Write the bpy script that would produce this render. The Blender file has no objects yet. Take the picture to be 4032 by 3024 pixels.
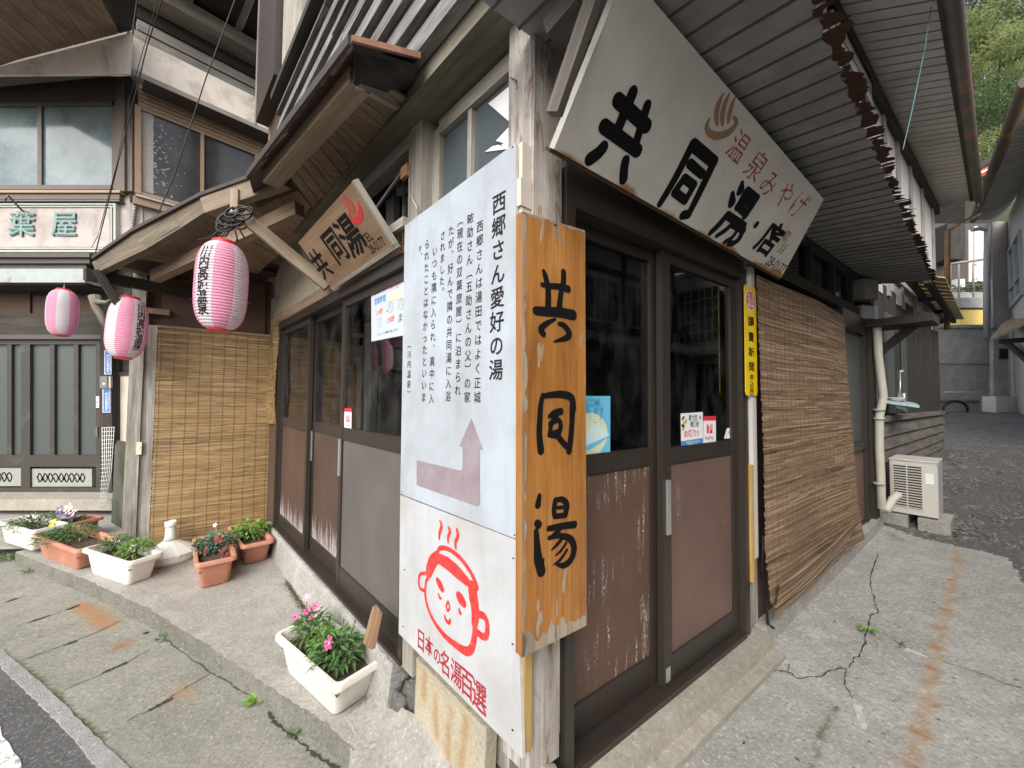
import bpy, bmesh, math, random
from mathutils import Vector, Matrix
R = math.radians
random.seed(7)
V = Vector
sc = bpy.context.scene
COL = sc.collection

# ------------------------------------------------------------------ camera
FPX, CX, CY = 1515.0, 2016.0, 1512.0          # photograph is 4032 x 3024
PITCH, ROLL, CAMZ = R(2.1), R(0.5), 1.38
CAM = V((0, 0, CAMZ))
_f = V((0, math.cos(PITCH), math.sin(PITCH)))
_r0, _u0 = V((1, 0, 0)), V((0, -math.sin(PITCH), math.cos(PITCH)))
_r = _r0 * math.cos(ROLL) + _u0 * math.sin(ROLL)
_u = _u0 * math.cos(ROLL) - _r0 * math.sin(ROLL)
cd = bpy.data.cameras.new('camera')
cd.sensor_fit = 'HORIZONTAL'; cd.sensor_width = 36.0; cd.lens = 36.0 * FPX / 4032
cd.clip_start = 0.02; cd.clip_end = 500
cam = bpy.data.objects.new('camera', cd); COL.objects.link(cam)
cam.matrix_world = Matrix(((_r.x, _u.x, -_f.x, 0), (_r.y, _u.y, -_f.y, 0), (_r.z, _u.z, -_f.z, CAMZ), (0, 0, 0, 1)))
sc.camera = cam

# ------------------------------------------------------------------ world, sun, exposure
w = bpy.data.worlds.new('World'); sc.world = w; w.use_nodes = True
nt = w.node_tree; nt.nodes.clear()
sky = nt.nodes.new('ShaderNodeTexSky'); sky.sky_type = 'NISHITA'; sky.sun_disc = False
SUN_EL, SUN_AZ = R(40), R(-165)     # azimuth of the sun measured from +Y toward +X
sky.sun_elevation = SUN_EL; sky.sun_rotation = SUN_AZ; sky.dust_density = 4.0; sky.air_density = 1.0
hs = nt.nodes.new('ShaderNodeHueSaturation'); hs.inputs['Saturation'].default_value = 0.45
bg = nt.nodes.new('ShaderNodeBackground'); bg.inputs[1].default_value = 0.15
wo = nt.nodes.new('ShaderNodeOutputWorld')
nt.links.new(sky.outputs[0], hs.inputs['Color']); nt.links.new(hs.outputs[0], bg.inputs[0]); nt.links.new(bg.outputs[0], wo.inputs[0])
sd = bpy.data.lights.new('sun', 'SUN'); sd.energy = 1.3; sd.angle = R(75); sd.color = (1.0, 0.97, 0.92)
sun = bpy.data.objects.new('sun', sd); COL.objects.link(sun)
sdir = V((math.sin(SUN_AZ) * math.cos(SUN_EL), math.cos(SUN_AZ) * math.cos(SUN_EL), math.sin(SUN_EL)))
sun.rotation_euler = sdir.to_track_quat('Z', 'Y').to_euler(); sun.location = sdir * 30
sc.view_settings.view_transform = 'Standard'; sc.view_settings.look = 'None'
sc.view_settings.exposure = 0.95; sc.view_settings.gamma = 1.0
sc.cycles.use_denoising = True
sc.cycles.max_bounces = 7; sc.cycles.transparent_max_bounces = 12

# ------------------------------------------------------------------ projection of measured picture points on real planes
def ray(px, py):
    return _r * ((px - CX) / FPX) + _u * ((CY - py) / FPX) + _f
def at_depth(px, py, d):
    q = ray(px, py); return CAM + q * (d / q.y)
def on_z(px, py, z):
    q = ray(px, py); return CAM + q * ((z - CAMZ) / q.z)
def on_h(px, py, fn):
    z = 0.0
    for _ in range(30):
        p = on_z(px, py, z); z = z + (fn(p.x, p.y) - z) * 0.7
    return V((p.x, p.y, fn(p.x, p.y)))
class Frame:
    """origin, u to the right, v up, n toward the viewer"""
    def __init__(s, O, u, v, n=None):
        s.O = V(O); s.u = V(u).normalized(); v = V(v)
        s.n = V(n).normalized() if n else s.u.cross(v).normalized()
        s.v = s.n.cross(s.u).normalized()
    def pt(s, a, b, c=0.0): return s.O + s.u * a + s.v * b + s.n * c
    def px(s, px, py, c=0.0):
        q = ray(px, py); t = (s.O + s.n * c - CAM).dot(s.n) / q.dot(s.n)
        p = CAM + q * t - s.O
        return p.dot(s.u), p.dot(s.v)
    def p3(s, px, py, c=0.0):
        a, b = s.px(px, py, c); return s.pt(a, b, c)
def flat(q): q = V((q.x, q.y, 0)); return q.normalized()
dA = flat(ray(4070, 1585)); dB = flat(ray(600, 1555)); Z = V((0, 0, 1))
_Q = at_depth(2255, 1575, 1.348)
_tmp = Frame((_Q.x, _Q.y, 0), dA, Z)
_c = _tmp.p3(2095, 1575); C0 = V((_c.x, _c.y, 0))
FA = Frame(C0, dA, Z)                 # right-hand facade, a > 0 going away
FB = Frame(C0, -dB, Z)                # left-hand facade, a < 0 going away
def W_h(x, y): return -0.12 + 0.030 * (y - 2.0)
def S_h(x, y): return W_h(x, y) - 0.115
def lerp_tab(t, tab):
    if t <= tab[0][0]: return tab[0][1]
    for (x0, y0), (x1, y1) in zip(tab, tab[1:]):
        if t <= x1: return y0 + (y1 - y0) * (t - x0) / (x1 - x0)
    return tab[-1][1]
R_TAB = [(-4, -0.02), (1.5, 0.0), (4.3, 0.14), (9, 0.5), (14, 0.86), (30, 1.8)]
def R_h(x, y): return lerp_tab((x - C0.x) * dA.x + (y - C0.y) * dA.y, R_TAB)

# ------------------------------------------------------------------ object helpers
WM = {}
def tag(o, label=None, cat=None, group=None, kind=None):
    if label: o['label'] = label
    if cat: o['category'] = cat
    if group: o['group'] = group
    if kind: o['kind'] = kind
    return o
def thing(name, label, cat, loc=(0, 0, 0), group=None, rotz=0.0):
    o = bpy.data.objects.new(name, None); COL.objects.link(o)
    o.empty_display_size = 0.1
    o.location = loc; o.rotation_euler = (0, 0, rotz)
    WM[o.name] = Matrix.Translation(V(loc)) @ Matrix.Rotation(rotz, 4, 'Z')
    return tag(o, label, cat, group)
def mk(name, bm, mats, parent=None, smooth=False, local=False):
    me = bpy.data.meshes.new(name)
    bmesh.ops.recalc_face_normals(bm, faces=bm.faces) if not bm.faces.layers.int.get('keep') else None
    bm.to_mesh(me); bm.free()
    for m in (mats if isinstance(mats, (list, tuple)) else [mats]): me.materials.append(m)
    if smooth: me.polygons.foreach_set('use_smooth', [True] * len(me.polygons))
    o = bpy.data.objects.new(name, me); COL.objects.link(o)
    if parent is not None:
        o.parent = parent
        if local: WM[o.name] = WM.get(parent.name, Matrix())
        else:
            o.matrix_parent_inverse = WM.get(parent.name, Matrix()).inverted(); WM[o.name] = Matrix()
    else: WM[o.name] = Matrix()
    return o
def nb():
    bm = bmesh.new(); bm.loops.layers.uv.new('UVMap'); return bm
def uvq(bm, f, g, off):
    uvl = bm.loops.layers.uv[0]; f.normal_update(); n = f.normal
    G = g - n * g.dot(n)
    if G.length < 0.2 * max(g.length, 1e-9): G = n.orthogonal()
    G.normalize(); P = n.cross(G)
    for l in f.loops: l[uvl].uv = (l.vert.co.dot(G) + off[0], l.vert.co.dot(P) + off[1])
def hexa(bm, q, e, g=None, mi=0):
    """box from 4 corner points and an extrusion vector; grain runs along g (default: longest edge)"""
    q = [V(p) for p in q]; e = V(e)
    v = [bm.verts.new(p) for p in q] + [bm.verts.new(p + e) for p in q]
    if g is None: g = max((q[1] - q[0], q[3] - q[0], e), key=lambda k: k.length)
    off = (random.random() * 9, random.random() * 9)
    for ids in ((3, 2, 1, 0), (4, 5, 6, 7), (0, 1, 5, 4), (1, 2, 6, 5), (2, 3, 7, 6), (3, 0, 4, 7)):
        f = bm.faces.new([v[i] for i in ids]); f.material_index = mi; uvq(bm, f, V(g).normalized(), off)
def fbox(bm, fr, a0, a1, b0, b1, c0, c1, g=None, mi=0):
    gg = {None: None, 'u': fr.u, 'v': fr.v, 'n': fr.n}[g]
    hexa(bm, [fr.pt(a0, b0, c0), fr.pt(a1, b0, c0), fr.pt(a1, b1, c0), fr.pt(a0, b1, c0)], fr.n * (c1 - c0), gg, mi)
def fquad(bm, fr, pts, c0, c1, g=None, mi=0):
    """slab on a frame from 4 picture points (bl, br, tr, tl) measured at offset c1, going back to c0"""
    gg = {None: None, 'u': fr.u, 'v': fr.v, 'n': fr.n}[g]
    q = [fr.p3(x, y, c1) for x, y in pts]
    hexa(bm, q, fr.n * (c0 - c1), gg, mi)
def beam(bm, p0, p1, wd, ht, up=Z, mi=0):
    p0, p1 = V(p0), V(p1); d = (p1 - p0).normalized(); s = d.cross(up)
    if s.length < 1e-4: s = d.cross(V((1, 0.3, 0)))
    s.normalize(); t = s.cross(d).normalized()
    q = [p0 - s * wd / 2 - t * ht / 2, p0 + s * wd / 2 - t * ht / 2, p0 + s * wd / 2 + t * ht / 2, p0 - s * wd / 2 + t * ht / 2]
    hexa(bm, q, p1 - p0, d, mi)
def poly(bm, pts, e, g=None, mi=0):
    """prism from a polygon and an extrusion"""
    a = [bm.verts.new(p) for p in pts]; b = [bm.verts.new(V(p) + V(e)) for p in pts]
    g = V(g or (1, 0, 0)); off = (random.random() * 9, random.random() * 9); n = len(a)
    fs = [bm.faces.new(a[::-1]), bm.faces.new(b)] + [bm.faces.new((a[i], a[(i + 1) % n], b[(i + 1) % n], b[i])) for i in range(n)]
    for f in fs: f.material_index = mi; uvq(bm, f, g, off)
def tube(bm, pts, r, n=8, mi=0, r1=None):
    pts = [V(p) for p in pts]; rings = []; m = len(pts)
    uvl = bm.loops.layers.uv[0]; L = 0
    for i, p in enumerate(pts):
        d = (pts[min(i + 1, m - 1)] - pts[max(i - 1, 0)]).normalized()
        s = d.cross(Z if abs(d.z) < 0.95 else V((1, 0, 0))).normalized(); t = d.cross(s)
        rr = r if r1 is None else r + (r1 - r) * i / (m - 1)
        rings.append([bm.verts.new(p + (s * math.cos(k * 2 * math.pi / n) + t * math.sin(k * 2 * math.pi / n)) * rr) for k in range(n)])
    for i in range(m - 1):
        l1 = L + (pts[i + 1] - pts[i]).length
        for k in range(n):
            f = bm.faces.new((rings[i][k], rings[i][(k + 1) % n], rings[i + 1][(k + 1) % n], rings[i + 1][k])); f.material_index = mi; f.smooth = True
            for l, u in zip(f.loops, ((L, k), (L, k + 1), (l1, k + 1), (l1, k))): l[uvl].uv = (u[0], u[1] * r * 6.28 / n)
        L = l1
    for rg, rev in ((rings[0], True), (rings[-1], False)):
        f = bm.faces.new(rg if rev else rg[::-1]); f.material_index = mi
def lathe(bm, prof, n=32, org=V((0, 0, 0)), mi=0, mfn=None):
    rings = []
    for r, z in prof:
        rings.append([bm.verts.new(org + V((r * math.cos(k * 2 * math.pi / n), r * math.sin(k * 2 * math.pi / n), z))) for k in range(n)])
    for i in range(len(prof) - 1):
        for k in range(n):
            f = bm.faces.new((rings[i][k], rings[i][(k + 1) % n], rings[i + 1][(k + 1) % n], rings[i + 1][k]))
            f.smooth = True; f.material_index = mfn(k, n) if mfn else mi
    for rg in (rings[0][::-1], rings[-1]):
        try: bm.faces.new(rg).material_index = mi
        except ValueError: pass
_sk = [0]
def stroke(bm, fr, pts, wds, c, px=True, caps=True, thick=None):
    """painted brush stroke on a frame: ribbon of varying width with round ends (picture points or local ones)"""
    P = [V(fr.px(x, y, c)) if px else V((x, y)) for x, y in pts]
    if not isinstance(wds, (list, tuple)): wds = [wds] * len(P)
    # smooth the centre line
    if len(P) > 2:
        Q, WQ = [], []
        for i in range(len(P) - 1):
            p0, p1, p2, p3 = P[max(i - 1, 0)], P[i], P[i + 1], P[min(i + 2, len(P) - 1)]
            for k in range(4):
                t = k / 4
                Q.append(0.5 * ((2 * p1) + (p2 - p0) * t + (2 * p0 - 5 * p1 + 4 * p2 - p3) * t * t + (3 * p1 - p0 - 3 * p2 + p3) * t ** 3))
                WQ.append(wds[i] + (wds[i + 1] - wds[i]) * t)
        Q.append(P[-1]); WQ.append(wds[-1]); P, wds = Q, WQ
    _sk[0] += 1; cc = c + (_sk[0] % 7) * 0.00012
    L, Rr = [], []
    m = len(P)
    for i, p in enumerate(P):
        d = (P[min(i + 1, m - 1)] - P[max(i - 1, 0)])
        d = d.normalized() if d.length > 1e-9 else V((1, 0))
        nn = V((-d.y, d.x)); h = wds[i] / 2
        L.append(p + nn * h); Rr.append(p - nn * h)
    def cap(p, h, ang):
        return [p + V((math.cos(ang + k * math.pi / 6), math.sin(ang + k * math.pi / 6))) * h for k in range(1, 6)]
    d0 = P[1] - P[0]; d1 = P[-1] - P[-2]
    a0 = math.atan2(d0.y, d0.x) + math.pi / 2; a1 = math.atan2(d1.y, d1.x) - math.pi / 2
    lv = [bm.verts.new(fr.pt(p.x, p.y, cc)) for p in L]; rv = [bm.verts.new(fr.pt(p.x, p.y, cc)) for p in Rr]
    for i in range(m - 1):
        try: bm.faces.new((rv[i], rv[i + 1], lv[i + 1], lv[i]))
        except ValueError: pass
    if caps:
        cv = [bm.verts.new(fr.pt(p.x, p.y, cc)) for p in cap(P[0], wds[0] / 2, a0)]
        bm.faces.new([lv[0]] + cv + [rv[0]])
        cv = [bm.verts.new(fr.pt(p.x, p.y, cc)) for p in cap(P[-1], wds[-1] / 2, a1)]
        bm.faces.new([rv[-1]] + cv + [lv[-1]])
_gc = {}
def glyph(s, wt=0.0):
    k = (s, wt)
    if k not in _gc:
        c = bpy.data.curves.new('t', 'FONT'); c.body = s; c.offset = wt; c.resolution_u = 3; c.fill_mode = 'FRONT'
        o = bpy.data.objects.new('t', c); COL.objects.link(o); bpy.context.view_layer.update()
        me = o.evaluated_get(bpy.context.evaluated_depsgraph_get()).to_mesh()
        _gc[k] = ([V((v.co.x, v.co.y)) for v in me.vertices], [tuple(p.vertices) for p in me.polygons])
        bpy.data.objects.remove(o); bpy.data.curves.remove(c)
    return _gc[k]
def put(bm, fr, s, a, b, wd, ht, c, wt=0.0, em=True, fn=None, rot=0.0):
    """write a glyph (em box) or a string (its bounding box) centred at local (a, b)"""
    vs, fs = glyph(s, wt)
    if not vs: return
    if em: x0, x1, y0, y1 = 0.0, 1.0, -0.12, 0.88
    else:
        x0, x1 = min(v.x for v in vs), max(v.x for v in vs); y0, y1 = min(v.y for v in vs), max(v.y for v in vs)
    out = []
    for v in vs:
        x = ((v.x - x0) / (x1 - x0) - 0.5) * wd; y = ((v.y - y0) / (y1 - y0) - 0.5) * ht
        if rot: x, y = x * math.cos(rot) - y * math.sin(rot), x * math.sin(rot) + y * math.cos(rot)
        out.append(bm.verts.new(fn(a + x, b + y) if fn else fr.pt(a + x, b + y, c)))
    for f in fs:
        try: bm.faces.new([out[i] for i in f])
        except ValueError: pass
def column(bm, fr, s, p0, p1, c, wd=0.9, ht=0.9, wt=0.0):
    """vertical line of characters between the picture centres of the first and last one"""
    a0, b0 = fr.px(*p0, c); a1, b1 = fr.px(*p1, c); n = len(s); st = abs(b1 - b0) / max(n - 1, 1)
    for i, ch in enumerate(s):
        t = i / max(n - 1, 1)
        if ch != ' ': put(bm, fr, ch, a0 + (a1 - a0) * t, b0 + (b1 - b0) * t, st * wd, st * ht, c, wt)
def line(bm, fr, s, pc, wd, ht, c, wt=0.0, rot=0.0):
    a, b = fr.px(*pc, c); put(bm, fr, s, a, b, wd, ht, c, wt, em=False, rot=rot)

# ------------------------------------------------------------------ material helpers
class NM:
    def __init__(s, name):
        s.m = bpy.data.materials.new(name); s.m.use_nodes = True; s.t = s.m.node_tree
        s.b = s.t.nodes['Principled BSDF']; s.out = s.t.nodes['Material Output']
    def n(s, typ, **kw):
        x = s.t.nodes.new('ShaderNode' + typ)
        for k, v in kw.items(): setattr(x, k, v)
        return x
    def l(s, a, b): s.t.links.new(a, b)
    def coord(s, kind='UV', scale=(1, 1, 1)):
        if kind == 'UV': o = s.n('UVMap').outputs[0]
        elif kind == 'POS': o = s.n('NewGeometry').outputs['Position']
        else: o = s.n('TexCoord').outputs[kind]
        mp = s.n('Mapping'); mp.inputs['Scale'].default_value = scale; s.l(o, mp.inputs[0]); return mp.outputs[0]
    def noise(s, co, scale=5, detail=5, rough=0.55, dist=0.0):
        x = s.n('TexNoise'); x.inputs['Scale'].default_value = scale; x.inputs['Detail'].default_value = detail
        x.inputs['Roughness'].default_value = rough; x.inputs['Distortion'].default_value = dist
        s.l(co, x.inputs['Vector']); return x.outputs['Fac']
    def voro(s, co, scale=5, feature='F1'):
        x = s.n('TexVoronoi'); x.feature = feature; x.inputs['Scale'].default_value = scale; s.l(co, x.inputs['Vector']); return x
    def ramp(s, fac, stops):
        x = s.n('ValToRGB'); e = x.color_ramp.elements
        while len(e) < len(stops): e.new(0.5)
        for k, (p, c) in zip(e, stops):
            k.position = p; k.color = (c, c, c, 1) if isinstance(c, (int, float)) else (*c, 1)
        s.l(fac, x.inputs[0]); return x.outputs[0]
    def mix(s, fac, a, b, mode='MIX'):
        x = s.n('Mix'); x.data_type = 'RGBA'; x.blend_type = mode
        for v, k in ((fac, 0), (a, 6), (b, 7)):
            if hasattr(v, 'is_linked'): s.l(v, x.inputs[k])
            elif k == 0: x.inputs[0].default_value = v
            else: x.inputs[k].default_value = (*v, 1) if len(v) == 3 else v
        return x.outputs[2]
    def math(s, op, a, b=0.0):
        x = s.n('Math'); x.operation = op
        for v, k in ((a, 0), (b, 1)):
            if hasattr(v, 'is_linked'): s.l(v, x.inputs[k])
            else: x.inputs[k].default_value = v
        return x.outputs[0]
    def attr(s, name): return s.n('Attribute', attribute_name=name)
    def done(s, col, rough=0.7, bump=None, bs=0.3, bd=0.01, spec=None, metal=0.0):
        b = s.b
        if hasattr(col, 'is_linked'): s.l(col, b.inputs['Base Color'])
        else: b.inputs['Base Color'].default_value = (*col, 1)
        if hasattr(rough, 'is_linked'): s.l(rough, b.inputs['Roughness'])
        else: b.inputs['Roughness'].default_value = rough
        b.inputs['Metallic'].default_value = metal
        if spec is not None: b.inputs['Specular IOR Level'].default_value = spec
        if bump is not None:
            x = s.n('Bump'); x.inputs['Strength'].default_value = bs; x.inputs['Distance'].default_value = bd
            s.l(bump, x.inputs['Height']); s.l(x.outputs[0], b.inputs['Normal'])
        return s.m
def wood(name, c1, c2, c3, gs=(1.6, 26), rough=0.8, bs=0.5, crack=0.35, patch=None, pamt=(0.55, 0.7)):
    """grain along U; c1 dark streaks, c2 body, c3 pale fibres; patch = a flaking or worn second colour"""
    m = NM(name); co = m.coord('UV', (gs[0], gs[1], 1))
    n1 = m.noise(co, 1.0, 7, 0.62, 0.5); col = m.ramp(n1, [(0.3, c1), (0.5, c2), (0.72, c3)])
    fine = m.noise(m.coord('UV', (gs[0] * 2.2, gs[1] * 7, 1)), 1.0, 4, 0.6, 0.2)
    col = m.mix(0.45, col, m.ramp(fine, [(0.25, c1), (0.75, c3)]))
    bl = m.noise(m.coord('UV', (1.3, 3.5, 1)), 1.6, 4, 0.6)
    col = m.mix(m.math('MULTIPLY', m.ramp(bl, [(0.42, 0.0), (0.68, 1.0)]), 0.55), col, c1)
    if patch:
        pn = m.noise(m.coord('UV', (2.6, 9, 1)), 2.2, 7, 0.68, 0.3)
        col = m.mix(m.ramp(pn, [(pamt[0], 0.0), (pamt[1], 1.0)]), col, patch)
    if crack:
        cr = m.noise(m.coord('UV', (0.9, gs[1] * 1.7, 1)), 1.0, 2, 0.5, 0.3)
        col = m.mix(m.math('MULTIPLY', m.ramp(cr, [(0.28, 1.0), (0.34, 0.0)]), crack * 2), col, tuple(x * 0.25 for x in c1))
    return m.done(col, rough, m.math('ADD', n1, m.math('MULTIPLY', fine, 0.6)), bs, 0.004)
def plain(name, col, rough=0.5, var=0.12, sc_=14, bs=0.1, metal=0.0, spec=None, dirt=None, damt=(0.55, 0.8), dsc=3):
    m = NM(name); co = m.coord('POS'); n = m.noise(co, sc_, 6, 0.6)
    c = m.mix(n, tuple(x * (1 - var) for x in col), tuple(min(1, x * (1 + var)) for x in col))
    if dirt:
        d = m.noise(co, dsc, 7, 0.65, 0.4); c = m.mix(m.ramp(d, [(damt[0], 0.0), (damt[1], 1.0)]), c, dirt)
    return m.done(c, rough, n, bs, 0.003, spec, metal)

# ------------------------------------------------------------------ materials
M = {}
M['grey_wood'] = wood('grey_weathered_wood', (.10, .085, .07), (.30, .275, .24), (.56, .54, .50), rough=.88)
M['pale_wood'] = wood('pale_bleached_post_wood', (.12, .09, .065), (.42, .385, .34), (.70, .68, .655), gs=(1.6, 30), patch=(.15, .10, .065), pamt=(.54, .66))
M['siding'] = wood('silvered_siding_board', (.03, .028, .025), (.165, .158, .145), (.40, .395, .38), gs=(3.0, 16), crack=.6, patch=(.12, .135, .06), pamt=(.62, .80))
M['lapped'] = wood('dull_grey_brown_lap_board', (.06, .05, .042), (.17, .15, .13), (.29, .265, .24), gs=(1.4, 18))
M['rake_wood'] = wood('brown_grey_rake_board', (.085, .06, .04), (.24, .18, .125), (.42, .345, .26), gs=(1.4, 16), crack=.5)
M['strut_wood'] = wood('dark_grey_strut', (.05, .042, .034), (.14, .12, .10), (.25, .225, .195), gs=(1.2, 20))
M['brown_wood'] = wood('aged_brown_wood', (.05, .03, .018), (.13, .085, .052), (.24, .17, .11), gs=(1.2, 22))
M['soffit'] = wood('brown_soffit_plank', (.11, .07, .042), (.29, .205, .135), (.42, .315, .215), gs=(1.0, 30), patch=(.33, .19, .10), pamt=(.6, .8))
M['dark_wood'] = wood('blackened_wood', (.012, .010, .008), (.035, .028, .022), (.075, .062, .05), gs=(1.5, 20))
M['girt'] = wood('mossy_girt_wood', (.055, .05, .035), (.165, .145, .10), (.28, .26, .20), gs=(1.0, 14), patch=(.085, .10, .05), pamt=(.55, .75))
M['green_wood'] = wood('mossy_grey_barge_wood', (.045, .034, .022), (.135, .105, .07), (.28, .23, .17), gs=(1.3, 18), patch=(.10, .115, .045), pamt=(.58, .78))
M['amber_wood'] = wood('amber_brown_post_wood', (.12, .07, .035), (.30, .19, .105), (.42, .29, .18), gs=(1.0, 20))
M['frame_wood'] = wood('grey_window_frame_wood', (.15, .13, .10), (.36, .33, .28), (.52, .50, .45), gs=(1.2, 26))
M['brown_wall'] = plain('brown_board_wall', (.075, .042, .027), .75, .2, 6)
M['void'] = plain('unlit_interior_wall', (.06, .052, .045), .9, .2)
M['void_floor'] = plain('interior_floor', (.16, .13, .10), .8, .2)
M['alu'] = plain('bronze_aluminium', (.030, .023, .019), .42, .18, 30, .05, spec=.6, dirt=(.09, .075, .065), damt=(.62, .95), dsc=4)
M['alu_grey'] = plain('dusty_grey_aluminium', (.040, .035, .029), .5, .15, 30, .05, dirt=(.12, .11, .10), damt=(.55, .9), dsc=5)
M['chrome'] = plain('brushed_metal', (.55, .55, .54), .35, .1, 40, .05, metal=.7)
M['iron'] = plain('rusty_iron', (.07, .035, .02), .85, .3, 30, .3)
M['black_rubber'] = plain('black_cable_sheath', (.012, .012, .013), .55, .2)
M['concrete_dark'] = plain('mossy_dark_stone', (.075, .075, .06), .95, .4, 9, .6, dirt=(.035, .04, .02), damt=(.45, .65))
M['ink'] = plain('black_lettering_paint', (.005, .005, .006), .6, .3, 20, .02, spec=.2)
M['ink_soft'] = plain('dark_grey_print', (.020, .018, .022), .6, .3, 20, .02, spec=.2)
M['navy_ink'] = plain('navy_print', (.02, .035, .16), .5, .1)
M['red_ink'] = plain('red_print', (.62, .03, .035), .5, .1)
M['blue_ink'] = plain('blue_print', (.05, .24, .62), .5, .1)
M['green_ink'] = plain('green_print', (.05, .22, .10), .5, .1)
M['orange_ink'] = plain('orange_red_print', (.72, .12, .06), .5, .1)
M['gold_ink'] = plain('gold_print', (.55, .38, .10), .4, .15)
M['white_print'] = plain('white_print', (.80, .80, .80), .5, .04)
M['sticker_white'] = plain('white_sticker_film', (.80, .81, .82), .3, .03)
M['sticker_red'] = plain('red_sticker_film', (.66, .035, .05), .3, .05)
M['sticker_cyan'] = plain('cyan_poster_paper', (.16, .52, .76), .35, .08)
M['sticker_pale'] = plain('pale_mint_print', (.62, .80, .80), .35, .05)
M['cyan_dark'] = plain('deep_blue_print', (.05, .26, .52), .4, .06)
M['poster_red'] = plain('dark_red_poster_paper', (.62, .06, .04), .45, .25, 6)
M['cream'] = plain('cream_note_paper', (.72, .64, .50), .5, .05)
M['enamel_yellow'] = plain('yellow_enamel', (.86, .60, .012), .28, .05, 8, .05, dirt=(.30, .13, .03), damt=(.70, .80), dsc=9)
M['enamel_red'] = plain('red_enamel', (.62, .06, .03), .3, .08)
M['copper'] = plain('copper_trim', (.30, .14, .09), .6, .3, 9, .1, dirt=(.09, .055, .04), damt=(.45, .7), dsc=8)
M['roof_dark'] = plain('dark_brown_roof_sheet', (.045, .030, .026), .5, .3, 12)
M['tape'] = plain('cream_masking_board', (.62, .57, .50), .6, .1)
M['dust'] = plain('plaster_rubble', (.36, .33, .27), .95, .3, 30, .8)

def mk_doorpanel(name, base, streak, low, zfade=None):
    m = NM(name); co = m.coord('UV', (1, 1, 1)); pos = m.coord('UV', (3.2, 42, 1))
    n = m.noise(m.coord('UV', (4, 60, 1)), 1, 6, .6); c = m.mix(n, tuple(x * .8 for x in base), tuple(x * 1.2 for x in base))
    dust = m.noise(co, 2.2, 5, .6); c = m.mix(m.math('MULTIPLY', m.ramp(dust, [(.4, 0.), (.75, 1.)]), .35), c, tuple(min(1, x * 1.9) for x in base))
    # white lime runs: fine drops along streaks inside broad wet zones
    zone = m.noise(co, 3.4, 3, .5); st = m.noise(pos, 1, 3, .6, .2); sp = m.noise(m.coord('UV', (75, 170, 1)), 1, 3, .7)
    f = m.math('MULTIPLY', m.ramp(zone, [(low, 0.), (low + .12, 1.)]), m.ramp(st, [(.52, 0.), (.64, 1.)]))
    f = m.math('MULTIPLY', f, m.ramp(sp, [(.50, 0.), (.60, 1.)]))
    if zfade:      # lime bloom creeping up from the bottom rail
        sx_ = m.n('SeparateXYZ'); m.l(m.n('NewGeometry').outputs['Position'], sx_.inputs[0])
        h_ = m.math('ADD', m.math('MULTIPLY', sx_.outputs['Z'], -2.4), m.math('MULTIPLY', m.noise(m.coord('UV', (1.5, 26, 1)), 1, 4, .65), 1.9))
        f = m.math('MAXIMUM', m.math('MULTIPLY', f, .5), m.math('MULTIPLY', m.ramp(m.math('ADD', h_, .30), [(.25, 0.), (.75, 1.)]), m.ramp(m.noise(m.coord('UV', (14, 150, 1)), 1, 5, .75), [(.40, 0.), (.62, 1.)])))
    c = m.mix(m.math('MULTIPLY', f, streak), c, (.72, .70, .68))
    return m.done(c, .5, n, .08, .002)
M['panel_brown'] = mk_doorpanel('brown_door_panel_limed', (.092, .052, .036), .95, .44)
M['panel_bloom'] = mk_doorpanel('brown_door_panel_bloomed', (.070, .041, .031), .95, .56, True)
M['panel_clean'] = mk_doorpanel('mauve_brown_door_panel', (.122, .076, .060), .5, .60)
M['panel_grey'] = mk_doorpanel('grey_mauve_wood_grain_panel', (.100, .088, .083), .25, .62)

def mk_glass(name, tint, gloss_c=(1, 1, 1), dirt=.06, rough=.02):
    m = NM(name); t = m.t
    tr = m.n('BsdfTransparent'); tr.inputs[0].default_value = (*tint, 1)
    gl = m.n('BsdfGlossy'); gl.inputs['Roughness'].default_value = rough; gl.inputs[0].default_value = (*gloss_c, 1)
    df = m.n('BsdfDiffuse'); df.inputs[0].default_value = (.42, .42, .42, 1)
    fr = m.n('Fresnel'); fr.inputs[0].default_value = 1.5
    bm_ = m.n('Bump'); bm_.inputs['Strength'].default_value = .05; bm_.inputs['Distance'].default_value = .01
    m.l(m.noise(m.coord('POS'), 2.5, 2), bm_.inputs['Height']); m.l(bm_.outputs[0], gl.inputs['Normal'])
    a = m.n('MixShader'); m.l(fr.outputs[0], a.inputs[0]); m.l(tr.outputs[0], a.inputs[1]); m.l(gl.outputs[0], a.inputs[2])
    d = m.ramp(m.noise(m.coord('POS', (6, 6, 3)), 2.0, 6, .7), [(.45, 0.), (.85, 1.)])
    sp = m.ramp(m.noise(m.coord('POS', (1, 1, .6)), 90, 2, .5), [(.72, 0.), (.78, 1.)])
    b = m.n('MixShader'); m.l(m.math('ADD', m.math('MULTIPLY', d, dirt), m.math('MULTIPLY', sp, dirt * 2)), b.inputs[0]); m.l(a.outputs[0], b.inputs[1]); m.l(df.outputs[0], b.inputs[2])
    m.l(b.outputs[0], m.out.inputs[0]); return m.m
M['glass'] = mk_glass('dusty_door_glass', (.84, .86, .85), dirt=.06)
M['glass_grey'] = plain('sky_painted_transom_glass', (.085, .105, .12), .22, .25, 3, .05, spec=.7)  # blue-grey sky reflection of the panes is put into the base colour
M['glass_dark'] = mk_glass('dark_transom_glass', (.35, .38, .40), dirt=.10, rough=.05)
M['frost'] = plain('frosted_glass', (.070, .082, .078), .32, .2, 60, .5, spec=.5)
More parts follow.
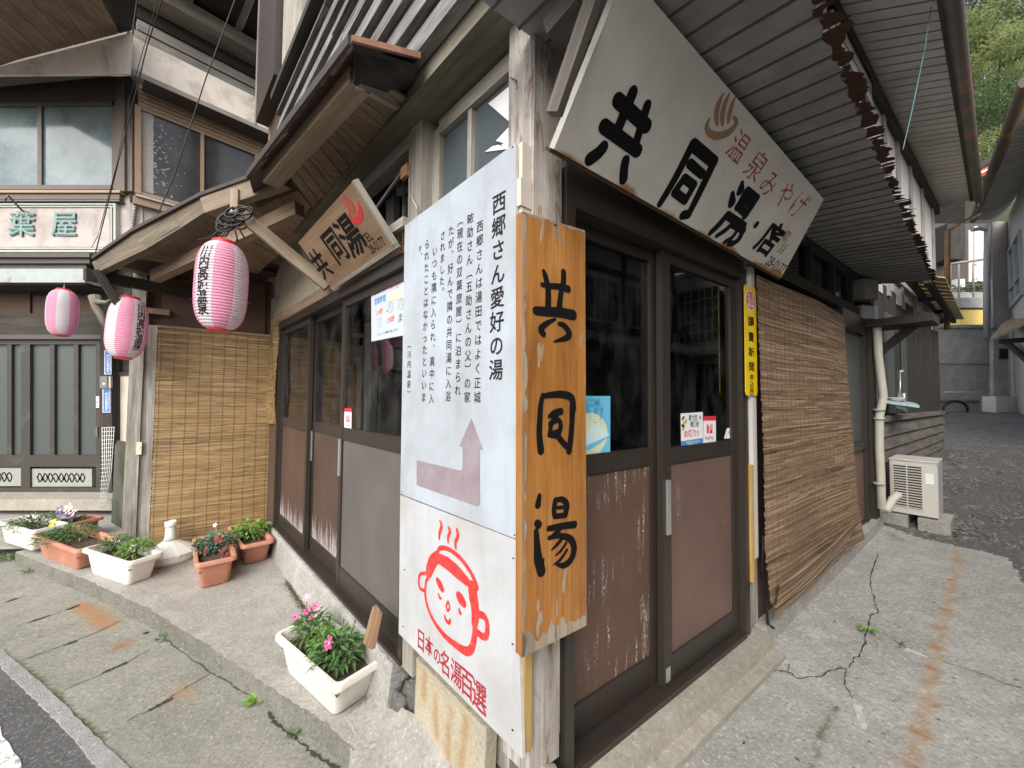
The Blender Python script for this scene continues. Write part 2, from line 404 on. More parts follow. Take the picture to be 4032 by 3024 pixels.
def mk_curtain_glass(name, a, b):
    m = NM(name); co = m.coord('POS'); n = m.noise(co, 2.0, 4, .6); c = m.ramp(n, [(.3, a), (.7, b)])
    v = m.voro(m.coord('POS', (14, 14, 20)), 1.0); st = m.ramp(v.outputs['Distance'], [(.12, 1.), (.2, 0.)])
    c = m.mix(m.math('MULTIPLY', st, .25), c, tuple(min(1, x * 2) for x in b)); return m.done(c, .12, None, spec=.6)
M['win_blue'] = mk_curtain_glass('patterned_blue_grey_glass', (.07, .105, .115), (.21, .26, .265))
M['win_dark'] = mk_curtain_glass('patterned_dark_glass', (.03, .03, .03), (.075, .075, .07))

def mk_signwhite(name, c, stain=(.45, .38, .30), amt=.25, rust=False):
    m = NM(name); co = m.coord('POS'); n = m.noise(co, 3, 6, .65); n2 = m.noise(m.coord('POS', (9, 9, 1.5)), 1.4, 6, .65)
    col = m.mix(m.math('MULTIPLY', m.ramp(n, [(.4, 0.), (.8, 1.)]), amt), c, stain)
    col = m.mix(m.math('MULTIPLY', m.ramp(n2, [(.5, 0.), (.75, 1.)]), amt * .8), col, tuple(x * .7 for x in c))
    if rust:
        a = m.attr('rust'); col = m.mix(m.ramp(m.math('MULTIPLY', a.outputs['Fac'], m.math('ADD', m.noise(co, 26, 6, .7), .35)), [(.30, 0.), (.62, 1.)]), col, (.40, .20, .07))
    return m.done(col, .42, n, .05, .003)
M['sign_white'] = mk_signwhite('bluish_white_sign_board', (.435, .485, .54), (.26, .27, .265), .75)
M['sign_white2'] = mk_signwhite('white_painted_sign_board', (.49, .505, .525), (.30, .28, .24), .75)
M['sign_cream'] = mk_signwhite('weathered_cream_sign_board', (.62, .585, .53), (.40, .37, .33), .5)
M['sign_edge'] = plain('sign_board_edge', (.55, .53, .48), .7, .3, 20)
M['arrow'] = plain('faded_mauve_paint', (.255, .205, .225), .5, .16, 9, .03, dirt=(.345, .31, .335), damt=(.45, .85), dsc=8)
def mk_redpaint():
    m = NM('brushed_red_paint'); n = m.noise(m.coord('POS', (1, 1, 1)), 45, 4, .6)
    return m.done(m.ramp(n, [(.35, (.52, .018, .02)), (.62, (.66, .06, .05)), (.8, (.74, .22, .18))]), .5)
M['red_paint'] = mk_redpaint()
M['maroon_paint'] = plain('dark_red_brush_paint', (.34, .02, .035), .5, .25, 40)
M['faded_red'] = plain('faded_red_sign_paint', (.42, .045, .035), .5, .4, 30, dirt=(.60, .45, .38), damt=(.5, .62), dsc=22)
M['tan_paint'] = plain('faded_tan_paint', (.36, .22, .12), .5, .2)
M['varnish'] = wood('varnished_orange_board', (.17, .060, .014), (.39, .160, .034), (.50, .245, .070), gs=(1.6, 13), rough=.35, bs=.2, crack=.12, patch=(.30, .20, .12), pamt=(.66, .76))
M['varnish_edge'] = wood('bare_grey_board_edge', (.15, .11, .07), (.33, .27, .20), (.46, .40, .32), patch=(.45, .20, .05), pamt=(.55, .7))
M['plaque'] = wood('honey_brown_plaque', (.15, .085, .045), (.28, .175, .10), (.37, .255, .16), gs=(1.6, 12), rough=.6, bs=.2, crack=.1)
M['ply'] = wood('yellow_batten', (.26, .15, .04), (.48, .30, .09), (.62, .44, .18), gs=(1, 18), crack=.15)

def mk_concrete(name, c1, c2, spec_d, spec_l, scale=1.0, attrs=()):
    m = NM(name); co = m.coord('POS')
    big = m.noise(co, 1.1 * scale, 6, .62, .3); mid = m.noise(co, 7 * scale, 6, .65); col = m.ramp(big, [(.3, c1), (.7, c2)])
    col = m.mix(m.math('MULTIPLY', m.ramp(mid, [(.35, 0.), (.7, 1.)]), .5), col, tuple(x * .62 for x in c1))
    fine = m.noise(co, 58 * scale, 5, .75)
    col = m.mix(m.math('MULTIPLY', m.ramp(fine, [(.30, 1.), (.47, 0.)]), .85), col, spec_d)
    col = m.mix(m.math('MULTIPLY', m.ramp(fine, [(.55, 0.), (.68, 1.)]), .8), col, spec_l)
    vo = m.voro(co, 60 * scale); ag = m.math('MULTIPLY', m.ramp(vo.outputs['Distance'], [(.10, 1.), (.22, 0.)]), m.ramp(m.noise(co, 9, 3, .5), [(.5, 0.), (.62, .7)]))
    col = m.mix(ag, col, m.mix(.5, vo.outputs['Color'], spec_d, 'MULTIPLY'))
    for nm, cc, lo, hi, mx in attrs:
        a = m.attr(nm); nz = m.math('MULTIPLY', m.math('ADD', m.noise(co, 38, 6, .75), m.noise(co, 9, 4, .6)), .5)
        f = m.math('MULTIPLY', a.outputs['Fac'], m.math('SUBTRACT', m.math('MULTIPLY', nz, 3.2), .75))
        col = m.mix(m.math('MULTIPLY', m.ramp(f, [(lo, 0.), (hi, 1.)]), mx), col, cc)
    h = m.math('ADD', m.math('MULTIPLY', mid, .9), m.math('MULTIPLY', fine, .5))
    return m.done(col, .92, h, .9, .012)
RUST = ('rust', (.26, .10, .034), .10, 1.05, .92); RUST2 = ('rust2', (.42, .31, .15), .10, 1.3, .55); MOSS = ('moss', (.070, .082, .026), .30, .75, .95)
M['apron'] = mk_concrete('worn_alley_concrete', (.285, .28, .255), (.435, .43, .405), (.125, .12, .108), (.62, .61, .58), 1, (RUST, RUST2, MOSS))
M['walk'] = mk_concrete('worn_walkway_concrete', (.285, .27, .238), (.385, .37, .335), (.15, .14, .12), (.50, .48, .43), 1, (RUST, MOSS))
M['slab'] = mk_concrete('drain_cover_concrete', (.215, .21, .175), (.30, .29, .25), (.10, .10, .085), (.42, .41, .36), 1, (RUST, RUST2, MOSS))
M['kerb'] = mk_concrete('rough_kerb_concrete', (.26, .255, .24), (.36, .35, .34), (.12, .12, .11), (.55, .54, .53), 1.6, (MOSS,))
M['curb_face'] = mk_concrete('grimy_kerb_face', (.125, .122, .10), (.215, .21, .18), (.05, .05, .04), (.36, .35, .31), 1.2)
M['found'] = mk_concrete('plastered_foundation', (.30, .29, .265), (.42, .41, .375), (.16, .155, .14), (.52, .50, .46), 1, (MOSS,))
M['plaster'] = mk_concrete('rust_stained_plaster', (.40, .36, .27), (.50, .46, .36), (.25, .21, .15), (.60, .56, .46), 1.2, (RUST, RUST2))
M['dark_base'] = mk_concrete('dark_footing_mortar', (.085, .085, .08), (.16, .155, .145), (.03, .03, .03), (.30, .30, .29), 1.4)
M['sill'] = mk_concrete('cut_stone_step', (.30, .275, .225), (.38, .355, .30), (.19, .175, .14), (.47, .45, .39), .8)
M['asphalt'] = mk_concrete('worn_asphalt', (.075, .075, .074), (.125, .125, .122), (.02, .02, .02), (.30, .30, .30), 1.3, (MOSS,))
M['gravel'] = mk_concrete('grey_alley_gravel', (.085, .083, .08), (.135, .13, .125), (.03, .03, .028), (.30, .295, .28), .8, (MOSS,))
M['farwall'] = mk_concrete('streaky_concrete_wall', (.27, .265, .255), (.48, .475, .46), (.10, .10, .10), (.40, .40, .39), .5)
M['stucco'] = plain('grey_stucco', (.46, .435, .42), .9, .15, 40, .3, dirt=(.30, .28, .26), damt=(.45, .8), dsc=1.2)
M['beige_stucco'] = plain('beige_roughcast', (.56, .50, .42), .9, .15, 60, .9)
M['pink_plaster'] = plain('pinkish_plaster', (.47, .42, .395), .85, .12, 8, .2, dirt=(.27, .235, .215), damt=(.44, .72), dsc=3.5)
M['pale_fascia'] = plain('pale_cream_fascia_plaster', (.80, .71, .62), .85, .12, 5, .2, dirt=(.28, .22, .17), damt=(.50, .80), dsc=2.2)
M['louvre'] = plain('dark_bronze_shutter_box', (.075, .062, .055), .5, .2, 10)
M['tan_frame'] = plain('tan_window_frame', (.36, .245, .16), .55, .2, 12)
M['bronze_frame'] = plain('bronze_window_frame', (.12, .095, .08), .5, .2, 12)
M['pale_green'] = plain('pale_green_trim', (.40, .43, .38), .6, .15, 10)
M['mint_metal'] = plain('peeling_mint_gutter', (.33, .375, .37), .6, .2, 8, .2, dirt=(.20, .14, .10), damt=(.56, .70), dsc=5)
M['verdigris'] = plain('verdigris_raised_letter', (.19, .29, .275), .6, .25, 20, .2)
M['drift'] = plain('white_wall_panel', (.56, .55, .54), .7, .1, 6)
M['grey_steel'] = plain('weathered_steel_sheet', (.235, .235, .23), .5, .25, 8, .1, dirt=(.38, .37, .345), damt=(.45, .7), dsc=3)
M['steel_rust'] = plain('rust_eaten_sheet_edge', (.050, .020, .013), .85, .4, 20, .4)
M['gutter_rust'] = plain('rusty_gutter', (.085, .072, .06), .6, .3, 6, .2, dirt=(.24, .105, .035), damt=(.48, .66), dsc=2.4)
M['pipe_cream'] = plain('cream_hose_tape', (.50, .47, .40), .6, .12, 12)
M['pipe_grey'] = plain('grey_plastic_pipe', (.36, .36, .37), .5, .12)
M['ac_body'] = plain('ivory_metal_casing', (.55, .53, .48), .45, .06, 10)
M['ac_dark'] = plain('black_vent', (.015, .015, .015), .7)
M['yellow_sheet'] = plain('yellowed_corrugated_plastic', (.42, .34, .16), .5, .15)
M['lit_panel'] = plain('bright_yellow_wall_panel', (.80, .60, .16), .5, .1)
M['red_roof'] = plain('red_fascia', (.48, .07, .045), .6, .15)
M['white_plastic'] = plain('cream_white_plastic', (.68, .655, .60), .42, .05, 8, .05, dirt=(.46, .41, .33), damt=(.55, .85), dsc=7)
M['terracotta'] = plain('terracotta_plastic', (.46, .195, .125), .55, .12, 8, .08, dirt=(.55, .33, .25), damt=(.5, .8), dsc=6)
M['soil'] = plain('potting_soil', (.065, .042, .028), .98, .6, 60, 1.0, dirt=(.32, .27, .19), damt=(.68, .72), dsc=70)
M['umb_white'] = plain('aged_white_plastic', (.66, .65, .60), .5, .08, 8, .05, dirt=(.42, .40, .34), damt=(.6, .9), dsc=6)
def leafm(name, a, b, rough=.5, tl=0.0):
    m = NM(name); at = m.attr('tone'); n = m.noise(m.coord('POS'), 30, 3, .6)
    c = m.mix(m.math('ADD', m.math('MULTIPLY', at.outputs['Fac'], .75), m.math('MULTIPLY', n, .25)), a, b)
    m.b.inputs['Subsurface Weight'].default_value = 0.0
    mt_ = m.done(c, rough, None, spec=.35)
    if tl:
        t_ = m.n('BsdfTranslucent'); m.l(c, t_.inputs[0]); x_ = m.n('MixShader'); x_.inputs[0].default_value = tl
        m.l(m.b.outputs[0], x_.inputs[1]); m.l(t_.outputs[0], x_.inputs[2]); m.l(x_.outputs[0], m.out.inputs[0])
    return mt_
M['leaf'] = leafm('green_leaf', (.035, .085, .026), (.12, .225, .07))
M['leaf_grey'] = leafm('grey_green_leaf', (.045, .095, .060), (.15, .235, .155))
M['leaf_bright'] = leafm('bright_green_leaf', (.06, .14, .022), (.21, .36, .07))
M['leaf_tree'] = leafm('woodland_leaf', (.03, .055, .014), (.46, .52, .22), .6, .45)
M['leaf_tree2'] = leafm('blue_green_woodland_leaf', (.02, .042, .016), (.22, .30, .13), .6, .45)
M['bark'] = plain('tree_bark', (.09, .075, .06), .95, .3, 20, .6)
M['pink_petal'] = plain('magenta_petal', (.62, .07, .26), .6, .25, 60)
M['pink_petal2'] = plain('pale_pink_petal', (.72, .34, .45), .6, .2, 60)
M['darkred_petal'] = plain('dark_red_petal', (.16, .008, .012), .6, .3, 60)
M['yellow_petal'] = plain('yellow_petal', (.75, .55, .02), .6, .1)
M['purple_petal'] = plain('violet_petal', (.13, .09, .30), .6, .3, 60)
M['white_petal'] = plain('white_petal', (.68, .66, .68), .6, .05)
def mk_paper(name, c):
    m = NM(name); tl = m.n('BsdfTranslucent'); tl.inputs[0].default_value = (*c, 1)
    m.done(m.mix(m.noise(m.coord('Object'), 8, 5), tuple(x * .94 for x in c), c), .55)
    mx = m.n('MixShader'); mx.inputs[0].default_value = .38
    m.l(m.b.outputs[0], mx.inputs[1]); m.l(tl.outputs[0], mx.inputs[2]); m.l(mx.outputs[0], m.out.inputs[0]); return m.m
M['lan_white'] = mk_paper('white_lantern_vinyl', (.80, .78, .80)); M['lan_pink'] = mk_paper('pink_lantern_vinyl', (.90, .42, .59))
M['lan_red'] = plain('red_lantern_ring', (.72, .02, .022), .4, .06)
def mk_reed(name, a, b, c):
    m = NM(name); at = m.attr('tone'); n = m.noise(m.coord('UV', (3.0, 40, 1)), 2.0, 5, .65)
    f = m.math('ADD', m.math('MULTIPLY', at.outputs['Fac'], .6), m.math('MULTIPLY', n, .4))
    return m.done(m.ramp(f, [(.18, a), (.5, b), (.8, c)]), .6, n, .2, .002)
M['reed'] = mk_reed('golden_reed', (.075, .042, .018), (.245, .155, .066), (.44, .31, .145))
M['reed_red'] = mk_reed('brown_reed', (.050, .030, .018), (.205, .135, .080), (.45, .32, .205))
M['thread'] = plain('dark_blind_thread', (.14, .085, .045), .8); M['cord_teal'] = plain('faded_teal_cord', (.10, .22, .25), .8)

# ------------------------------------------------------------------ the setting: ground sheets
def pdist(p, pl):
    best = 9
    for a, b in zip(pl, pl[1:]):
        ab = b - a; t = max(0, min(1, (p - a).dot(ab) / max(ab.length_squared, 1e-9))); best = min(best, (p - a - ab * t).length)
    return best
def P2(v): return V((v.x, v.y))
def inside(p, pg):
    c = False
    for i in range(len(pg)):
        a, b = pg[i], pg[i - 1]
        if (a.y > p.y) != (b.y > p.y) and p.x < (b.x - a.x) * (p.y - a.y) / (b.y - a.y) + a.x: c = not c
    return c
def sheet(name, org, u, v, nu, nv, step, hfn, mat, attrs={}, keep=None, jit=0.0):
    """ground grid carried by a height function; attrs = stains and moss measured on the pavement"""
    bm = bmesh.new(); ls = {k: bm.verts.layers.float.new(k) for k in attrs}; g = {}
    for i in range(nu + 1):
        for j in range(nv + 1):
            p = org + u * (i * step) + v * (j * step)
            if keep and not keep(p): continue
            x = bm.verts.new((p.x, p.y, hfn(p.x, p.y) + jit * (math.sin(p.x * 7.3 + p.y * 3.1) + math.sin(p.x * 2.9 - p.y * 8.7)))); g[i, j] = x
            for k, fn in attrs.items(): x[ls[k]] = fn(p)
    for i in range(nu):
        for j in range(nv):
            q = [g.get(k) for k in ((i, j), (i + 1, j), (i + 1, j + 1), (i, j + 1))]
            if all(q): bm.faces.new(q)
    if keep:
        for v in bm.verts:
            if v.is_boundary: v.co += V((random.uniform(-.4, .4) * step, random.uniform(-.4, .4) * step, -.002))
    o = mk(name, bm, mat, smooth=True); tag(o, kind='structure'); return o
X2, Y2 = V((1, 0)), V((0, 1)); A2, N2 = P2(dA), P2(FA.n)
bm = nb(); hexa(bm, [(-120, -60, -1.2), (140, -60, -1.2), (140, 160, -1.2), (-120, 160, -1.2)], (0, 0, .3)); tag(mk('ground', bm, M['gravel']), kind='structure')
# asphalt road on the left, drain-cover slabs, kerb, walkway
sheet('road', V((-9, -4)), X2, Y2, 58, 60, .2, lambda x, y: S_h(x, y) - .006, M['asphalt'], {'moss': lambda p: 0.0})
curb_t = [on_h(x, y, W_h) for x, y in ((60, 2172), (139, 2205), (362, 2289), (591, 2398), (844, 2554), (1100, 2729), (1259, 2826), (1446, 2988), (1640, 3220))]
kerb_o = [on_h(x, y, S_h) for x, y in ((-330, 2410), (0, 2621), (120, 2735), (253, 2868), (386, 3024), (640, 3330))]
kerb_i = [on_h(x, y, S_h) for x, y in ((-330, 2340), (0, 2556), (110, 2645), (211, 2735), (482, 3004), (800, 3330))]
rs = [on_h(x, y, S_h) for x, y in ((313, 2382), (360, 2410), (395, 2440), (430, 2462))]; rs = [P2(q) for q in rs]
rs2 = P2(on_h(485, 2540, S_h)); rs3 = P2(on_h(715, 2735, S_h)); ki = [P2(q) for q in kerb_i]; ctp = [P2(q) for q in curb_t]
def slab_rust(p): return max(1.15 * math.exp(-(pdist(p, rs) / .055) ** 2), .95 * math.exp(-((p - rs2).length / .06) ** 2), .5 * math.exp(-((p - rs3).length / .07) ** 2))
def slab_moss(p):
    d = pdist(p, ki); return 1.0 * math.exp(-(d / .026) ** 2) * (.55 + .45 * math.sin(p.x * 9 + p.y * 14)) + .55 * math.exp(-(pdist(p, ctp) / .03) ** 2) * (.5 + .5 * math.sin(p.x * 11))
pg_slab = [P2(q) for q in kerb_o] + [V((.9, .2)), V((.9, 1.6))] + [V((-1.0, 2.4)), V((-4.2, 4.0)), V((-7, 4.4)), V((-9, 3))]
sheet('sidewalk', V((-7, -.2)), X2, Y2, 300, 180, .0265, S_h, M['slab'], {'rust': slab_rust, 'rust2': lambda p: .55 * math.exp(-(pdist(p, rs) / .10) ** 2) + .5 * math.exp(-((p - rs3).length / .12) ** 2), 'moss': slab_moss}, keep=lambda p: inside(p, pg_slab))
def ribbon_prism(name, a, b, z0, z1, mat, jit=.008, n=14):
    bm = nb(); A_, B_ = [], []
    for L, Q in ((a, A_), (b, B_)):
        for p, q in zip(L, L[1:]):
            for k in range(n):
                r_ = p.lerp(q, k / n); Q.append(r_ + V((random.uniform(-jit, jit), random.uniform(-jit, jit), 0)))
        Q.append(L[-1].copy())
    rows = [[bm.verts.new(p + V((0, 0, z0))) for p in A_], [bm.verts.new(p + V((0, 0, z1 + random.uniform(-.0005, .0005)))) for p in A_],
            [bm.verts.new(p + V((0, 0, z1 + random.uniform(-.0005, .0005)))) for p in B_], [bm.verts.new(p + V((0, 0, z0))) for p in B_]]
    for r0, r1 in zip(rows, rows[1:]):
        for i in range(min(len(r0), len(r1)) - 1): bm.faces.new((r0[i], r0[i + 1], r1[i + 1], r1[i]))
    return tag(mk(name, bm, mat), kind='structure')
ribbon_prism('kerb', kerb_o, kerb_i, -.1, .005, M['kerb'], .004)
# raised walkway with a chipped front edge
edge = []
for p, q in zip(curb_t, curb_t[1:]):
    for k in range(16):
        r_ = p.lerp(q, k / 16); edge.append(r_ + V((random.uniform(-.005, .005), random.uniform(-.006, .006), random.uniform(-.006, .001))))
edge.append(curb_t[-1])
def wv(p): return V((p.x, p.y, W_h(p.x, p.y)))
back = [wv(FB.pt(.25, 0, -.02)), wv(FB.pt(-.6, 0, -.1)), wv(FB.pt(-3.8, 0, -.1)), wv(V((-2.2, 5.3, 0))), wv(V((-9, 5.3, 0))), wv(V((-9, 3.35, 0)))]
bm = nb(); inner = [p + (V((0.04, .06, 0))) for p in edge]
inner = [V((p.x, p.y, W_h(p.x, p.y))) for p in inner]
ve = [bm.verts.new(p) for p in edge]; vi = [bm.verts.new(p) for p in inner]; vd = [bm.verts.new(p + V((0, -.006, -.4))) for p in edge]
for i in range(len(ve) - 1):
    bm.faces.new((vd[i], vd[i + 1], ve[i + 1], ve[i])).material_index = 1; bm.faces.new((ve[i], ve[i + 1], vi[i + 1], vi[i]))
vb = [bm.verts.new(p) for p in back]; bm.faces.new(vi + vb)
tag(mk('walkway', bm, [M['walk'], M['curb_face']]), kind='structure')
# right-hand concrete apron with rust trail, cracks and paint spills; gravel alley beyond
def gR(x, y): return on_h(2932 + x / 1.659, 2024 + y / 1.659, R_h)
trail = [P2(gR(*q)) for q in ((1385, 235), (1400, 310), (1370, 430), (1330, 540), (1330, 620), (1290, 730), (1270, 870), (1240, 1000), (1200, 1200), (1150, 1420), (1080, 1640), (1000, 1900))]
spots = [P2(gR(*q)) for q in ((1400, 300), (1365, 435), (1320, 620), (1275, 745), (1262, 880), (1232, 1010), (1195, 1230), (1135, 1430), (1060, 1640))]
mossl = [P2(gR(*q)) for q in ((600, 1260), (540, 1330), (490, 1480), (450, 1600), (430, 1700))]
moss2 = [P2(gR(*q)) for q in ((930, 120), (1000, 170))]
def ap_rust(p):
    p = p + V((.012 * math.sin(p.y * 41) + .008 * math.sin(p.x * 67 + p.y * 23), .012 * math.sin(p.x * 37) + .008 * math.sin(p.y * 71)))
    return max([.62 * math.exp(-(pdist(p, trail) / .020) ** 2)] + [1.2 * math.exp(-((p - s).length / .031) ** 2) for s in spots])
def ap_moss(p): return .75 * math.exp(-(pdist(p, mossl) / .022) ** 2) + .6 * math.exp(-(pdist(p, moss2) / .09) ** 2)
far_e = [P2(gR(*q)) for q in ((760, 60), (905, 62), (1000, 100), (1150, 150), (1300, 185), (1560, 245), (1740, 285), (1830, 430), (1990, 640))]
pg_ap = [P2(C0 + dA * .0 - FA.n * .06), P2(C0 + dA * 4.0 - FA.n * .06)] + far_e + [V((3.6, 1.2)), V((2.2, -1.6)), V((-.4, -1.2))]
sheet('alley_pavement', P2(C0) - A2 * .6 - N2 * .2, A2, N2, 230, 165, .024, R_h, M['apron'], {'rust': ap_rust, 'rust2': lambda p: .6 * math.exp(-(pdist(p, trail) / .042) ** 2), 'moss': ap_moss}, keep=lambda p: inside(p, pg_ap), jit=.0015)
sheet('gravel_alley', P2(C0) - A2 * 1.0 - N2 * 1.2, A2, N2, 190, 110, .12, lambda x, y: R_h(x, y) - .02, M['gravel'], {'moss': lambda p: 0.0}, jit=.008, keep=lambda p: (p - P2(C0)).dot(A2) > .2 or (p - P2(C0)).dot(N2) > .1)
def crack(pts, fn, wd, mat, name='pavement_crack', lift=.003, jit=.007):
    bm = bmesh.new(); P = []
    for p, q in zip(pts, pts[1:]):
        for k in range(7):
            r_ = p.lerp(q, k / 7); P.append(V((r_.x + random.uniform(-jit, jit), r_.y + random.uniform(-jit, jit))))
    P.append(P2(pts[-1])); L, Q = [], []; n = len(P)
    for i, p in enumerate(P):
        d = (P[min(i + 1, n - 1)] - P[max(i - 1, 0)]).normalized(); nn = V((-d.y, d.x)) * wd * random.uniform(.06, .50) * (1 if 0 < i < n - 1 else .1)
        for a, s in ((L, 1), (Q, -1)):
            k = p + nn * s; a.append(bm.verts.new((k.x, k.y, fn(k.x, k.y) + lift)))
    for i in range(n - 1): bm.faces.new((L[i], L[i + 1], Q[i + 1], Q[i]))
    return tag(mk(name, bm, mat), kind='structure')
M['crack'] = plain('dirt_filled_crack', (.040, .037, .030), .95, .3); M['joint'] = plain('earth_joint', (.07, .065, .05), .95, .4, 40)
for pts, wd in ((((870, 250), (820, 430), (850, 590), (880, 645), (820, 660), (800, 800), (770, 900), (715, 955), (665, 1010)), .011),
                (((50, 1010), (170, 1025), (290, 1035), (350, 1075), (480, 1070), (600, 1010), (665, 1010)), .009),
                (((665, 1010), (655, 1090), (700, 1220)), .008), (((870, 770), (1040, 860), (1200, 940), (1400, 1000), (1560, 1050), (1700, 1110), (1825, 1140)), .007),
                (((290, 1035), (285, 980)), .006), (((60, 1020), (100, 960)), .005)):
    crack([gR(*q) for q in pts], R_h, wd, M['crack'])
def gB(x, y, fn): return on_h(1000 + x / 1.659, 2024 + y / 1.659, fn)
def gL(x, y, fn): return on_h(x / 1.659, 2024 + y / 1.659, fn)
for pts, wd in ((((0, 590), (95, 560), (180, 530)), .006), (((0, 770), (260, 690), (420, 630), (520, 590)), .006), (((130, 960), (440, 850), (640, 770), (800, 690)), .010),
                (((380, 1170), (660, 1050), (830, 970), (980, 880)), .007), (((810, 1370), (1050, 1240), (1200, 1140), (1370, 1050)), .007), (((640, 1440), (720, 1415)), .006),
                (((1050, 790), (1200, 910), (1380, 1040), (1500, 1110), (1640, 1200)), .010)):
    crack([gL(*q, S_h) for q in pts], S_h, wd, M['joint'], 'slab_joint')
for a, b in (((30, 580), (115, 552)), ((175, 715), (330, 662)), ((430, 630), (520, 597)), ((410, 862), (510, 828)), ((665, 1043), (835, 970)), ((965, 1292), (1130, 1205)), ((935, 785), (970, 775))):
    p, q = gL(*a, S_h), gL(*b, S_h); m_ = p.lerp(q, .5)
    crack([p, p.lerp(q, .3), m_, p.lerp(q, .7), q], S_h, .032, M['crack'], 'drain_slot', .004, .002)
crack([gB(*q, S_h) for q in ((95, 1290), (130, 1370), (250, 1450), (330, 1520), (430, 1600), (560, 1680))], S_h, .022, M['crack'], lift=.004)
M['spill'] = plain('white_paint_spill', (.50, .49, .47), .8, .1, 30, dirt=(.34, .33, .30), damt=(.42, .62), dsc=18); M['road_paint'] = plain('white_road_paint', (.62, .61, .60), .7, .1, 30, dirt=(.25, .25, .24), damt=(.5, .6), dsc=25)
def blot(pts, fn, mat, name):
    bm = bmesh.new(); P = []
    for p, q in zip(pts, pts[1:] + pts[:1]):
        for k in range(5):
            r_ = p.lerp(q, k / 5); P.append(bm.verts.new((r_.x + random.uniform(-.007, .007), r_.y + random.uniform(-.007, .007), fn(r_.x, r_.y) + .0035)))
    bm.faces.new(P); return tag(mk(name, bm, mat), kind='structure')
blot([gR(*q) for q in ((1040, 880), (1100, 885), (1195, 935), (1200, 948), (1120, 920), (1045, 897))], R_h, M['spill'], 'paint_spill')
blot([gR(*q) for q in ((680, 1195), (735, 1230), (790, 1330), (812, 1390), (775, 1420), (735, 1370), (725, 1290))], R_h, M['spill'], 'paint_spill')
ra_, rb_ = on_h(0, 2862, S_h), on_h(95, 3024, S_h); rd_ = (rb_ - ra_).normalized(); rn_ = V((rd_.y, -rd_.x, 0)) * (1 if rd_.y > 0 else 1); rn_ = rn_ if rn_.x < 0 else -rn_
blot([ra_ - rd_ * 2.2 + V((-.10, 0, 0)), ra_ - rd_ * 1.0, ra_, rb_, rb_ + rd_ * .8, rb_ + rd_ * .8 + rn_ * .15, rb_ + rn_ * .15, ra_ + rn_ * .15, ra_ - rd_ * 1.0 + rn_ * .15, ra_ - rd_ * 2.2 + rn_ * .15 + V((-.10, 0, 0))], lambda x, y: S_h(x, y) - .006, M['road_paint'], 'road_line')
# small dead leaves on the alley pavement are litter, built as one loose scatter
bm = bmesh.new()
for _ in range(150):
    p = C0 + dA * random.uniform(.5, 4) + FA.n * random.uniform(.2, 2.6)
    if not inside(P2(p), pg_ap): continue
    p.z = R_h(p.x, p.y) + .004; a = random.random() * 6.3; s = random.uniform(.004, .013); d = V((math.cos(a), math.sin(a), .1)) * s; e = V((-math.sin(a), math.cos(a), 0)) * s * .4
    bm.faces.new([bm.verts.new(q) for q in (p - d, p + e, p + d, p - e)])
tag(mk('leaf_litter', bm, plain('dead_leaf', (.06, .03, .018), .9, .5)), 'tiny dead brown leaves scattered over the alley concrete', 'leaves', kind='stuff')

# ------------------------------------------------------------------ the corner bathhouse
BH = thing('bathhouse', 'old two storey wooden corner bathhouse with sliding doors and many signs', 'bathhouse', C0)
def part(name, bm, mat, parent=None, **k): return mk(name, bm, mat, parent or BH, **k)
# corner post
bm = nb(); q = [FA.pt(0, .2, 0), FA.pt(.125, .2, 0), FA.pt(.125, .2, -.0) + dB * .125, FB.pt(-.125, .2, 0)]
hexa(bm, q, (0, 0, 2.9), Z); part('corner_post', bm, M['pale_wood'])
bm = nb(); fbox(bm, FA, .125, .165, .25, 2.62, -.09, -.02, 'v'); part('jamb_board', bm, wood('flaking_blue_jamb', (.13, .11, .09), (.36, .33, .29), (.55, .53, .49), patch=(.40, .53, .56), pamt=(.46, .58)))
# post foot stone
bm = bmesh.new(); bmesh.ops.create_icosphere(bm, subdivisions=2, radius=1)
for v in bm.verts: v.co = v.co * random.uniform(.82, 1.05)
bmesh.ops.transform(bm, matrix=Matrix.Translation(FA.pt(.055, .155, .0)) @ Matrix.Diagonal((.066, .062, .06, 1)), verts=bm.verts)
part('foot_stone', bm, M['dust'])
# footing on the two sides
bm = nb()
poly(bm, [FB.pt(.30, -.6, -.2), FB.pt(.30, -.6, .02), FB.pt(.24, .08, .0), FB.pt(.2, .1, -.2)], FB.u * -1.12)
part('footing', bm, M['dark_base'])
bm = nb(); qq = [FB.px(x, y, .035) for x, y in ((1640, 2590), (1915, 2870), (1905, 3120), (1620, 3120))]
bm2 = bmesh.new(); lr = bm2.verts.layers.float.new('rust'); lr2 = bm2.verts.layers.float.new('rust2'); N_ = 40; g = {}
tl, tr, br, bl = [V(k) for k in qq]
rl = [[V(FB.px(1000 + x / 1.659, 2024 + y / 1.659, .035)) for x, y in s] for s in (((1185, 1200), (1190, 1440)), ((1290, 1290), (1270, 1420), (1265, 1600)), ((1385, 1350), (1370, 1500), (1350, 1640)), ((1120, 1040), (1110, 1200)), ((1050, 950), (1040, 1200)))]
for i in range(N_ + 1):
    for j in range(N_ + 1):
        p = (tl.lerp(tr, i / N_)).lerp(bl.lerp(br, i / N_), j / N_); x = bm2.verts.new(FB.pt(p.x, p.y, .035)); g[i, j] = x
        d = min(pdist(p, s) for s in rl); x[lr] = .8 * math.exp(-(d / .020) ** 2); x[lr2] = .9 * math.exp(-(d / .05) ** 2)
for i in range(N_):
    for j in range(N_): bm2.faces.new((g[i, j], g[i + 1, j], g[i + 1, j + 1], g[i, j + 1]))
ed = [g[i, 0] for i in range(N_ + 1)]; dn = [bm2.verts.new(v.co - FB.n * .05) for v in ed]
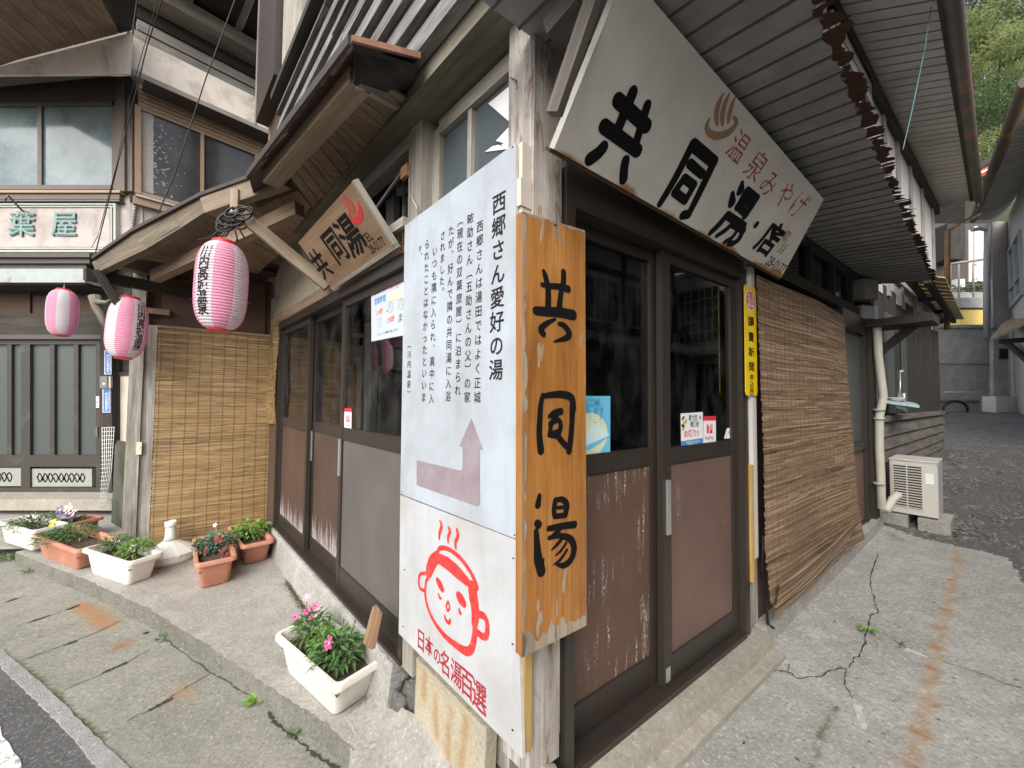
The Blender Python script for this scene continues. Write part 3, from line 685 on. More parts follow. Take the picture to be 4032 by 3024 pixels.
for i in range(N_): bm2.faces.new((ed[i], ed[i + 1], dn[i + 1], dn[i]))
ed = [g[N_, i] for i in range(N_ + 1)]; dn = [bm2.verts.new(v.co - FB.n * .05) for v in ed]
for i in range(N_): bm2.faces.new((ed[i], ed[i + 1], dn[i + 1], dn[i]))
ed = [g[0, i] for i in range(N_ + 1)]; dn = [bm2.verts.new(v.co - FB.n * .05) for v in ed]
for i in range(N_): bm2.faces.new((ed[i], ed[i + 1], dn[i + 1], dn[i]))
part('plaster_patch', bm2, M['plaster'], smooth=False); bm.free()
# foundation strip under the left doors (battered face) and its broken end
bm = nb(); n = 60
prof = [(-.05, -.6), (.085, -.6), (.062, -.10), (.040, .10), (.028, .128), (-.05, .128)]
rows = []
for i in range(n + 1):
    a = -3.62 + (3.62 - .86) * i / n; e = random.uniform(-.005, .005)
    rows.append([bm.verts.new(FB.pt(a, z + (e if 0 < k < 5 else 0), c + random.uniform(-.004, .004))) for k, (c, z) in enumerate(prof)])
for r0, r1 in zip(rows, rows[1:]):
    for k in range(5): bm.faces.new((r0[k], r0[k + 1], r1[k + 1], r1[k]))
bm.faces.new(rows[-1]); part('foundation', bm, M['found'], smooth=False)
bm = bmesh.new(); g = {}
for i in range(46):
    for j in range(14):
        a = -1.02 + i * .026; u_ = j / 13; c_ = (.19 + .10 * min(1, i / 25)) * (1 - u_) * (1 - .12 * math.sin(i * .35)) + .03; p = FB.pt(a, 0, c_)
        z_ = W_h(p.x, p.y) - .02 + .022 * min(1, u_ * 6) + (.05 + .10 * min(1, max(0, (a + .98) * 3))) * u_ ** 2.2 + .005 * math.sin(i * 1.3 + j) * math.sin(j * .9 + i * .4) + random.uniform(-.003, .003)
        g[i, j] = bm.verts.new((p.x, p.y, z_))
for i in range(45):
    for j in range(13): bm.faces.new((g[i, j], g[i + 1, j], g[i + 1, j + 1], g[i, j + 1]))
part('concrete_skirt', bm, M['walk'], smooth=True)
random.seed(12)
for (a, z, r_) in ((-.84, .06, .05), (-.81, -.02, .06), (-.85, -.07, .055), (-.80, .10, .03), (-.79, -.10, .05), (-.87, -.11, .04)):
    bm = bmesh.new(); bmesh.ops.create_icosphere(bm, subdivisions=2, radius=1)
    for v in bm.verts: v.co *= random.uniform(.75, 1.08)
    bmesh.ops.transform(bm, matrix=Matrix.Translation(FB.pt(a, z, .012)) @ Matrix.Rotation(random.random() * 3, 4, 'Z') @ Matrix.Diagonal((r_, r_ * .8, r_ * .75, 1)), verts=bm.verts)
    part('rubble_stone', bm, M['dark_base'])
# stone threshold under the right doors
bm = nb(); poly(bm, [FA.pt(.15, -.3, -.1), FA.pt(.15, -.3, .145), FA.pt(.15, .025, .14), FA.pt(.15, .035, .085), FA.pt(.15, .095, .075), FA.pt(.15, .105, -.1)], FA.u * 1.50)
part('stone_threshold', bm, M['sill'])
# low concrete footing along the blind wall
bm = nb()
for i in range(10):
    a0 = 1.66 + i * .28; z = R_h(*(FA.pt(a0 + .14, 0, .05)).xy)
    fbox(bm, FA, a0, a0 + .279, -.3, z + .10, -.1, .05 + random.uniform(-.004, .004))
part('foundation', bm, M['found'])

def sliding_door(name, fr, a0, a1, b0, b1, rail0, rail1, c, panel, st=.045, bot=.11, top=.05, lo=None, handle=None, thick=.032):
    """one sliding door: aluminium frame with glass above and a solid panel below"""
    bm = nb(); al = M['alu']
    fbox(bm, fr, a0, a0 + st, b0, b1, c - thick, c); fbox(bm, fr, a1 - st, a1, b0, b1, c - thick, c)
    for z0, z1 in ((b0, b0 + bot), (rail0, rail1), (b1 - top, b1)): fbox(bm, fr, a0 + st, a1 - st, z0, z1, c - thick + .003, c - .003)
    for z in (rail0 - .006, rail1): fbox(bm, fr, a0 + st, a1 - st, z, z + .006, c - .02, c - .008)
    fbox(bm, fr, a0 + st, a1 - st, b0 + bot, b0 + bot + .007, c - .02, c - .001)
    d = part(name, bm, al)
    bm = nb(); fbox(bm, fr, a0 + st, a1 - st, rail1 + .006, b1 - top, c - .019, c - .015); part('glass', bm, M['glass'], d)
    bm = nb(); fbox(bm, fr, a0 + st, a1 - st, b0 + bot + .007, rail0 - .006, c - .026, c - .012, 'v'); part('lower_panel', bm, M[panel], d)
    if handle:
        bm = nb(); ha, z0, z1 = handle
        fbox(bm, fr, ha - .013, ha + .013, z0, z1, c + .0015, c + .011); fbox(bm, fr, ha - .004, ha + .004, (z0 + z1) / 2 - .012, (z0 + z1) / 2 + .004, c + .011, c + .0125)
        part('handle', bm, M['chrome'], d)
    return d
# right facade doors
sliding_door('sliding_door', FA, .193, .79, .13, 2.06, 1.087, 1.158, -.065, 'panel_brown', bot=.115)
d_ = sliding_door('sliding_door', FA, .775, 1.50, .13, 2.06, 1.087, 1.156, -.025, 'panel_clean', st=.062, bot=.105, handle=(.806, .78, 1.02))
bm = nb(); fbox(bm, FA, .785, .815, .145, .205, -.0235, -.020); part('guide_plate', bm, M['chrome'], d_)
bm = nb()
fbox(bm, FA, .147, .19, .10, 2.20, -.10, .006); fbox(bm, FA, 1.503, 1.555, .10, 2.12, -.10, .006)
fbox(bm, FA, .19, 1.503, 2.062, 2.19, -.10, .004); fbox(bm, FA, .19, 1.503, .10, .125, -.10, .012)
for c in (-.05, -.02, .006): fbox(bm, FA, .19, 1.503, .125, .132, c - .004, c)
part('door_frame', bm, M['alu'])
# post right of the doors with white strip and bare batten
bm = nb(); fbox(bm, FA, 1.56, 1.68, .12, 2.62, -.11, -.005, 'v'); part('side_post', bm, M['grey_wood'])
bm = nb(); fbox(bm, FA, 1.585, 1.635, .50, 2.14, -.002, .02, 'v'); part('white_strip', bm, M['drift'])
bm = nb(); fbox(bm, FA, 1.556, 1.583, .38, 1.02, -.002, .022, 'v'); part('bare_batten', bm, M['ply'])
# left facade doors
sliding_door('sliding_door', FB, -1.80, -.87, .15, 2.03, 1.10, 1.172, -.025, 'panel_grey', bot=.12, handle=(-1.775, .86, 1.10))
sliding_door('sliding_door', FB, -2.56, -1.77, .15, 2.03, 1.10, 1.172, -.065, 'panel_bloom', bot=.10, handle=(-2.535, .86, 1.10))
sliding_door('sliding_door', FB, -3.42, -2.53, .15, 2.03, 1.10, 1.172, -.025, 'panel_bloom', bot=.10)
bm = nb()
fbox(bm, FB, -3.46, -3.422, .13, 2.10, -.10, .006); fbox(bm, FB, -.868, -.83, .13, 2.10, -.10, .006)
fbox(bm, FB, -3.422, -.868, 2.032, 2.10, -.10, .006); fbox(bm, FB, -3.46, -.83, .129, .148, -.10, .014)
part('door_frame', bm, M['alu'])
# wooden lintel and wall strips above the left doors
bm = nb(); fbox(bm, FB, -3.85, -.86, 2.101, 2.19, -.09, .0, 'u'); part('lintel', bm, M['soffit'])
bm = nb(); fbox(bm, FB, -3.85, -3.462, -.2, 2.101, -.09, -.01, 'v'); part('wall_panel', bm, M['brown_wall'])
bm = nb()
xs = [(-3.80 + i * .0125) for i in range(int(1.98 / .0125))]
for z0, z1 in ((2.19, 2.74),):
    vs = [(bm.verts.new(FB.pt(a, z0, -.02 + .008 * math.sin(i * math.pi / 3))), bm.verts.new(FB.pt(a, z1, -.02 + .008 * math.sin(i * math.pi / 3)))) for i, a in enumerate(xs)]
    for p, q in zip(vs, vs[1:]): bm.faces.new((p[0], q[0], q[1], p[1]))
part('corrugated_panel', bm, plain('cream_corrugated_sheet', (.36, .325, .25), .6, .15, 10, dirt=(.18, .15, .11), damt=(.5, .8)), smooth=True)
bm = nb(); fbox(bm, FB, -1.83, -1.80, 2.19, 2.69, -.06, .0, 'v'); fbox(bm, FB, -1.80, -.85, 2.63, 2.74, -.08, -.01, 'u'); part('opening_frame', bm, M['frame_wood'])
bm = nb(); beam(bm, FB.pt(-1.78, 2.36, -.03), FB.pt(-.92, 2.58, -.03), .012, .018); part('prop_stick', bm, M['grey_wood'])
bm = nb(); fbox(bm, FB, -1.38, -.80, 2.19, 2.235, -.03, .055, 'u'); part('ledge_board', bm, M['grey_wood'])
# inner post, transom window behind the corner
bm = nb(); fbox(bm, FB, -.86, -.735, .12, 2.70, -.105, .0, 'v'); part('inner_post', bm, M['frame_wood'])
bm = nb(); fbox(bm, FB, -.735, -.125, .1, 1.90, -.09, -.03, 'v'); part('wall_panel', bm, M['grey_wood'])
bm = nb()
fbox(bm, FB, -.735, -.675, 1.90, 2.665, -.10, -.06, 'v'); fbox(bm, FB, -.675, -.125, 2.62, 2.69, -.10, -.055, 'u'); fbox(bm, FB, -.675, -.125, 1.90, 1.95, -.10, -.055, 'u')
fbox(bm, FB, -.46, -.432, 1.95, 2.62, -.10, -.065, 'v')
tw = part('transom_window', bm, M['frame_wood'])
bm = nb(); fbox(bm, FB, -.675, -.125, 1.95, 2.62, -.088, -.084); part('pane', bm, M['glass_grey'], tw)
# pale zig-zag paper stuck behind the transom pane
bm = nb(); pts = [FB.px(1500 + x / 2.074, y / 2.074, -.075) for x, y in ((1060, 680), (868, 840), (1060, 1005), (930, 1145), (1000, 1165), (900, 1190), (840, 1235), (1000, 1215), (1060, 1205))]
poly(bm, [FB.pt(a, b, -.0815) for a, b in pts], FB.n * .0012); part('patched_paper', bm, M['sticker_white'], tw)
bm = nb(); a_, b_ = FB.px(1603, 678, .0); fbox(bm, FB, a_ - .03, a_ + .03, b_ - .032, b_ + .026, .0005, .02, 'u'); part('wood_cleat', bm, wood('fresh_orange_cleat', (.30, .14, .06), (.50, .27, .13), (.58, .36, .2)))
bm = nb(); tube(bm, [FB.p3(1618, 770, .01), FB.p3(1632, 800, .03), FB.p3(1650, 842, .03), FB.p3(1640, 815, .02), FB.p3(1622, 778, .012)], .003, 5); part('wire_hook', bm, M['drift'])
bm = nb(); tube(bm, [FB.p3(1578, 900, .03), FB.p3(1586, 905, .03), FB.p3(1588, 960, .03), FB.p3(1578, 985, .03), FB.p3(1568, 965, .03), FB.p3(1572, 925, .03), FB.p3(1578, 900, .03)], .004, 5); part('wire_hook', bm, M['iron'])
for (x, y) in ((2014, 306), (2036, 318)): pass
bm = nb(); tube(bm, [FB.p3(2012, 305, .002), FB.p3(2034, 318, .02), FB.p3(2036, 350, .012)], .0022, 5); tube(bm, [FB.p3(1948, 560, -.05), FB.p3(1976, 572, -.02)], .0022, 5); part('bent_nail', bm, M['iron'])
dc = FB.p3(1592, 735, -.22); bm = nb(); fd_ = Frame(dc, FB.u, Z)
poly(bm, [fd_.pt(.055 * math.cos(k * .2618), .065 * math.sin(k * .2618), 0) for k in range(24)], fd_.n * .03); poly(bm, [fd_.pt(.022 * math.cos(k * .5236), .026 * math.sin(k * .5236), .031) for k in range(12)], fd_.n * .006)
tube(bm, [fd_.pt(0, -.07, -.01), fd_.pt(-.01, -.3, -.01)], .02, 8); fbox(bm, fd_, -.28, -.16, -.35, .02, -.05, -.01); part('meter_dial', bm, M['pipe_grey'])
# girt and silvered lap siding of the upper storey
bm = nb(); fbox(bm, FB, -3.9, .02, 2.70, 2.80, -.12, .10, 'u'); part('girt', bm, M['girt'])
bm = nb(); z = 2.775; k = 0
while z < 3.95:
    for a0, a1 in ((-3.1, -1.5 + random.uniform(-.3, .3)),):
        for s, e in ((a0, a1), (a1 + .002, .10)):
            t_ = random.uniform(-.005, .005); h = .148; zz = random.uniform(-.006, .006)
            poly(bm, [FB.pt(s, z + t_, .105), FB.pt(s, z + t_ + zz, .150 + random.uniform(-.004, .006)), FB.pt(s, z + h + t_ + zz, .122), FB.pt(s, z + h + t_, .105)], FB.u * (e - s), FB.u)
    z += .166
part('lap_siding', bm, M['siding'])
bm = nb(); fbox(bm, FB, -3.1, .10, 2.80, 4.04, .06, .098, 'u'); part('siding_backing', bm, M['dark_wood'])
bm = nb(); fbox(bm, FB, -3.1, .15, 4.04, 4.10, .08, .20, 'u'); part('window_ledge', bm, M['dark_wood'])
bm = nb(); fbox(bm, FB, -3.05, -2.45, 4.10, 5.6, .05, .13, 'v'); part('white_board', bm, M['frame_wood'])
bm = nb(); fbox(bm, FB, -2.45, .1, 4.10, 5.6, .05, .10, 'v'); part('upper_wall', bm, M['grey_wood'])
bm = nb()
for a0, a1 in ((-2.40, -2.34), (-1.2, -1.14)): fbox(bm, FB, a0, a1, 4.10, 5.6, .10, .15, 'v')
fbox(bm, FB, -2.34, -1.2, 4.10, 4.16, .10, .15, 'u'); uw = part('upper_window', bm, M['frame_wood'])
bm = nb(); fbox(bm, FB, -2.34, -1.2, 4.16, 5.6, .102, .115); part('pane', bm, M['win_blue'], uw)
bm = nb(); fbox(bm, FB, -3.95, -3.86, 2.6, 4.95, -.05, .06, 'v'); fbox(bm, FB, -3.83, -3.78, 2.6, 4.95, -.05, .04, 'v'); part('end_post', bm, M['amber_wood'])
bm = nb(); fbox(bm, FB, -3.95, -3.1, 4.30, 7.0, -.25, .18, 'v'); part('metal_corner', bm, M['roof_dark'])
bm = nb(); fbox(bm, FB, -3.962, -3.945, 4.28, 7.0, .165, .19, 'v'); part('corner_flashing', bm, M['grey_wood'])
bm = nb(); fbox(bm, FB, -3.86, -3.1, 2.80, 4.30, -.05, .06, 'v'); part('wall_panel', bm, M['brown_wall'])
# alcove wall at the far end of the left facade
FW = Frame(FB.pt(-3.85, 0, 0), dA, Z)
bm = nb(); fbox(bm, FW, -1.02, .0, -.3, 2.72, -.09, -.03); part('alcove_wall', bm, M['brown_wall'])
bm = nb(); fbox(bm, FW, -.86, -.05, 2.015, 2.55, -.019, -.006); part('board_panel', bm, M['brown_wall'])
bm = nb(); fbox(bm, FW, -1.055, -.965, -.3, 2.5, -.03, .03, 'v'); fbox(bm, FW, -.964, -.88, -.3, 2.02, -.03, .012, 'v'); ap = part('entry_post', bm, M['grey_wood'])
bm = nb(); a, b = FW.px(548, 1765, .03); fbox(bm, FW, a - .017, a + .017, b - .055, b + .055, .03, .042); fbox(bm, FW, a - .006, a + .006, b - .005, b + .022, .042, .046); part('switch_plate', bm, M['cream'], ap)
bm = nb()
for zz, a in ((2.30, -.62), (2.33, -.23)): fbox(bm, FW, a - .05, a + .05, zz, zz + .022, -.006, .0)
fbox(bm, FW, -.98, -.80, 2.12, 2.17, .0, .05, 'u'); part('nailed_strip', bm, M['soffit'])
# porch roof over the left doors
eR, eL = on_z(1383, 160, 2.66), on_z(978, 690, 2.66)
wR, wL = FB.p3(1652, 226, .15), FB.pt(-3.4, 2.86, .15)
bm = nb(); hexa(bm, [eL, eR, wR, wL], (0, 0, .022)); pr = part('porch_roof', bm, M['roof_dark'])
bm = nb(); hexa(bm, [eR + V((0, 0, -.008)), wR + V((0, 0, -.012)), wR + V((0, 0, .014)), eR + V((0, 0, .014))], (wR - eR).cross(Z).normalized() * .012); part('copper_trim', bm, M['copper'], pr)
bm = nb(); hexa(bm, [eL + V((0, 0, -.02)), eR + V((0, 0, -.02)), eR + V((0, 0, .018)), eL + V((0, 0, .018))], (eL - eR).cross(Z).normalized() * -.012); part('edge_strip', bm, M['roof_dark'], pr)
bR, bL = on_z(1418, 300, 2.665), on_z(1105, 660, 2.665)
bm = nb(); beam(bm, bR, bL + (bL - bR).normalized() * .15, .085, .10); part('porch_beam', bm, M['soffit'], pr)
iR, iL = FB.pt(-.72, 2.74, .02), FB.pt(-3.85, 2.695, .02)
bm = nb(); sR, sL = bR + V((0, 0, .02)), bL + V((0, 0, .02))
n = 26
K2 = V((-3.3, 4.5, 2.56)); K1 = at_depth(360, 1050, 2.98)
def strip(p, q, r_, s, n, e):
    for i in range(n):
        a, b = i / n, (i + 1) / n - .004 / max((q - p).length / n, .01) * .6 / n
        z = random.uniform(-.003, .003)
        hexa(bm, [p.lerp(q, a) + Z * z, p.lerp(q, b) + Z * z, r_.lerp(s, b) + Z * z, r_.lerp(s, a) + Z * z], (0, 0, e), (r_ - p))
strip(sR, sL, iR, FB.pt(-2.2, 2.72, .02), 22, .012)
strip(at_depth(1112, 668, 2.42), at_depth(363, 1038, 3.08), FB.pt(-2.2, 2.72, .02), K2, 24, .012)
part('soffit', bm, M['soffit'], pr)
# narrow outer soffit between edge and beam
bm = nb(); strip(eR + V((0, 0, -.004)), eL + V((0, 0, -.004)), sR + V((0, 0, .03)), sL + V((0, 0, .03)), 26, .008); part('outer_soffit', bm, M['soffit'], pr)
bm = nb(); d_ = (wR - eR).cross(Z).normalized()
eE = FB.p3(1600, 425, .0); q0 = on_z(1395, 318, 2.60); hexa(bm, [q0, eE, wR + V((0, 0, -.035)), on_z(1398, 178, 2.69)], -d_ * .02); part('end_board', bm, M['dark_wood'], pr)
bm = nb(); beam(bm, on_z(1408, 325, 2.625), FB.p3(1612, 437, .02), .03, .04); part('end_rail', bm, M['frame_wood'], pr)
# rake board, its roof and second rafter
def dk(x): return 2.35 + (1115 - x) / 750 * .66
bm = nb(); hexa(bm, [at_depth(806, 838, dk(806)), at_depth(1118, 728, dk(1118)), at_depth(1112, 660, dk(1112)), at_depth(786, 778, dk(786))], V((.02, .05, 0))); part('rake_board', bm, M['rake_wood'], pr)
bm = nb()
t_ = [(786, 780), (650, 850), (512, 924), (363, 1032)]; b_ = [(806, 836), (715, 895), (580, 978), (377, 1074)]
for i in range(3):
    hexa(bm, [at_depth(*b_[i + 1], dk(b_[i + 1][0]) + .012), at_depth(*b_[i], dk(b_[i][0]) + .012), at_depth(*t_[i], dk(t_[i][0]) + .012), at_depth(*t_[i + 1], dk(t_[i + 1][0]) + .012)], V((.02, .05, 0)))
part('rake_board', bm, M['green_wood'], pr)
bm = nb(); t_ = [(1112, 652), (786, 770), (512, 914), (360, 1020)]
for p, q in zip(t_, t_[1:]):
    p3, q3 = at_depth(*p, dk(p[0]) - .02), at_depth(*q, dk(q[0]) - .02); hexa(bm, [q3, p3, p3 + V((.55, 1.35, .05)), q3 + V((.35, 1.6, .05))], (0, 0, .025))
part('rake_roof', bm, M['roof_dark'], pr)
bm = nb(); beam(bm, at_depth(1180, 825, 2.52), at_depth(610, 1090, 3.22), .07, .09); part('rafter', bm, M['soffit'], pr)
bm = nb(); beam(bm, at_depth(955, 850, 2.42), FB.p3(1292, 1128, .03), .06, .075); part('brace', bm, M['rake_wood'], pr)
bm = nb(); beam(bm, at_depth(930, 820, 2.50) + V((0, 0, .12)), at_depth(930, 860, 2.50) - V((0, 0, .02)), .05, .05); part('hanger_block', bm, M['rake_wood'], pr)
bm = nb(); beam(bm, K1 + V((.02, .02, -.02)), K1 + V((.12, .15, -.34)), .04, .05); beam(bm, K1 + V((-.05, 0, -.06)), K1 + V((.5, 1.3, -.0)), .05, .09); part('eave_bracket', bm, M['dark_wood'], pr)

# interior of the shop, seen through the glass
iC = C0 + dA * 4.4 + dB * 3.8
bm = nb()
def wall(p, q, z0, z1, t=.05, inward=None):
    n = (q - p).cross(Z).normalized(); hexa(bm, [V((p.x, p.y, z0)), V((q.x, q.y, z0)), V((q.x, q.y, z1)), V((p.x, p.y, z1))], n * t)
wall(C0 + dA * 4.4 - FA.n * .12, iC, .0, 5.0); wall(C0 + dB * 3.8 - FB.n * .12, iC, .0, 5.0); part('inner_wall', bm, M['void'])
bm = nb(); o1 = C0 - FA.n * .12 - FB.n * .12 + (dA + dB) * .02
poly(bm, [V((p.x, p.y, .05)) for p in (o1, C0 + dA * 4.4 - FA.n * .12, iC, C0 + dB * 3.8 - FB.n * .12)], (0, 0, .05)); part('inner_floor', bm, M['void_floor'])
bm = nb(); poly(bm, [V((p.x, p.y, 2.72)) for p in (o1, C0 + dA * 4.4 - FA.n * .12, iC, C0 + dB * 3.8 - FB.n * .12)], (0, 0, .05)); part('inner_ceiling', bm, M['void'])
# right facade: wall behind the blind, transom strip, far door and long dark wall
bm = nb(); fbox(bm, FA, 1.68, 3.46, .05, 2.10, -.10, -.02); part('wall_panel', bm, M['brown_wall'])
bm = nb(); fbox(bm, FA, .165, 4.35, 2.19, 2.27, -.12, -.01, 'u'); fbox(bm, FA, .165, 4.35, 2.56, 2.64, -.12, -.01, 'u')
for a in (.165, .9, 1.69, 2.2, 2.75, 3.3, 3.85, 4.28): fbox(bm, FA, a, a + .05, 2.27, 2.56, -.10, -.02, 'v')
tr_ = part('transom_window', bm, M['dark_wood'])
bm = nb(); fbox(bm, FA, .17, 4.34, 2.27, 2.56, -.07, -.06); part('pane', bm, M['glass_dark'], tr_)
bm = nb(); fbox(bm, FA, 3.46, 3.53, .15, 2.19, -.08, .0, 'v'); fbox(bm, FA, 4.17, 4.24, .15, 2.19, -.08, .0, 'v'); fbox(bm, FA, 3.53, 4.17, 2.02, 2.19, -.08, .0, 'u'); fbox(bm, FA, 3.53, 4.17, .92, 1.0, -.07, -.01, 'u'); fbox(bm, FA, 3.53, 4.17, .15, .25, -.07, -.01, 'u')
fd = part('sliding_door', bm, M['alu'])
bm = nb(); fbox(bm, FA, 3.53, 4.17, 1.0, 2.02, -.05, -.04); part('glass', bm, M['frost'], fd)
bm = nb(); fbox(bm, FA, 3.53, 4.17, .25, .92, -.05, -.035); part('lower_panel', bm, M['panel_clean'], fd)
bm = nb(); fbox(bm, FA, 4.28, 4.42, .1, 2.7, -.12, .03, 'v'); part('side_post', bm, M['dark_wood'])
bm = nb(); fbox(bm, FA, 4.2, 4.6, 2.10, 2.17, -.05, .45, 'n'); beam(bm, FA.pt(4.45, 1.85, .03), FA.pt(4.45, 2.2, .40), .05, .07); part('canopy_bracket', bm, M['dark_wood'])
# long wall beyond: vertical boards above, lapped boards below
bm = nb(); a = 4.45
cols = []
while a < 9.7:
    wd = random.choice((.18, .25, .32)); cols.append((a, min(a + wd, 9.7))); a += wd + .012
for s, e in cols: fbox(bm, FA, s, e, 1.22, 2.75, -.15, -.06 + random.uniform(-.012, .012), 'v')
part('vertical_boarding', bm, M['dark_wood'])
bm = nb()
for s, e in ((4.55, 4.95), (5.35, 5.72), (6.3, 6.5)): fbox(bm, FA, s, e, 1.24, 2.42, -.06, -.035)
part('grey_shutter', bm, M['frost'])
bm = nb(); fbox(bm, FA, 4.42, 9.7, 1.16, 1.22, -.15, .01, 'u')
for i in range(7):
    z = .16 + i * .14
    poly(bm, [FA.pt(4.45, z, -.1), FA.pt(4.45, z, .0), FA.pt(4.45, z + .15, -.03), FA.pt(4.45, z + .15, -.1)], FA.u * 5.2, FA.u)
part('lapped_boarding', bm, M['lapped'])
# upper storey on the right facade, eave and rusty gutter
bm = nb(); fbox(bm, FA, .2, 9.75, 2.64, 5.2, -.2, -.06); part('upper_wall', bm, M['drift'])
bm = nb()
for a in (.5, 1.4, 2.3, 3.2, 4.15, 4.75, 5.5, 6.3, 7.2, 8.2, 9.3): fbox(bm, FA, a, a + .12, 2.64, 5.0, -.06, -.03, 'v')
fbox(bm, FA, .2, 9.75, 2.9, 3.0, -.06, -.02, 'u')
for i in range(3): fbox(bm, FA, 3.4, 4.75, 4.6 + i * .13, 4.7 + i * .13, -.03, -.005, 'u')
part('upper_framing', bm, M['grey_wood'])
g1, g2 = on_z(3705, 0, 5.0), on_z(3828, 790, 5.0); gd = (g2 - g1).normalized(); g0 = g1 - gd * 5
bm = nb(); fr_in = lambda t: FA.pt(t, 5.02, -.06)
nn = 70
for i in range(nn):
    p, q = g0.lerp(g2, i / nn), g0.lerp(g2, (i + .86) / nn); a, b = -1.5 + 11.2 * i / nn, -1.5 + 11.2 * (i + .86) / nn
    hexa(bm, [p, q, fr_in(b), fr_in(a)], (0, 0, .012), FA.n)
sf = part('eave_soffit', bm, M['stucco'])
bm = nb(); hexa(bm, [g0 + V((0, 0, .02)), g2 + V((0, 0, .02)), fr_in(9.8) + V((0, 0, .02)), fr_in(-1.5) + V((0, 0, .02))], (0, 0, .05)); part('eave_roof', bm, M['dark_wood'])
bm = nb(); beam(bm, FA.pt(-1.5, 4.92, -.02), FA.pt(9.75, 4.92, -.02), .06, .12); beam(bm, g0 - gd.cross(Z) * .0 + V((0, 0, .03)), g2 + V((0, 0, .03)), .05, .08); part('eave_fascia', bm, M['dark_wood'])
bm = nb(); off = (g2 - g0).cross(Z).normalized() * .07; tube(bm, [g0 + off, g2 + off], .062, 12); tube(bm, [g2 + off, g2 + off + V((.03, .03, -.25)), FA.pt(9.7, 4.5, .1), FA.pt(9.75, 2.7, .05)], .04, 8); part('gutter', bm, M['gutter_rust'])
bm = nb(); poly(bm, [V((p.x, p.y, 5.25)) for p in (C0 - dA * .2 + FA.n * .0, FA.pt(9.8, 0, 0), FA.pt(9.8, 0, -4), C0 + dB * 3.8 + dA * 2, C0 + dB * 3.8)], (0, 0, .06)); part('upper_roof', bm, M['roof_dark'])
# rusted corrugated canopy
o1, o2 = on_z(3300, 0, 2.45), on_z(3693, 1100, 2.45); od = (o2 - o1).normalized(); o0 = o1 - od * (o1 - C0 + dA * .15).dot(od) if False else o1 - od * .75
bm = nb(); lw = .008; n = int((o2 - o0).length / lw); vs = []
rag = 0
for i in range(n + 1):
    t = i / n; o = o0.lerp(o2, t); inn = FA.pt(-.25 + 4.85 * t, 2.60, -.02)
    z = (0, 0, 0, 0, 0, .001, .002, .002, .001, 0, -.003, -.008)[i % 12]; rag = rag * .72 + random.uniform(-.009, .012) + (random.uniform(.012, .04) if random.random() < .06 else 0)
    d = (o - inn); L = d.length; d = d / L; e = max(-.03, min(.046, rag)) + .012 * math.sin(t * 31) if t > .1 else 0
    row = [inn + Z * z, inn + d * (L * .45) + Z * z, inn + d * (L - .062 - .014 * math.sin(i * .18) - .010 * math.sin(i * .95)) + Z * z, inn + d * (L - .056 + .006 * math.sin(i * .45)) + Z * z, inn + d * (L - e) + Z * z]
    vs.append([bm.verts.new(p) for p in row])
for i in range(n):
    for k in range(4):
        if k == 3 and random.random() < .03: continue
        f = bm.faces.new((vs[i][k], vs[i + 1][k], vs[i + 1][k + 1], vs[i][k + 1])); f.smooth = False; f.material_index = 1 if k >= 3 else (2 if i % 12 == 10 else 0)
        uvl = bm.loops.layers.uv[0]
cn = part('corrugated_canopy', bm, [M['grey_steel'], M['steel_rust'], plain('dark_seam', (.085, .083, .08), .8, .3)])  # evenly spaced rib strips get a darker seam colour
bm = nb()
for f_ in (.2, .62):
    beam(bm, FA.pt(-.25, 2.60, -.02).lerp(o0, f_) + Z * .045, FA.pt(4.6, 2.60, -.02).lerp(o2, f_) + Z * .045, .05, .04)
part('purlin', bm, M['dark_wood'], cn)
bm = nb()
for (p, q, d0_, d1_, w_) in (((2339, -10), (2182, 450), .95, 1.02, .028), ((2275, -10), (2160, 125), 1.05, 1.12, .04)):
    beam(bm, at_depth(*p, d0_), at_depth(*q, d1_), w_, w_ * 1.4)
part('canopy_strut', bm, M['strut_wood'], cn)
bm = nb(); fbox(bm, FA, .13, 1.7, 2.20, 2.6, -.05, -.025); part('wall_panel', bm, M['dark_wood'])

# ------------------------------------------------------------------ signs on the bathhouse
def board(fr, pts, c, thick, mat, edge=None, name='board', parent=None):
    """thin board on a frame from four picture corners (bl, br, tr, tl)"""
    bm = nb(); q = [fr.p3(x, y, c) for x, y in pts]
    hexa(bm, q, fr.n * -thick, (q[3] - q[0]))
    if edge:
        for f in bm.faces:
            f.normal_update()
            if abs(f.normal.dot(fr.n)) < .7: f.material_index = 1
    return mk(name, bm, [mat, edge] if edge else mat, parent)
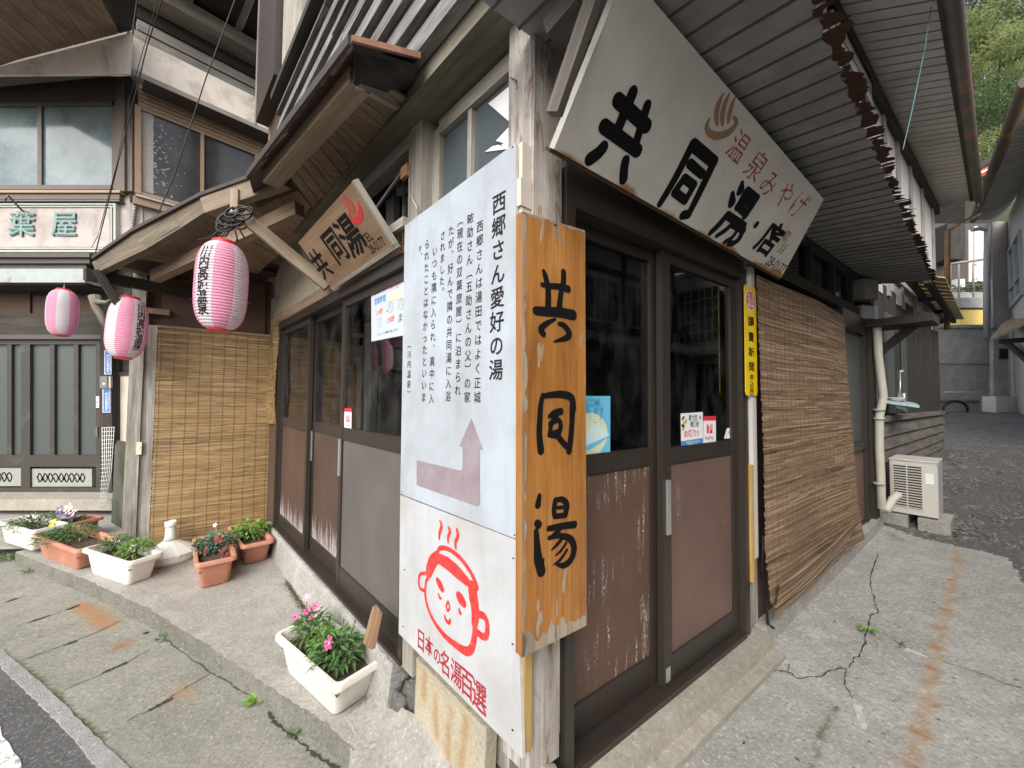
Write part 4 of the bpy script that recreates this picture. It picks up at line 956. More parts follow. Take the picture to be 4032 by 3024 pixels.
# --- white story board on the left side of the corner
BS = .055
S1 = thing('story_sign', 'tall bluish white board with columns of black Japanese text and a mauve bent arrow', 'sign', FB.pt(-.4, 1.6, BS))
board(FB, [(1576, 1944), (2032, 2122), (2031, 561), (1594, 889)], BS, .012, M['sign_white'], M['sign_edge'], 'board', S1)
tb = bmesh.new(); c = BS + .0012
def q2(x, y): return (1000 + x / 1.659, y / 1.659)
def q3(x, y): return (1000 + x / 1.659, 1000 + y / 1.659)
column(tb, FB, '西郷さん愛好の湯', q2(1600, 1322), q3(1580, 755), c, .92, .92, .014)
for s, p, q in (('西郷さんは湯田ではよく正城', q2(1475, 1478), q3(1458, 935)), ('畩助さん︹五助さんの父︺の家', q2(1413, 1427), q3(1392, 935)),
                ('︹現在の双葉旅館︺に泊まられ', q2(1347, 1440), q3(1330, 890)), ('たが︑好んで隣の共同湯に入浴', q2(1288, 1505), q3(1267, 930)),
                ('されました︒', q2(1233, 1538), q3(1225, 250)), ('いつも隅に入られ︑真中に入', q2(1181, 1640), q3(1158, 945)),
                ('られたことはなかったといいま', q2(1130, 1595), q3(1108, 935)), ('す︒', q2(1084, 1625), q3(1087, 15)), ('︹川内温泉︺', q3(1015, 590), q3(1010, 915))):
    column(tb, FB, s, p, q, c, .80, .86, .004)
mk('lettering', tb, M['ink_soft'], S1)
bm = nb(); poly(bm, [FB.p3(1000 + x / 1.659, 1000 + y / 1.659, c) for x, y in ((1063, 1347), (1335, 1412), (1355, 1413), (1363, 1400), (1363, 1260), (1342, 1255), (1420, 1075), (1497, 1280), (1475, 1275), (1476, 1630), (1460, 1648), (1063, 1510))], FB.n * .0006)
mk('arrow', bm, M['arrow'], S1)
bm = nb()
for x, y in ((1576 + 6, 1938), (2026, 2108), (2018, 580)): a, b = FB.px(x, y, c); lathe(bm, [(.003, 0), (.003, .002)], 8, FB.pt(a, b, c))
mk('nail', bm, M['iron'], S1)
# --- lower white board with the red face drawing
S2 = thing('emblem_sign', 'white board with a red brush drawn smiling bather face and steam, below the text board', 'sign', FB.pt(-.4, .6, BS))
board(FB, [(1570, 2494), (2058, 2990), (2032, 2126), (1576, 1950)], BS - .004, .012, M['sign_white2'], M['sign_edge'], 'board', S2)
bm = bmesh.new(); c = BS - .0028
def fs(pts, wd): stroke(bm, FB, [(1000 + x / 1.659, 2024 + y / 1.659) for x, y in pts], wd, c)
fs([(1215, 45), (1225, 80), (1212, 125), (1210, 160)], [.010, .018, .017, .012]); fs([(1270, 88), (1280, 115), (1268, 150), (1268, 185)], [.010, .017, .014, .009]); fs([(1325, 100), (1332, 140), (1316, 185), (1318, 225)], [.012, .018, .016, .010])
fs([(1198, 262), (1212, 225), (1260, 225), (1330, 270), (1400, 355), (1440, 430), (1455, 480)], [.014, .019, .018, .018, .018, .018, .022])      # towel outer
fs([(1205, 290), (1260, 320), (1330, 380), (1400, 450)], [.040, .050, .050, .030])                                       # hair band
fs([(1200, 262), (1160, 300), (1140, 365), (1135, 420)], [.030, .036, .038, .020]); fs([(1195, 300), (1170, 340), (1150, 400)], [.030, .030, .02])
fs([(1425, 480), (1435, 560), (1445, 640), (1440, 720)], [.050, .052, .045, .034])
fs([(1125, 430), (1118, 520), (1135, 610), (1175, 700), (1240, 790), (1310, 850), (1380, 895), (1420, 880), (1440, 800), (1442, 720)], [.014, .015, .017, .018, .022, .026, .032, .030, .028, .026])
fs([(1120, 385), (1085, 395), (1075, 440), (1085, 485), (1112, 500)], .014)
fs([(1462, 655), (1500, 665), (1522, 710), (1520, 790), (1495, 800), (1455, 770)], [.024, .026, .022, .022, .024, .024])
fs([(1200, 435), (1215, 462), (1230, 490)], [.026, .034, .026]); fs([(1338, 535), (1352, 556), (1368, 580)], [.034, .042, .034])
fs([(1204, 522), (1212, 545), (1222, 550)], [.009, .014, .010]); fs([(1340, 615), (1344, 642), (1352, 650)], [.006, .016, .010])
fs([(1266, 572), (1256, 605), (1266, 632), (1278, 610), (1270, 575)], .010); fs([(1246, 665), (1255, 695), (1275, 710), (1282, 690)], [.010, .016, .016, .010])
mk('face_drawing', bm, M['red_paint'], S2)
bm = bmesh.new(); pts = [(1090, 822), (1143, 862), (1195, 925), (1248, 975), (1320, 1040), (1390, 1105), (1470, 1190)]; szs = [.088, .078, .066, .092, .092, .102, .104]
for ch, p, s in zip('日本の名湯百選', pts, szs):
    a, b = FB.px(1000 + p[0] / 1.659, 2024 + p[1] / 1.659, c); put(bm, FB, ch, a, b, s * .80, s * 1.02, c, .012)
mk('lettering', bm, M['maroon_paint'], S2)
bm = nb()
for x, y in ((985, 365), (975, 735), (1695, 290), (1690, 850), (1690, 1412)):
    a, b = FB.px(1000 + x / 1.659, 2024 + y / 1.659, c); lathe(bm, [(.004, 0), (.004, .002)], 8, FB.pt(a, b, c))
mk('nail', bm, M['iron'], S2)
# battens that carry both boards, fixed to the post
bm = nb(); fbox(bm, FB, -.05, .012, .30, .93, .002, .038, 'v'); mk('batten', bm, M['ply'], BH)
bm = nb(); fbox(bm, FB, -.068, -.012, 1.85, 2.215, .002, .040, 'v'); fbox(bm, FB, -.040, -.008, 2.0, 2.09, .002, .050, 'v'); mk('batten', bm, M['tape'], BH)
# --- orange varnished name board on the right side of the corner
VC = .075
S3 = thing('name_board', 'long orange varnished plank with three black brush characters on the corner post', 'sign', FA.pt(.05, 1.3, VC))
B3 = [(2055, 2590), (2310, 2462), (2303, 908), (2056, 832)]
bm = nb(); q = [FA.p3(x, y, VC) for x, y in B3]; hexa(bm, q, FA.n * -.03, Z)
mk('plank', bm, M['varnish'], S3)
# bare grey weathered fringe round the varnish
bm = nb(); a0, b0 = FA.px(2055, 2590, VC); a1, b1 = FA.px(2310, 2462, VC); a2, b2 = FA.px(2303, 908, VC); a3, b3 = FA.px(2056, 832, VC)
def fringe(p, q, n, w0, w1, inw, name='fringe'):
    p, q = V(p), V(q); inw = V(inw); L = [p.lerp(q, i / n) for i in range(n + 1)]
    o = [bm.verts.new(FA.pt(v.x, v.y, VC + .0006)) for v in L]; r_ = []
    for v in L: w_ = random.uniform(w0, w1); r_.append(bm.verts.new(FA.pt(v.x + inw.x * w_, v.y + inw.y * w_, VC + .0006)))
    uvl = bm.loops.layers.uv[0]
    for i in range(n):
        f = bm.faces.new((o[i], o[i + 1], r_[i + 1], r_[i]))
        for l in f.loops: l[uvl].uv = (l.vert.co.z, l.vert.co.x)
fringe((a0, b0), (a1, b1), 26, .022, .075, (0, 1)); fringe((a0, b0), (a3, b3), 60, .005, .022, (1, 0)); fringe((a3, b3), (a2, b2), 26, .002, .012, (0, -1)); fringe((a1, b1), (a2, b2), 60, .0, .003, (-1, 0))
for (x, y, w_, h_) in ((2290, 1330, .012, .04), (2115, 2420, .018, .09), (2220, 2300, .016, .10), (2128, 1380, .018, .10), (2130, 890, .013, .10), (2200, 930, .022, .05), (2190, 2440, .012, .08)):
    a, b = FA.px(x, y, VC)
    for _ in range(5):
        aa, bb = a + random.gauss(0, w_ * .4), b + random.gauss(0, h_ * .3); k = [(aa + math.cos(t) * w_ * .35 * random.uniform(.6, 1.2), bb + math.sin(t) * h_ * .28 * random.uniform(.6, 1.2)) for t in [i * .7 for i in range(9)]]
        f = bm.faces.new([bm.verts.new(FA.pt(x_, y_, VC + .0005 + .00005 * _)) for x_, y_ in k]); uvl = bm.loops.layers.uv[0]
        for l in f.loops: l[uvl].uv = (l.vert.co.z, l.vert.co.x)
mk('worn_fringe', bm, M['varnish_edge'], S3)
bm = bmesh.new(); c = VC + .0014
def bs(pts, wd, lo=False): stroke(bm, FA, [(2000 + x / 1.659, (2024 if lo else 1000) + y / 1.659) for x, y in pts], wd, c)
K = .00058   # metres per crop pixel on this board
def w_(*x): return [k * K for k in x]
bs([(233, 112), (245, 150), (262, 230), (262, 355)], w_(24, 38, 40, 44)); bs([(362, 118), (362, 180), (345, 260), (335, 355)], w_(38, 40, 36, 44))
bs([(222, 200), (270, 208), (330, 212), (392, 228)], w_(24, 30, 34, 44)); bs([(182, 370), (250, 376), (340, 382), (425, 398)], w_(46, 52, 56, 62))
bs([(310, 425), (255, 452), (215, 490), (232, 522)], w_(14, 30, 40, 36)); bs([(335, 455), (370, 470), (400, 520), (380, 548), (300, 572)], w_(24, 34, 44, 36, 8))
bs([(228, 925), (214, 985), (208, 1080), (205, 1180), (215, 1285)], w_(30, 34, 38, 40, 46)); bs([(228, 928), (300, 918), (360, 918), (415, 940), (425, 1010)], w_(26, 36, 42, 46, 50))
bs([(420, 1000), (418, 1100), (410, 1200), (398, 1285)], w_(46, 40, 42, 44)); bs([(268, 1062), (300, 1040), (345, 1028)], w_(22, 36, 40))
bs([(330, 1035), (285, 1105), (275, 1180)], w_(36, 30, 34)); bs([(275, 1110), (330, 1085), (345, 1130), (330, 1190), (380, 1255)], w_(28, 30, 34, 38, 36)); bs([(285, 1175), (320, 1160)], w_(30, 26)); bs([(265, 1185), (325, 1195)], w_(20, 22))
bs([(205, 1580), (195, 1640)], w_(28, 40))
bs([(190, 60), (200, 70)], w_(40, 44), True); bs([(183, 110), (190, 200), (196, 290), (218, 375)], w_(30, 42, 56, 56), True); bs([(218, 375), (235, 290)], w_(40, 8), True)
bs([(310, -90), (355, -95), (385, -60), (375, 0)], w_(26, 34, 40, 40), True); bs([(310, -90), (300, -30), (305, 10)], w_(34, 32, 34), True); bs([(310, -40), (370, -45)], w_(20, 22), True); bs([(305, 15), (375, 8)], w_(30, 30), True)
bs([(265, 95), (340, 80), (435, 68)], w_(30, 36, 42), True); bs([(345, 85), (310, 130), (270, 160)], w_(30, 34, 18), True)
bs([(270, 155), (340, 142), (410, 165), (432, 230), (410, 300), (365, 335), (320, 330)], w_(24, 30, 42, 46, 42, 36, 14), True); bs([(350, 165), (320, 200), (285, 235)], w_(22, 22, 8), True); bs([(380, 190), (345, 240), (310, 270)], w_(18, 18, 8), True); bs([(385, 235), (340, 300), (300, 330)], w_(18, 20, 10), True)
mk('lettering', bm, M['ink'], S3)
bm = nb(); a, b = FA.px(2186, 888, VC); lathe(bm, [(.005, 0), (.005, .003)], 8, FA.pt(a, b, VC)); mk('nail', bm, M['iron'], S3)
# --- big cream shop sign leaning out under the canopy
bl, br = FA.p3(2183, 588, .08), FA.p3(3075, 1096, .08)
sx = (br - bl).normalized()
def lean(px, py, base):   # point on the vertical-perpendicular plane through base along FA.n
    fr = Frame(base, FA.n, Z); return fr.p3(px, py)
trr = lean(3244, 785, br); tll = lean(2468, -118, bl)
F4 = Frame(bl, sx, tll - bl)
S4 = thing('shop_sign', 'big cream painted board with black Japanese characters leaning out under the canopy', 'sign', (bl + br) / 2)
wd4 = (br - bl).length; a_tr, b_tr = F4.px(3244, 785); a_tl, b_tl = F4.px(2468, -118)
bm = bmesh.new(); lr = bm.verts.layers.float.new('rust'); g = {}; NX, NY = 120, 36
for i in range(NX + 1):
    for j in range(NY + 1):
        s, t = i / NX, j / NY; p = V((0, 0)).lerp(V((wd4, 0)), s).lerp(V((a_tl, b_tl)).lerp(V((a_tr, b_tr)), s), t)
        x = bm.verts.new(F4.pt(p.x, p.y, 0)); g[i, j] = x
        e = .75 * math.exp(-(t / .035) ** 2) * (.6 + .4 * math.sin(s * 40)) + .95 * math.exp(-((s - .62) / .035) ** 2 - (t / .05) ** 2) + 1.1 * math.exp(-((s - .96) / .04) ** 2 - (t / .09) ** 2) + .8 * math.exp(-((s - .88) / .06) ** 2 - (t / .05) ** 2) + .35 * math.exp(-((s - .2) / .03) ** 2 - ((t - .06) / .07) ** 2)
        x[lr] = e
for i in range(NX):
    for j in range(NY): bm.faces.new((g[i, j], g[i + 1, j], g[i + 1, j + 1], g[i, j + 1]))
mk('board', bm, mk_signwhite('weathered_cream_sign_board', (.76, .735, .68), (.46, .43, .39), .42, True), S4)
bm = nb(); hexa(bm, [F4.pt(0, 0, -.003), F4.pt(wd4, 0, -.003), F4.pt(a_tr, b_tr, -.003), F4.pt(a_tl, b_tl, -.003)], F4.n * -.03)
mk('back_frame', bm, [M['sign_edge']], S4)
bm = nb(); hexa(bm, [F4.pt(-.012, -.012, -.034), F4.pt(wd4 + .006, -.012, -.034), F4.pt(wd4 + .006, -.001, -.034), F4.pt(-.012, -.001, -.034)], F4.n * .03); mk('bottom_rail', bm, M['iron'], S4)
bm = bmesh.new(); c = .0012
def ts(pts, wd): stroke(bm, F4, [(2000 + x / 1.659, y / 1.659) for x, y in pts], wd, c)
U = .0385
ts([(718, 655), (905, 825)], U * 1.15); ts([(628, 825), (845, 985)], U * 1.15); ts([(815, 605), (715, 850)], U * 1.0); ts([(910, 690), (835, 940)], U * .9)
ts([(625, 960), (590, 1000), (535, 1040)], [U * 1.0, U * 1.05, U * 1.1]); ts([(768, 1050), (758, 1110), (755, 1170)], [U * .95, U * .95, U])
U = .042
ts([(1205, 945), (1095, 1160), (993, 1330)], [U * .9, U * .85, U * .75]); ts([(1208, 945), (1345, 1060)], U * 1.05); ts([(1345, 1060), (1255, 1250), (1180, 1400)], [U, U * .95, U * .85]); ts([(1180, 1400), (1142, 1405)], U * .95)
ts([(1188, 1068), (1270, 1140)], U * .85); ts([(1150, 1165), (1215, 1212)], U * .85); ts([(1215, 1212), (1160, 1310)], U * .8); ts([(1160, 1310), (1088, 1255)], U * .85); ts([(1088, 1255), (1150, 1165)], U * .8)
U = .045
ts([(1527, 1195), (1518, 1245)], [U * .5, U * 1.0]); ts([(1465, 1262), (1462, 1325)], [U * .5, U * 1.0]); ts([(1560, 1245), (1625, 1298)], U * .8); ts([(1625, 1298), (1550, 1410)], U * .85); ts([(1555, 1250), (1500, 1352)], U * .8); ts([(1500, 1345), (1560, 1400)], U * .8); ts([(1535, 1300), (1595, 1350)], U * .7)
ts([(1430, 1405), (1540, 1478)], U * .85); ts([(1425, 1410), (1375, 1470), (1322, 1520)], [U * .8, U * .8, U * .7]); ts([(1475, 1450), (1425, 1500), (1365, 1540)], [U * .6, U * .65, U * .55]); ts([(1470, 1470), (1540, 1510)], U * .7); ts([(1535, 1505), (1510, 1560), (1475, 1590)], [U * .8, U * .8, U * .6]); ts([(1500, 1500), (1465, 1550), (1415, 1580)], [U * .6, U * .6, U * .5]); ts([(1475, 1590), (1445, 1590)], U * .7)
ts([(1620, 1470), (1624, 1466)], U * .75)
a, b = F4.px(2000 + 1715 / 1.659, 1560 / 1.659); put(bm, F4, '店', a, b, .20, .17, c, .03)
mk('lettering', bm, M['ink'], S4)
bm = bmesh.new()
for ch, p, s in zip('温泉みやげ', ((2908, 578), (2978, 655), (3030, 722), (3092, 768), (3146, 806)), (.125, .135, .13, .14, .15)):
    a, b = F4.px(*p); put(bm, F4, ch, a, b, s, s * .86, c, -.002)
mk('red_lettering', bm, M['faded_red'], S4)
bm = bmesh.new()
def os_(pts, wd): stroke(bm, F4, [(2000 + x / 1.659, y / 1.659) for x, y in pts], wd, c)
os_([(1312, 780), (1298, 825), (1315, 868), (1370, 888), (1440, 868), (1485, 820), (1488, 785), (1470, 765)], [.012, .018, .022, .026, .026, .022, .016, .008])
os_([(1368, 815), (1362, 740), (1380, 670), (1412, 605)], [.012, .024, .022, .004]); os_([(1402, 815), (1402, 740), (1420, 670), (1450, 605)], [.012, .026, .022, .004]); os_([(1440, 800), (1448, 740), (1465, 680), (1490, 625)], [.012, .024, .020, .004])
mk('hot_spring_mark', bm, M['tan_paint'], S4)
bm = bmesh.new(); a, b = F4.px(3055, 1044); put(bm, F4, '28-0177', a, b + .002, .235, .052, c, .004, em=False); mk('phone_number', bm, M['ink_soft'], S4)
bm = bmesh.new(); a, b = F4.px(3080, 950); put(bm, F4, '電', a, b + .03, .075, .06, c, .003); put(bm, F4, '話', a + .055, b - .025, .075, .06, c, .003); mk('small_lettering', bm, M['tan_paint'], S4)
# --- honey plaque over the left doors
pbl, pbr = FB.p3(1302, 1130, .06), FB.p3(1546, 965, .06)
pt_r = (lambda fr: fr.p3(1390, 712))(Frame(pbr, FB.n, Z)); pt_l = (lambda fr: fr.p3(1183, 950))(Frame(pbl, FB.n, Z))
F5 = Frame(pbl, pbr - pbl, pt_r - pbr)
S5 = thing('plaque', 'small honey brown wooden plaque with brush characters and red steam mark over the left doors', 'sign', (pbl + pbr) / 2)
L5 = (pbr - pbl).length; _, H5 = F5.px(1390, 712); a_l, _ = F5.px(1183, 950)
bm = nb(); hexa(bm, [F5.pt(0, 0, 0), F5.pt(L5, 0, 0), F5.pt(L5, H5, 0), F5.pt(a_l * .0, H5, 0)], F5.n * -.012, F5.u); mk('plank', bm, M['plaque'], S5)
bm = nb(); hexa(bm, [F5.pt(L5, -.01, .006), F5.pt(L5 + .018, -.01, .006), F5.pt(L5 + .018, H5, .006), F5.pt(L5, H5, .006)], F5.n * -.03); hexa(bm, [F5.pt(0, -.022, .006), F5.pt(L5 + .018, -.022, .006), F5.pt(L5 + .018, -.001, .006), F5.pt(0, -.001, .006)], F5.n * -.03); mk('frame', bm, M['frame_wood'], S5)
bm = bmesh.new(); c = .0012
for ch, p, s in (('共', (1262, 1040), .20), ('同', (1318, 968), .21), ('湯', (1380, 930), .23)):
    a, b = F5.px(*p); put(bm, F5, ch, a, b, s, s * .95, c, .022)
mk('lettering', bm, M['ink'], S5)
bm = bmesh.new()
for s, p, w5, h5 in (('TEL', (1446, 936), .10, .045), ('28-0177', (1483, 966), .17, .045)): a, b = F5.px(*p); put(bm, F5, s, a, b, w5, h5, c, .006, em=False)
mk('phone_number', bm, M['ink'], S5)
bm = bmesh.new()
def ps(pts, wd): stroke(bm, F5, [(1000 + x / 1.659, y / 1.659) for x, y in pts], wd, c)
ps([(620, 1385), (635, 1430), (668, 1445), (695, 1410), (690, 1350), (668, 1312)], [.006, .022, .034, .034, .022, .006])
ps([(578, 1268), (600, 1310), (650, 1390)], [.004, .016, .006]); ps([(577, 1310), (605, 1350), (648, 1405)], [.004, .014, .006]); ps([(600, 1290), (640, 1330), (662, 1390)], [.004, .016, .006])
mk('hot_spring_mark', bm, M['red_ink'], S5)
# --- yellow enamel newspaper plate
S6 = thing('enamel_plate', 'narrow yellow enamel plate with round red crest and black characters beside the right doors', 'sign', FA.pt(1.55, 1.7, .03))
bm = nb(); ya0, ya1, yb0, yb1 = 1.478, 1.627, 1.405, 2.018
pts = [(ya0, yb0 + .02), (ya0 + .012, yb0), (ya0 + .05, yb0), (ya0 + .074, yb0 + .014), (ya0 + .098, yb0), (ya1 - .012, yb0), (ya1, yb0 + .02), (ya1, yb1 - .02), (ya1 - .012, yb1), (ya0 + .098, yb1), (ya0 + .074, yb1 - .014), (ya0 + .05, yb1), (ya0 + .012, yb1), (ya0, yb1 - .02)]
poly(bm, [FA.pt(a, b, .026) for a, b in pts], FA.n * .004); mk('plate', bm, M['enamel_yellow'], S6)
bm = bmesh.new(); ym = (ya0 + ya1) / 2; c = .0312
for ch, y, s in zip('讀賣新聞申込所', (1265, 1326, 1386, 1443, 1486, 1513, 1540), (.060, .058, .056, .056, .040, .040, .040)):
    a, b = FA.px(2957, y, c); put(bm, FA, ch, ym, b, s * 1.35, s, c, .012)
mk('lettering', bm, M['ink'], S6)
a, b = FA.px(2957, 1184, c); bm = nb()
ell = lambda r, cc: [FA.pt(ym + 1.15 * r * math.cos(k * math.pi / 20), b + r * 1.0 * math.sin(k * math.pi / 20), cc) for k in range(40)]
poly(bm, ell(.056, .0302), FA.n * .0005); mk('crest_ground', bm, M['white_print'], S6)
bm = bmesh.new(); c = .0314
stroke(bm, FA, [(ym + .052 * math.cos(k * math.pi / 16), b + .046 * math.sin(k * math.pi / 16)) for k in range(33)], .009, c, px=False, caps=False)
for dx in (-.030, .030):
    for dy in (-.016, -.004, .008, .020): stroke(bm, FA, [(ym + dx - .011, b + dy), (ym + dx + .011, b + dy)], .006, c, px=False)
    stroke(bm, FA, [(ym + dx - .012, b - .022), (ym + dx - .012, b + .022)], .005, c, px=False)
for dy, w5 in ((.036, .02), (.026, .026), (.014, .02)): stroke(bm, FA, [(ym - w5 * .5, b + dy), (ym + w5 * .5, b + dy)], .006, c, px=False)
for dx in (-.010, 0, .010): stroke(bm, FA, [(ym + dx, b - .040), (ym + dx * .6, b + .040)], .005, c, px=False)
mk('crest', bm, M['enamel_red'], S6)

# ------------------------------------------------------------------ notices and stickers on the glass
def sheet_on(fr, pts, c, mat, name, root=None, th=.0008):
    bm = nb(); poly(bm, [fr.p3(x, y, c) for x, y in pts], fr.n * th); return mk(name, bm, mat, root)
CB = -.0385; CBr = CB + .0012
N1 = thing('opening_hours_notice', 'white paper notice with red and blue opening hours taped inside the left door glass', 'notice', FB.p3(1520, 1200, CB))
sheet_on(FB, [(1463, 1345), (1600, 1318), (1600, 1074), (1462, 1122)], CB, plain('faded_notice_paper', (.50, .555, .61), .6, .06, 6), 'paper', N1)
def wr(root, nm, mat, items, fr, cc):
    bm = bmesh.new()
    for s, p, w5, h5, wt in items: a, b = fr.px(p[0], p[1], cc); put(bm, fr, s, a, b, w5, h5, cc, wt, em=False)
    return mk(nm, bm, mat, root)
CBr = CB + .0014
wr(N1, 'red_heading', M['orange_ink'], [('お', q3(852, 225), .040, .034, .012), ('知', q3(897, 210), .040, .034, .012), ('ら', q3(935, 200), .040, .034, .012), ('11時', q3(820, 378), .085, .040, .01), ('19時', q3(895, 428), .09, .042, .01)], FB, CBr)
wr(N1, 'blue_heading', M['blue_ink'], [('営業時間', q3(822, 300), .145, .042, .014)], FB, CBr)
wr(N1, 'green_lettering', M['green_ink'], [('ま', q3(957, 415), .045, .045, .012), ('～', q3(870, 372), .03, .012, .01)], FB, CBr)
wr(N1, 'small_print', M['ink_soft'], [('洗面器具は持参ください', q3(805, 257), .09, .009, .004), ('よろしくお願い致します', q3(870, 510), .25, .014, .004)], FB, CBr)
bm = bmesh.new()
for p in (q3(893, 348), q3(958, 328), q3(822, 450)):
    a, b = FB.px(*p, CBr); stroke(bm, FB, [(a + .026 * math.cos(k * .4), b + .028 * math.sin(k * .4)) for k in range(17)], .004, CBr, px=False, caps=False)
    stroke(bm, FB, [(a, b), (a, b + .018)], .004, CBr, px=False); stroke(bm, FB, [(a, b), (a - .010, b - .006)], .004, CBr, px=False)
mk('clock_drawing', bm, plain('grey_print', (.35, .36, .38), .6), N1)
sheet_on(FB, [q3(872, 312), q3(985, 282), q3(985, 232), q3(872, 255)], CBr, M['cream'], 'correction_slip', N1)
N2 = thing('drink_poster', 'dark red drink poster with a gold figure behind the middle left door glass', 'poster', FB.p3(1300, 1400, -.10))
sheet_on(FB, [(1258, 1672), (1328, 1686), (1338, 1205), (1272, 1250)], -.098, M['poster_red'], 'paper', N2)
bm = bmesh.new(); c = -.0965
def gs(pts, wd): stroke(bm, FB, [q3(*p) for p in pts], wd, c)
gs([(515, 465), (512, 490), (525, 520), (515, 560), (520, 600)], [.03, .045, .055, .045, .03]); gs([(525, 510), (538, 480)], .016); gs([(518, 600), (513, 635)], .018); gs([(522, 600), (530, 640)], .018); gs([(520, 545), (508, 570), (516, 585)], .014)
for s, p, w5, h5, wt in (('九州太', q3(512, 718), .19, .075, .02),): a, b = FB.px(*p, c); put(bm, FB, s, a, b, w5, h5, c, wt, em=False)
mk('gold_figure', bm, M['gold_ink'], N2)
sheet_on(FB, [q3(445, 972), q3(543, 972), q3(543, 948), q3(445, 955)], -.0965, M['gold_ink'], 'gold_band', N2)
N3 = thing('brochure_rack', 'pale stack of small printed slips standing behind the middle left door glass', 'rack', FB.p3(1285, 1640, -.14))
bm = nb()
for i in range(14):
    for j in range(3):
        if random.random() < .22: continue
        z = 1.18 + i * .062; a = -2.28 + j * .10; fbox(bm, FB, a + random.uniform(0, .02), a + .08, z, z + random.uniform(.03, .05), -.16, -.155)
mk('slip', bm, plain('faded_slip_paper', (.48, .42, .36), .7, .4, 30), N3)
def pay_sticker(fr, pts, c, where):
    t = thing('payment_sticker', where, 'sticker', fr.p3(pts[0][0], pts[0][1], c), 'payment stickers on the door glass')
    sheet_on(fr, pts, c, M['sticker_white'], 'film', t); bl, br, tr, tl = [V(p) for p in pts]
    L = lambda s, u: tuple(bl.lerp(br, s).lerp(tl.lerp(tr, s), u))
    sheet_on(fr, [L(0.0, .84), L(1.0, .84), tr, tl], c + .001, M['sticker_red'], 'red_header', t)
    sheet_on(fr, [L(.28, .37), L(.72, .37), L(.72, .70), L(.28, .70)], c + .001, M['sticker_red'], 'logo_tile', t)
    a0, b0 = fr.px(*pts[0], c); a1, _ = fr.px(*pts[1], c); w5 = abs(a1 - a0); x, y = fr.px(*L(.5, .53), c + .002)
    bm = bmesh.new(); stroke(bm, fr, [(x - w5 * .06, y - w5 * .2), (x - w5 * .02, y + w5 * .16)], w5 * .06, c + .0021, px=False); stroke(bm, fr, [(x - w5 * .12, y + w5 * .14), (x + w5 * .08, y + w5 * .15), (x + w5 * .13, y + w5 * .04), (x + w5 * .04, y - w5 * .04)], w5 * .05, c + .0021, px=False); mk('logo_letter', bm, M['white_print'], t)
    bm = bmesh.new(); x, y = fr.px(*L(.5, .19), c + .001); put(bm, fr, 'PayPay', x, y, w5 * .66, w5 * .17, c + .0011, .012, em=False); mk('lettering', bm, plain('grey_red_print', (.25, .10, .10), .5), t)
    return t
pay_sticker(FB, [q3(590, 1147), q3(636, 1152), q3(638, 1010), q3(592, 1006)], CB, 'small red and white payment sticker on the left facade door glass')
pay_sticker(FA, [q3(1275 + 1659, 1237), q3(1358 + 1659, 1238), q3(1357 + 1659, 1058), q3(1277 + 1659, 1060)], -.0385, 'small red and white payment sticker on the right door beside the white warning sticker')
tg = thing('white_slip', 'narrow blank white slip on the left door glass beside the payment sticker', 'sticker', FB.p3(1348, 1650, CB)); sheet_on(FB, [q3(566, 1138), q3(586, 1141), q3(588, 1008), q3(569, 1006)], CB, M['sticker_white'], 'film', tg)
def qa(x, y): return (2000 + x / 1.659, 1000 + y / 1.659)
N5 = thing('warning_sticker', 'white sticker with black and red warning text on the right sliding door glass', 'sticker', FA.p3(2720, 1690, -.0385))
c = -.0385
sheet_on(FA, [qa(1132, 1272), qa(1273, 1248), qa(1272, 1032), qa(1128, 1042)], c, M['sticker_white'], 'film', N5)
sheet_on(FA, [qa(1132, 1270), qa(1272, 1248), qa(1272, 1202), qa(1131, 1224)], c + .001, M['cyan_dark'], 'blue_footer', N5)
c2 = c + .0013
wr(N5, 'black_lettering', M['ink'], [('暴力団', qa(1208, 1070), .078, .030, .014), ('等', qa(1255, 1070), .018, .02, .01), ('関係者', qa(1220, 1112), .078, .030, .014)], FA, c2)
wr(N5, 'red_lettering', M['red_ink'], [('お断り!!', qa(1200, 1172), .135, .038, .02)], FA, c2)
wr(N5, 'small_print', M['white_print'], [('鹿児島県警察 暴力団追放', qa(1208, 1226), .12, .008, .004), ('運動推進センター', qa(1208, 1240), .10, .008, .004)], FA, c2 + .001)
bm = bmesh.new(); stroke(bm, FA, [qa(1140, 1080), qa(1150, 1065)], [.012, .012], c2); stroke(bm, FA, [qa(1140, 1120), qa(1150, 1130)], [.016, .012], c2); mk('figure_drawing', bm, M['ink'], N5)
bm = bmesh.new(); stroke(bm, FA, [qa(1152, 1105), qa(1165, 1090)], [.020, .016], c2); stroke(bm, FA, [qa(1138, 1148), qa(1150, 1140)], .01, c2); mk('figure_drawing', bm, M['gold_ink'], N5)
N6 = thing('entrance_label', 'tiny white entrance label at the bottom corner of the right door glass', 'sticker', FA.p3(2876, 1706, c))
sheet_on(FA, [qa(1412, 1206), qa(1495, 1203), qa(1496, 1133), qa(1430, 1138)], c, M['sticker_white'], 'film', N6)
wr(N6, 'lettering', M['ink_soft'], [('出', qa(1446, 1165), .014, .016, .01), ('入', qa(1464, 1165), .014, .016, .01), ('口', qa(1483, 1163), .014, .015, .01)], FA, c2)
c = -.0785; c2 = c + .0013
N7 = thing('welcome_poster', 'cyan welcome poster half hidden behind the orange plank, on the left of the right doors', 'poster', FA.p3(2350, 1690, c))
sheet_on(FA, [qa(430, 1348), qa(667, 1318), qa(668, 928), qa(430, 928)], c, M['sticker_cyan'], 'paper', N7)
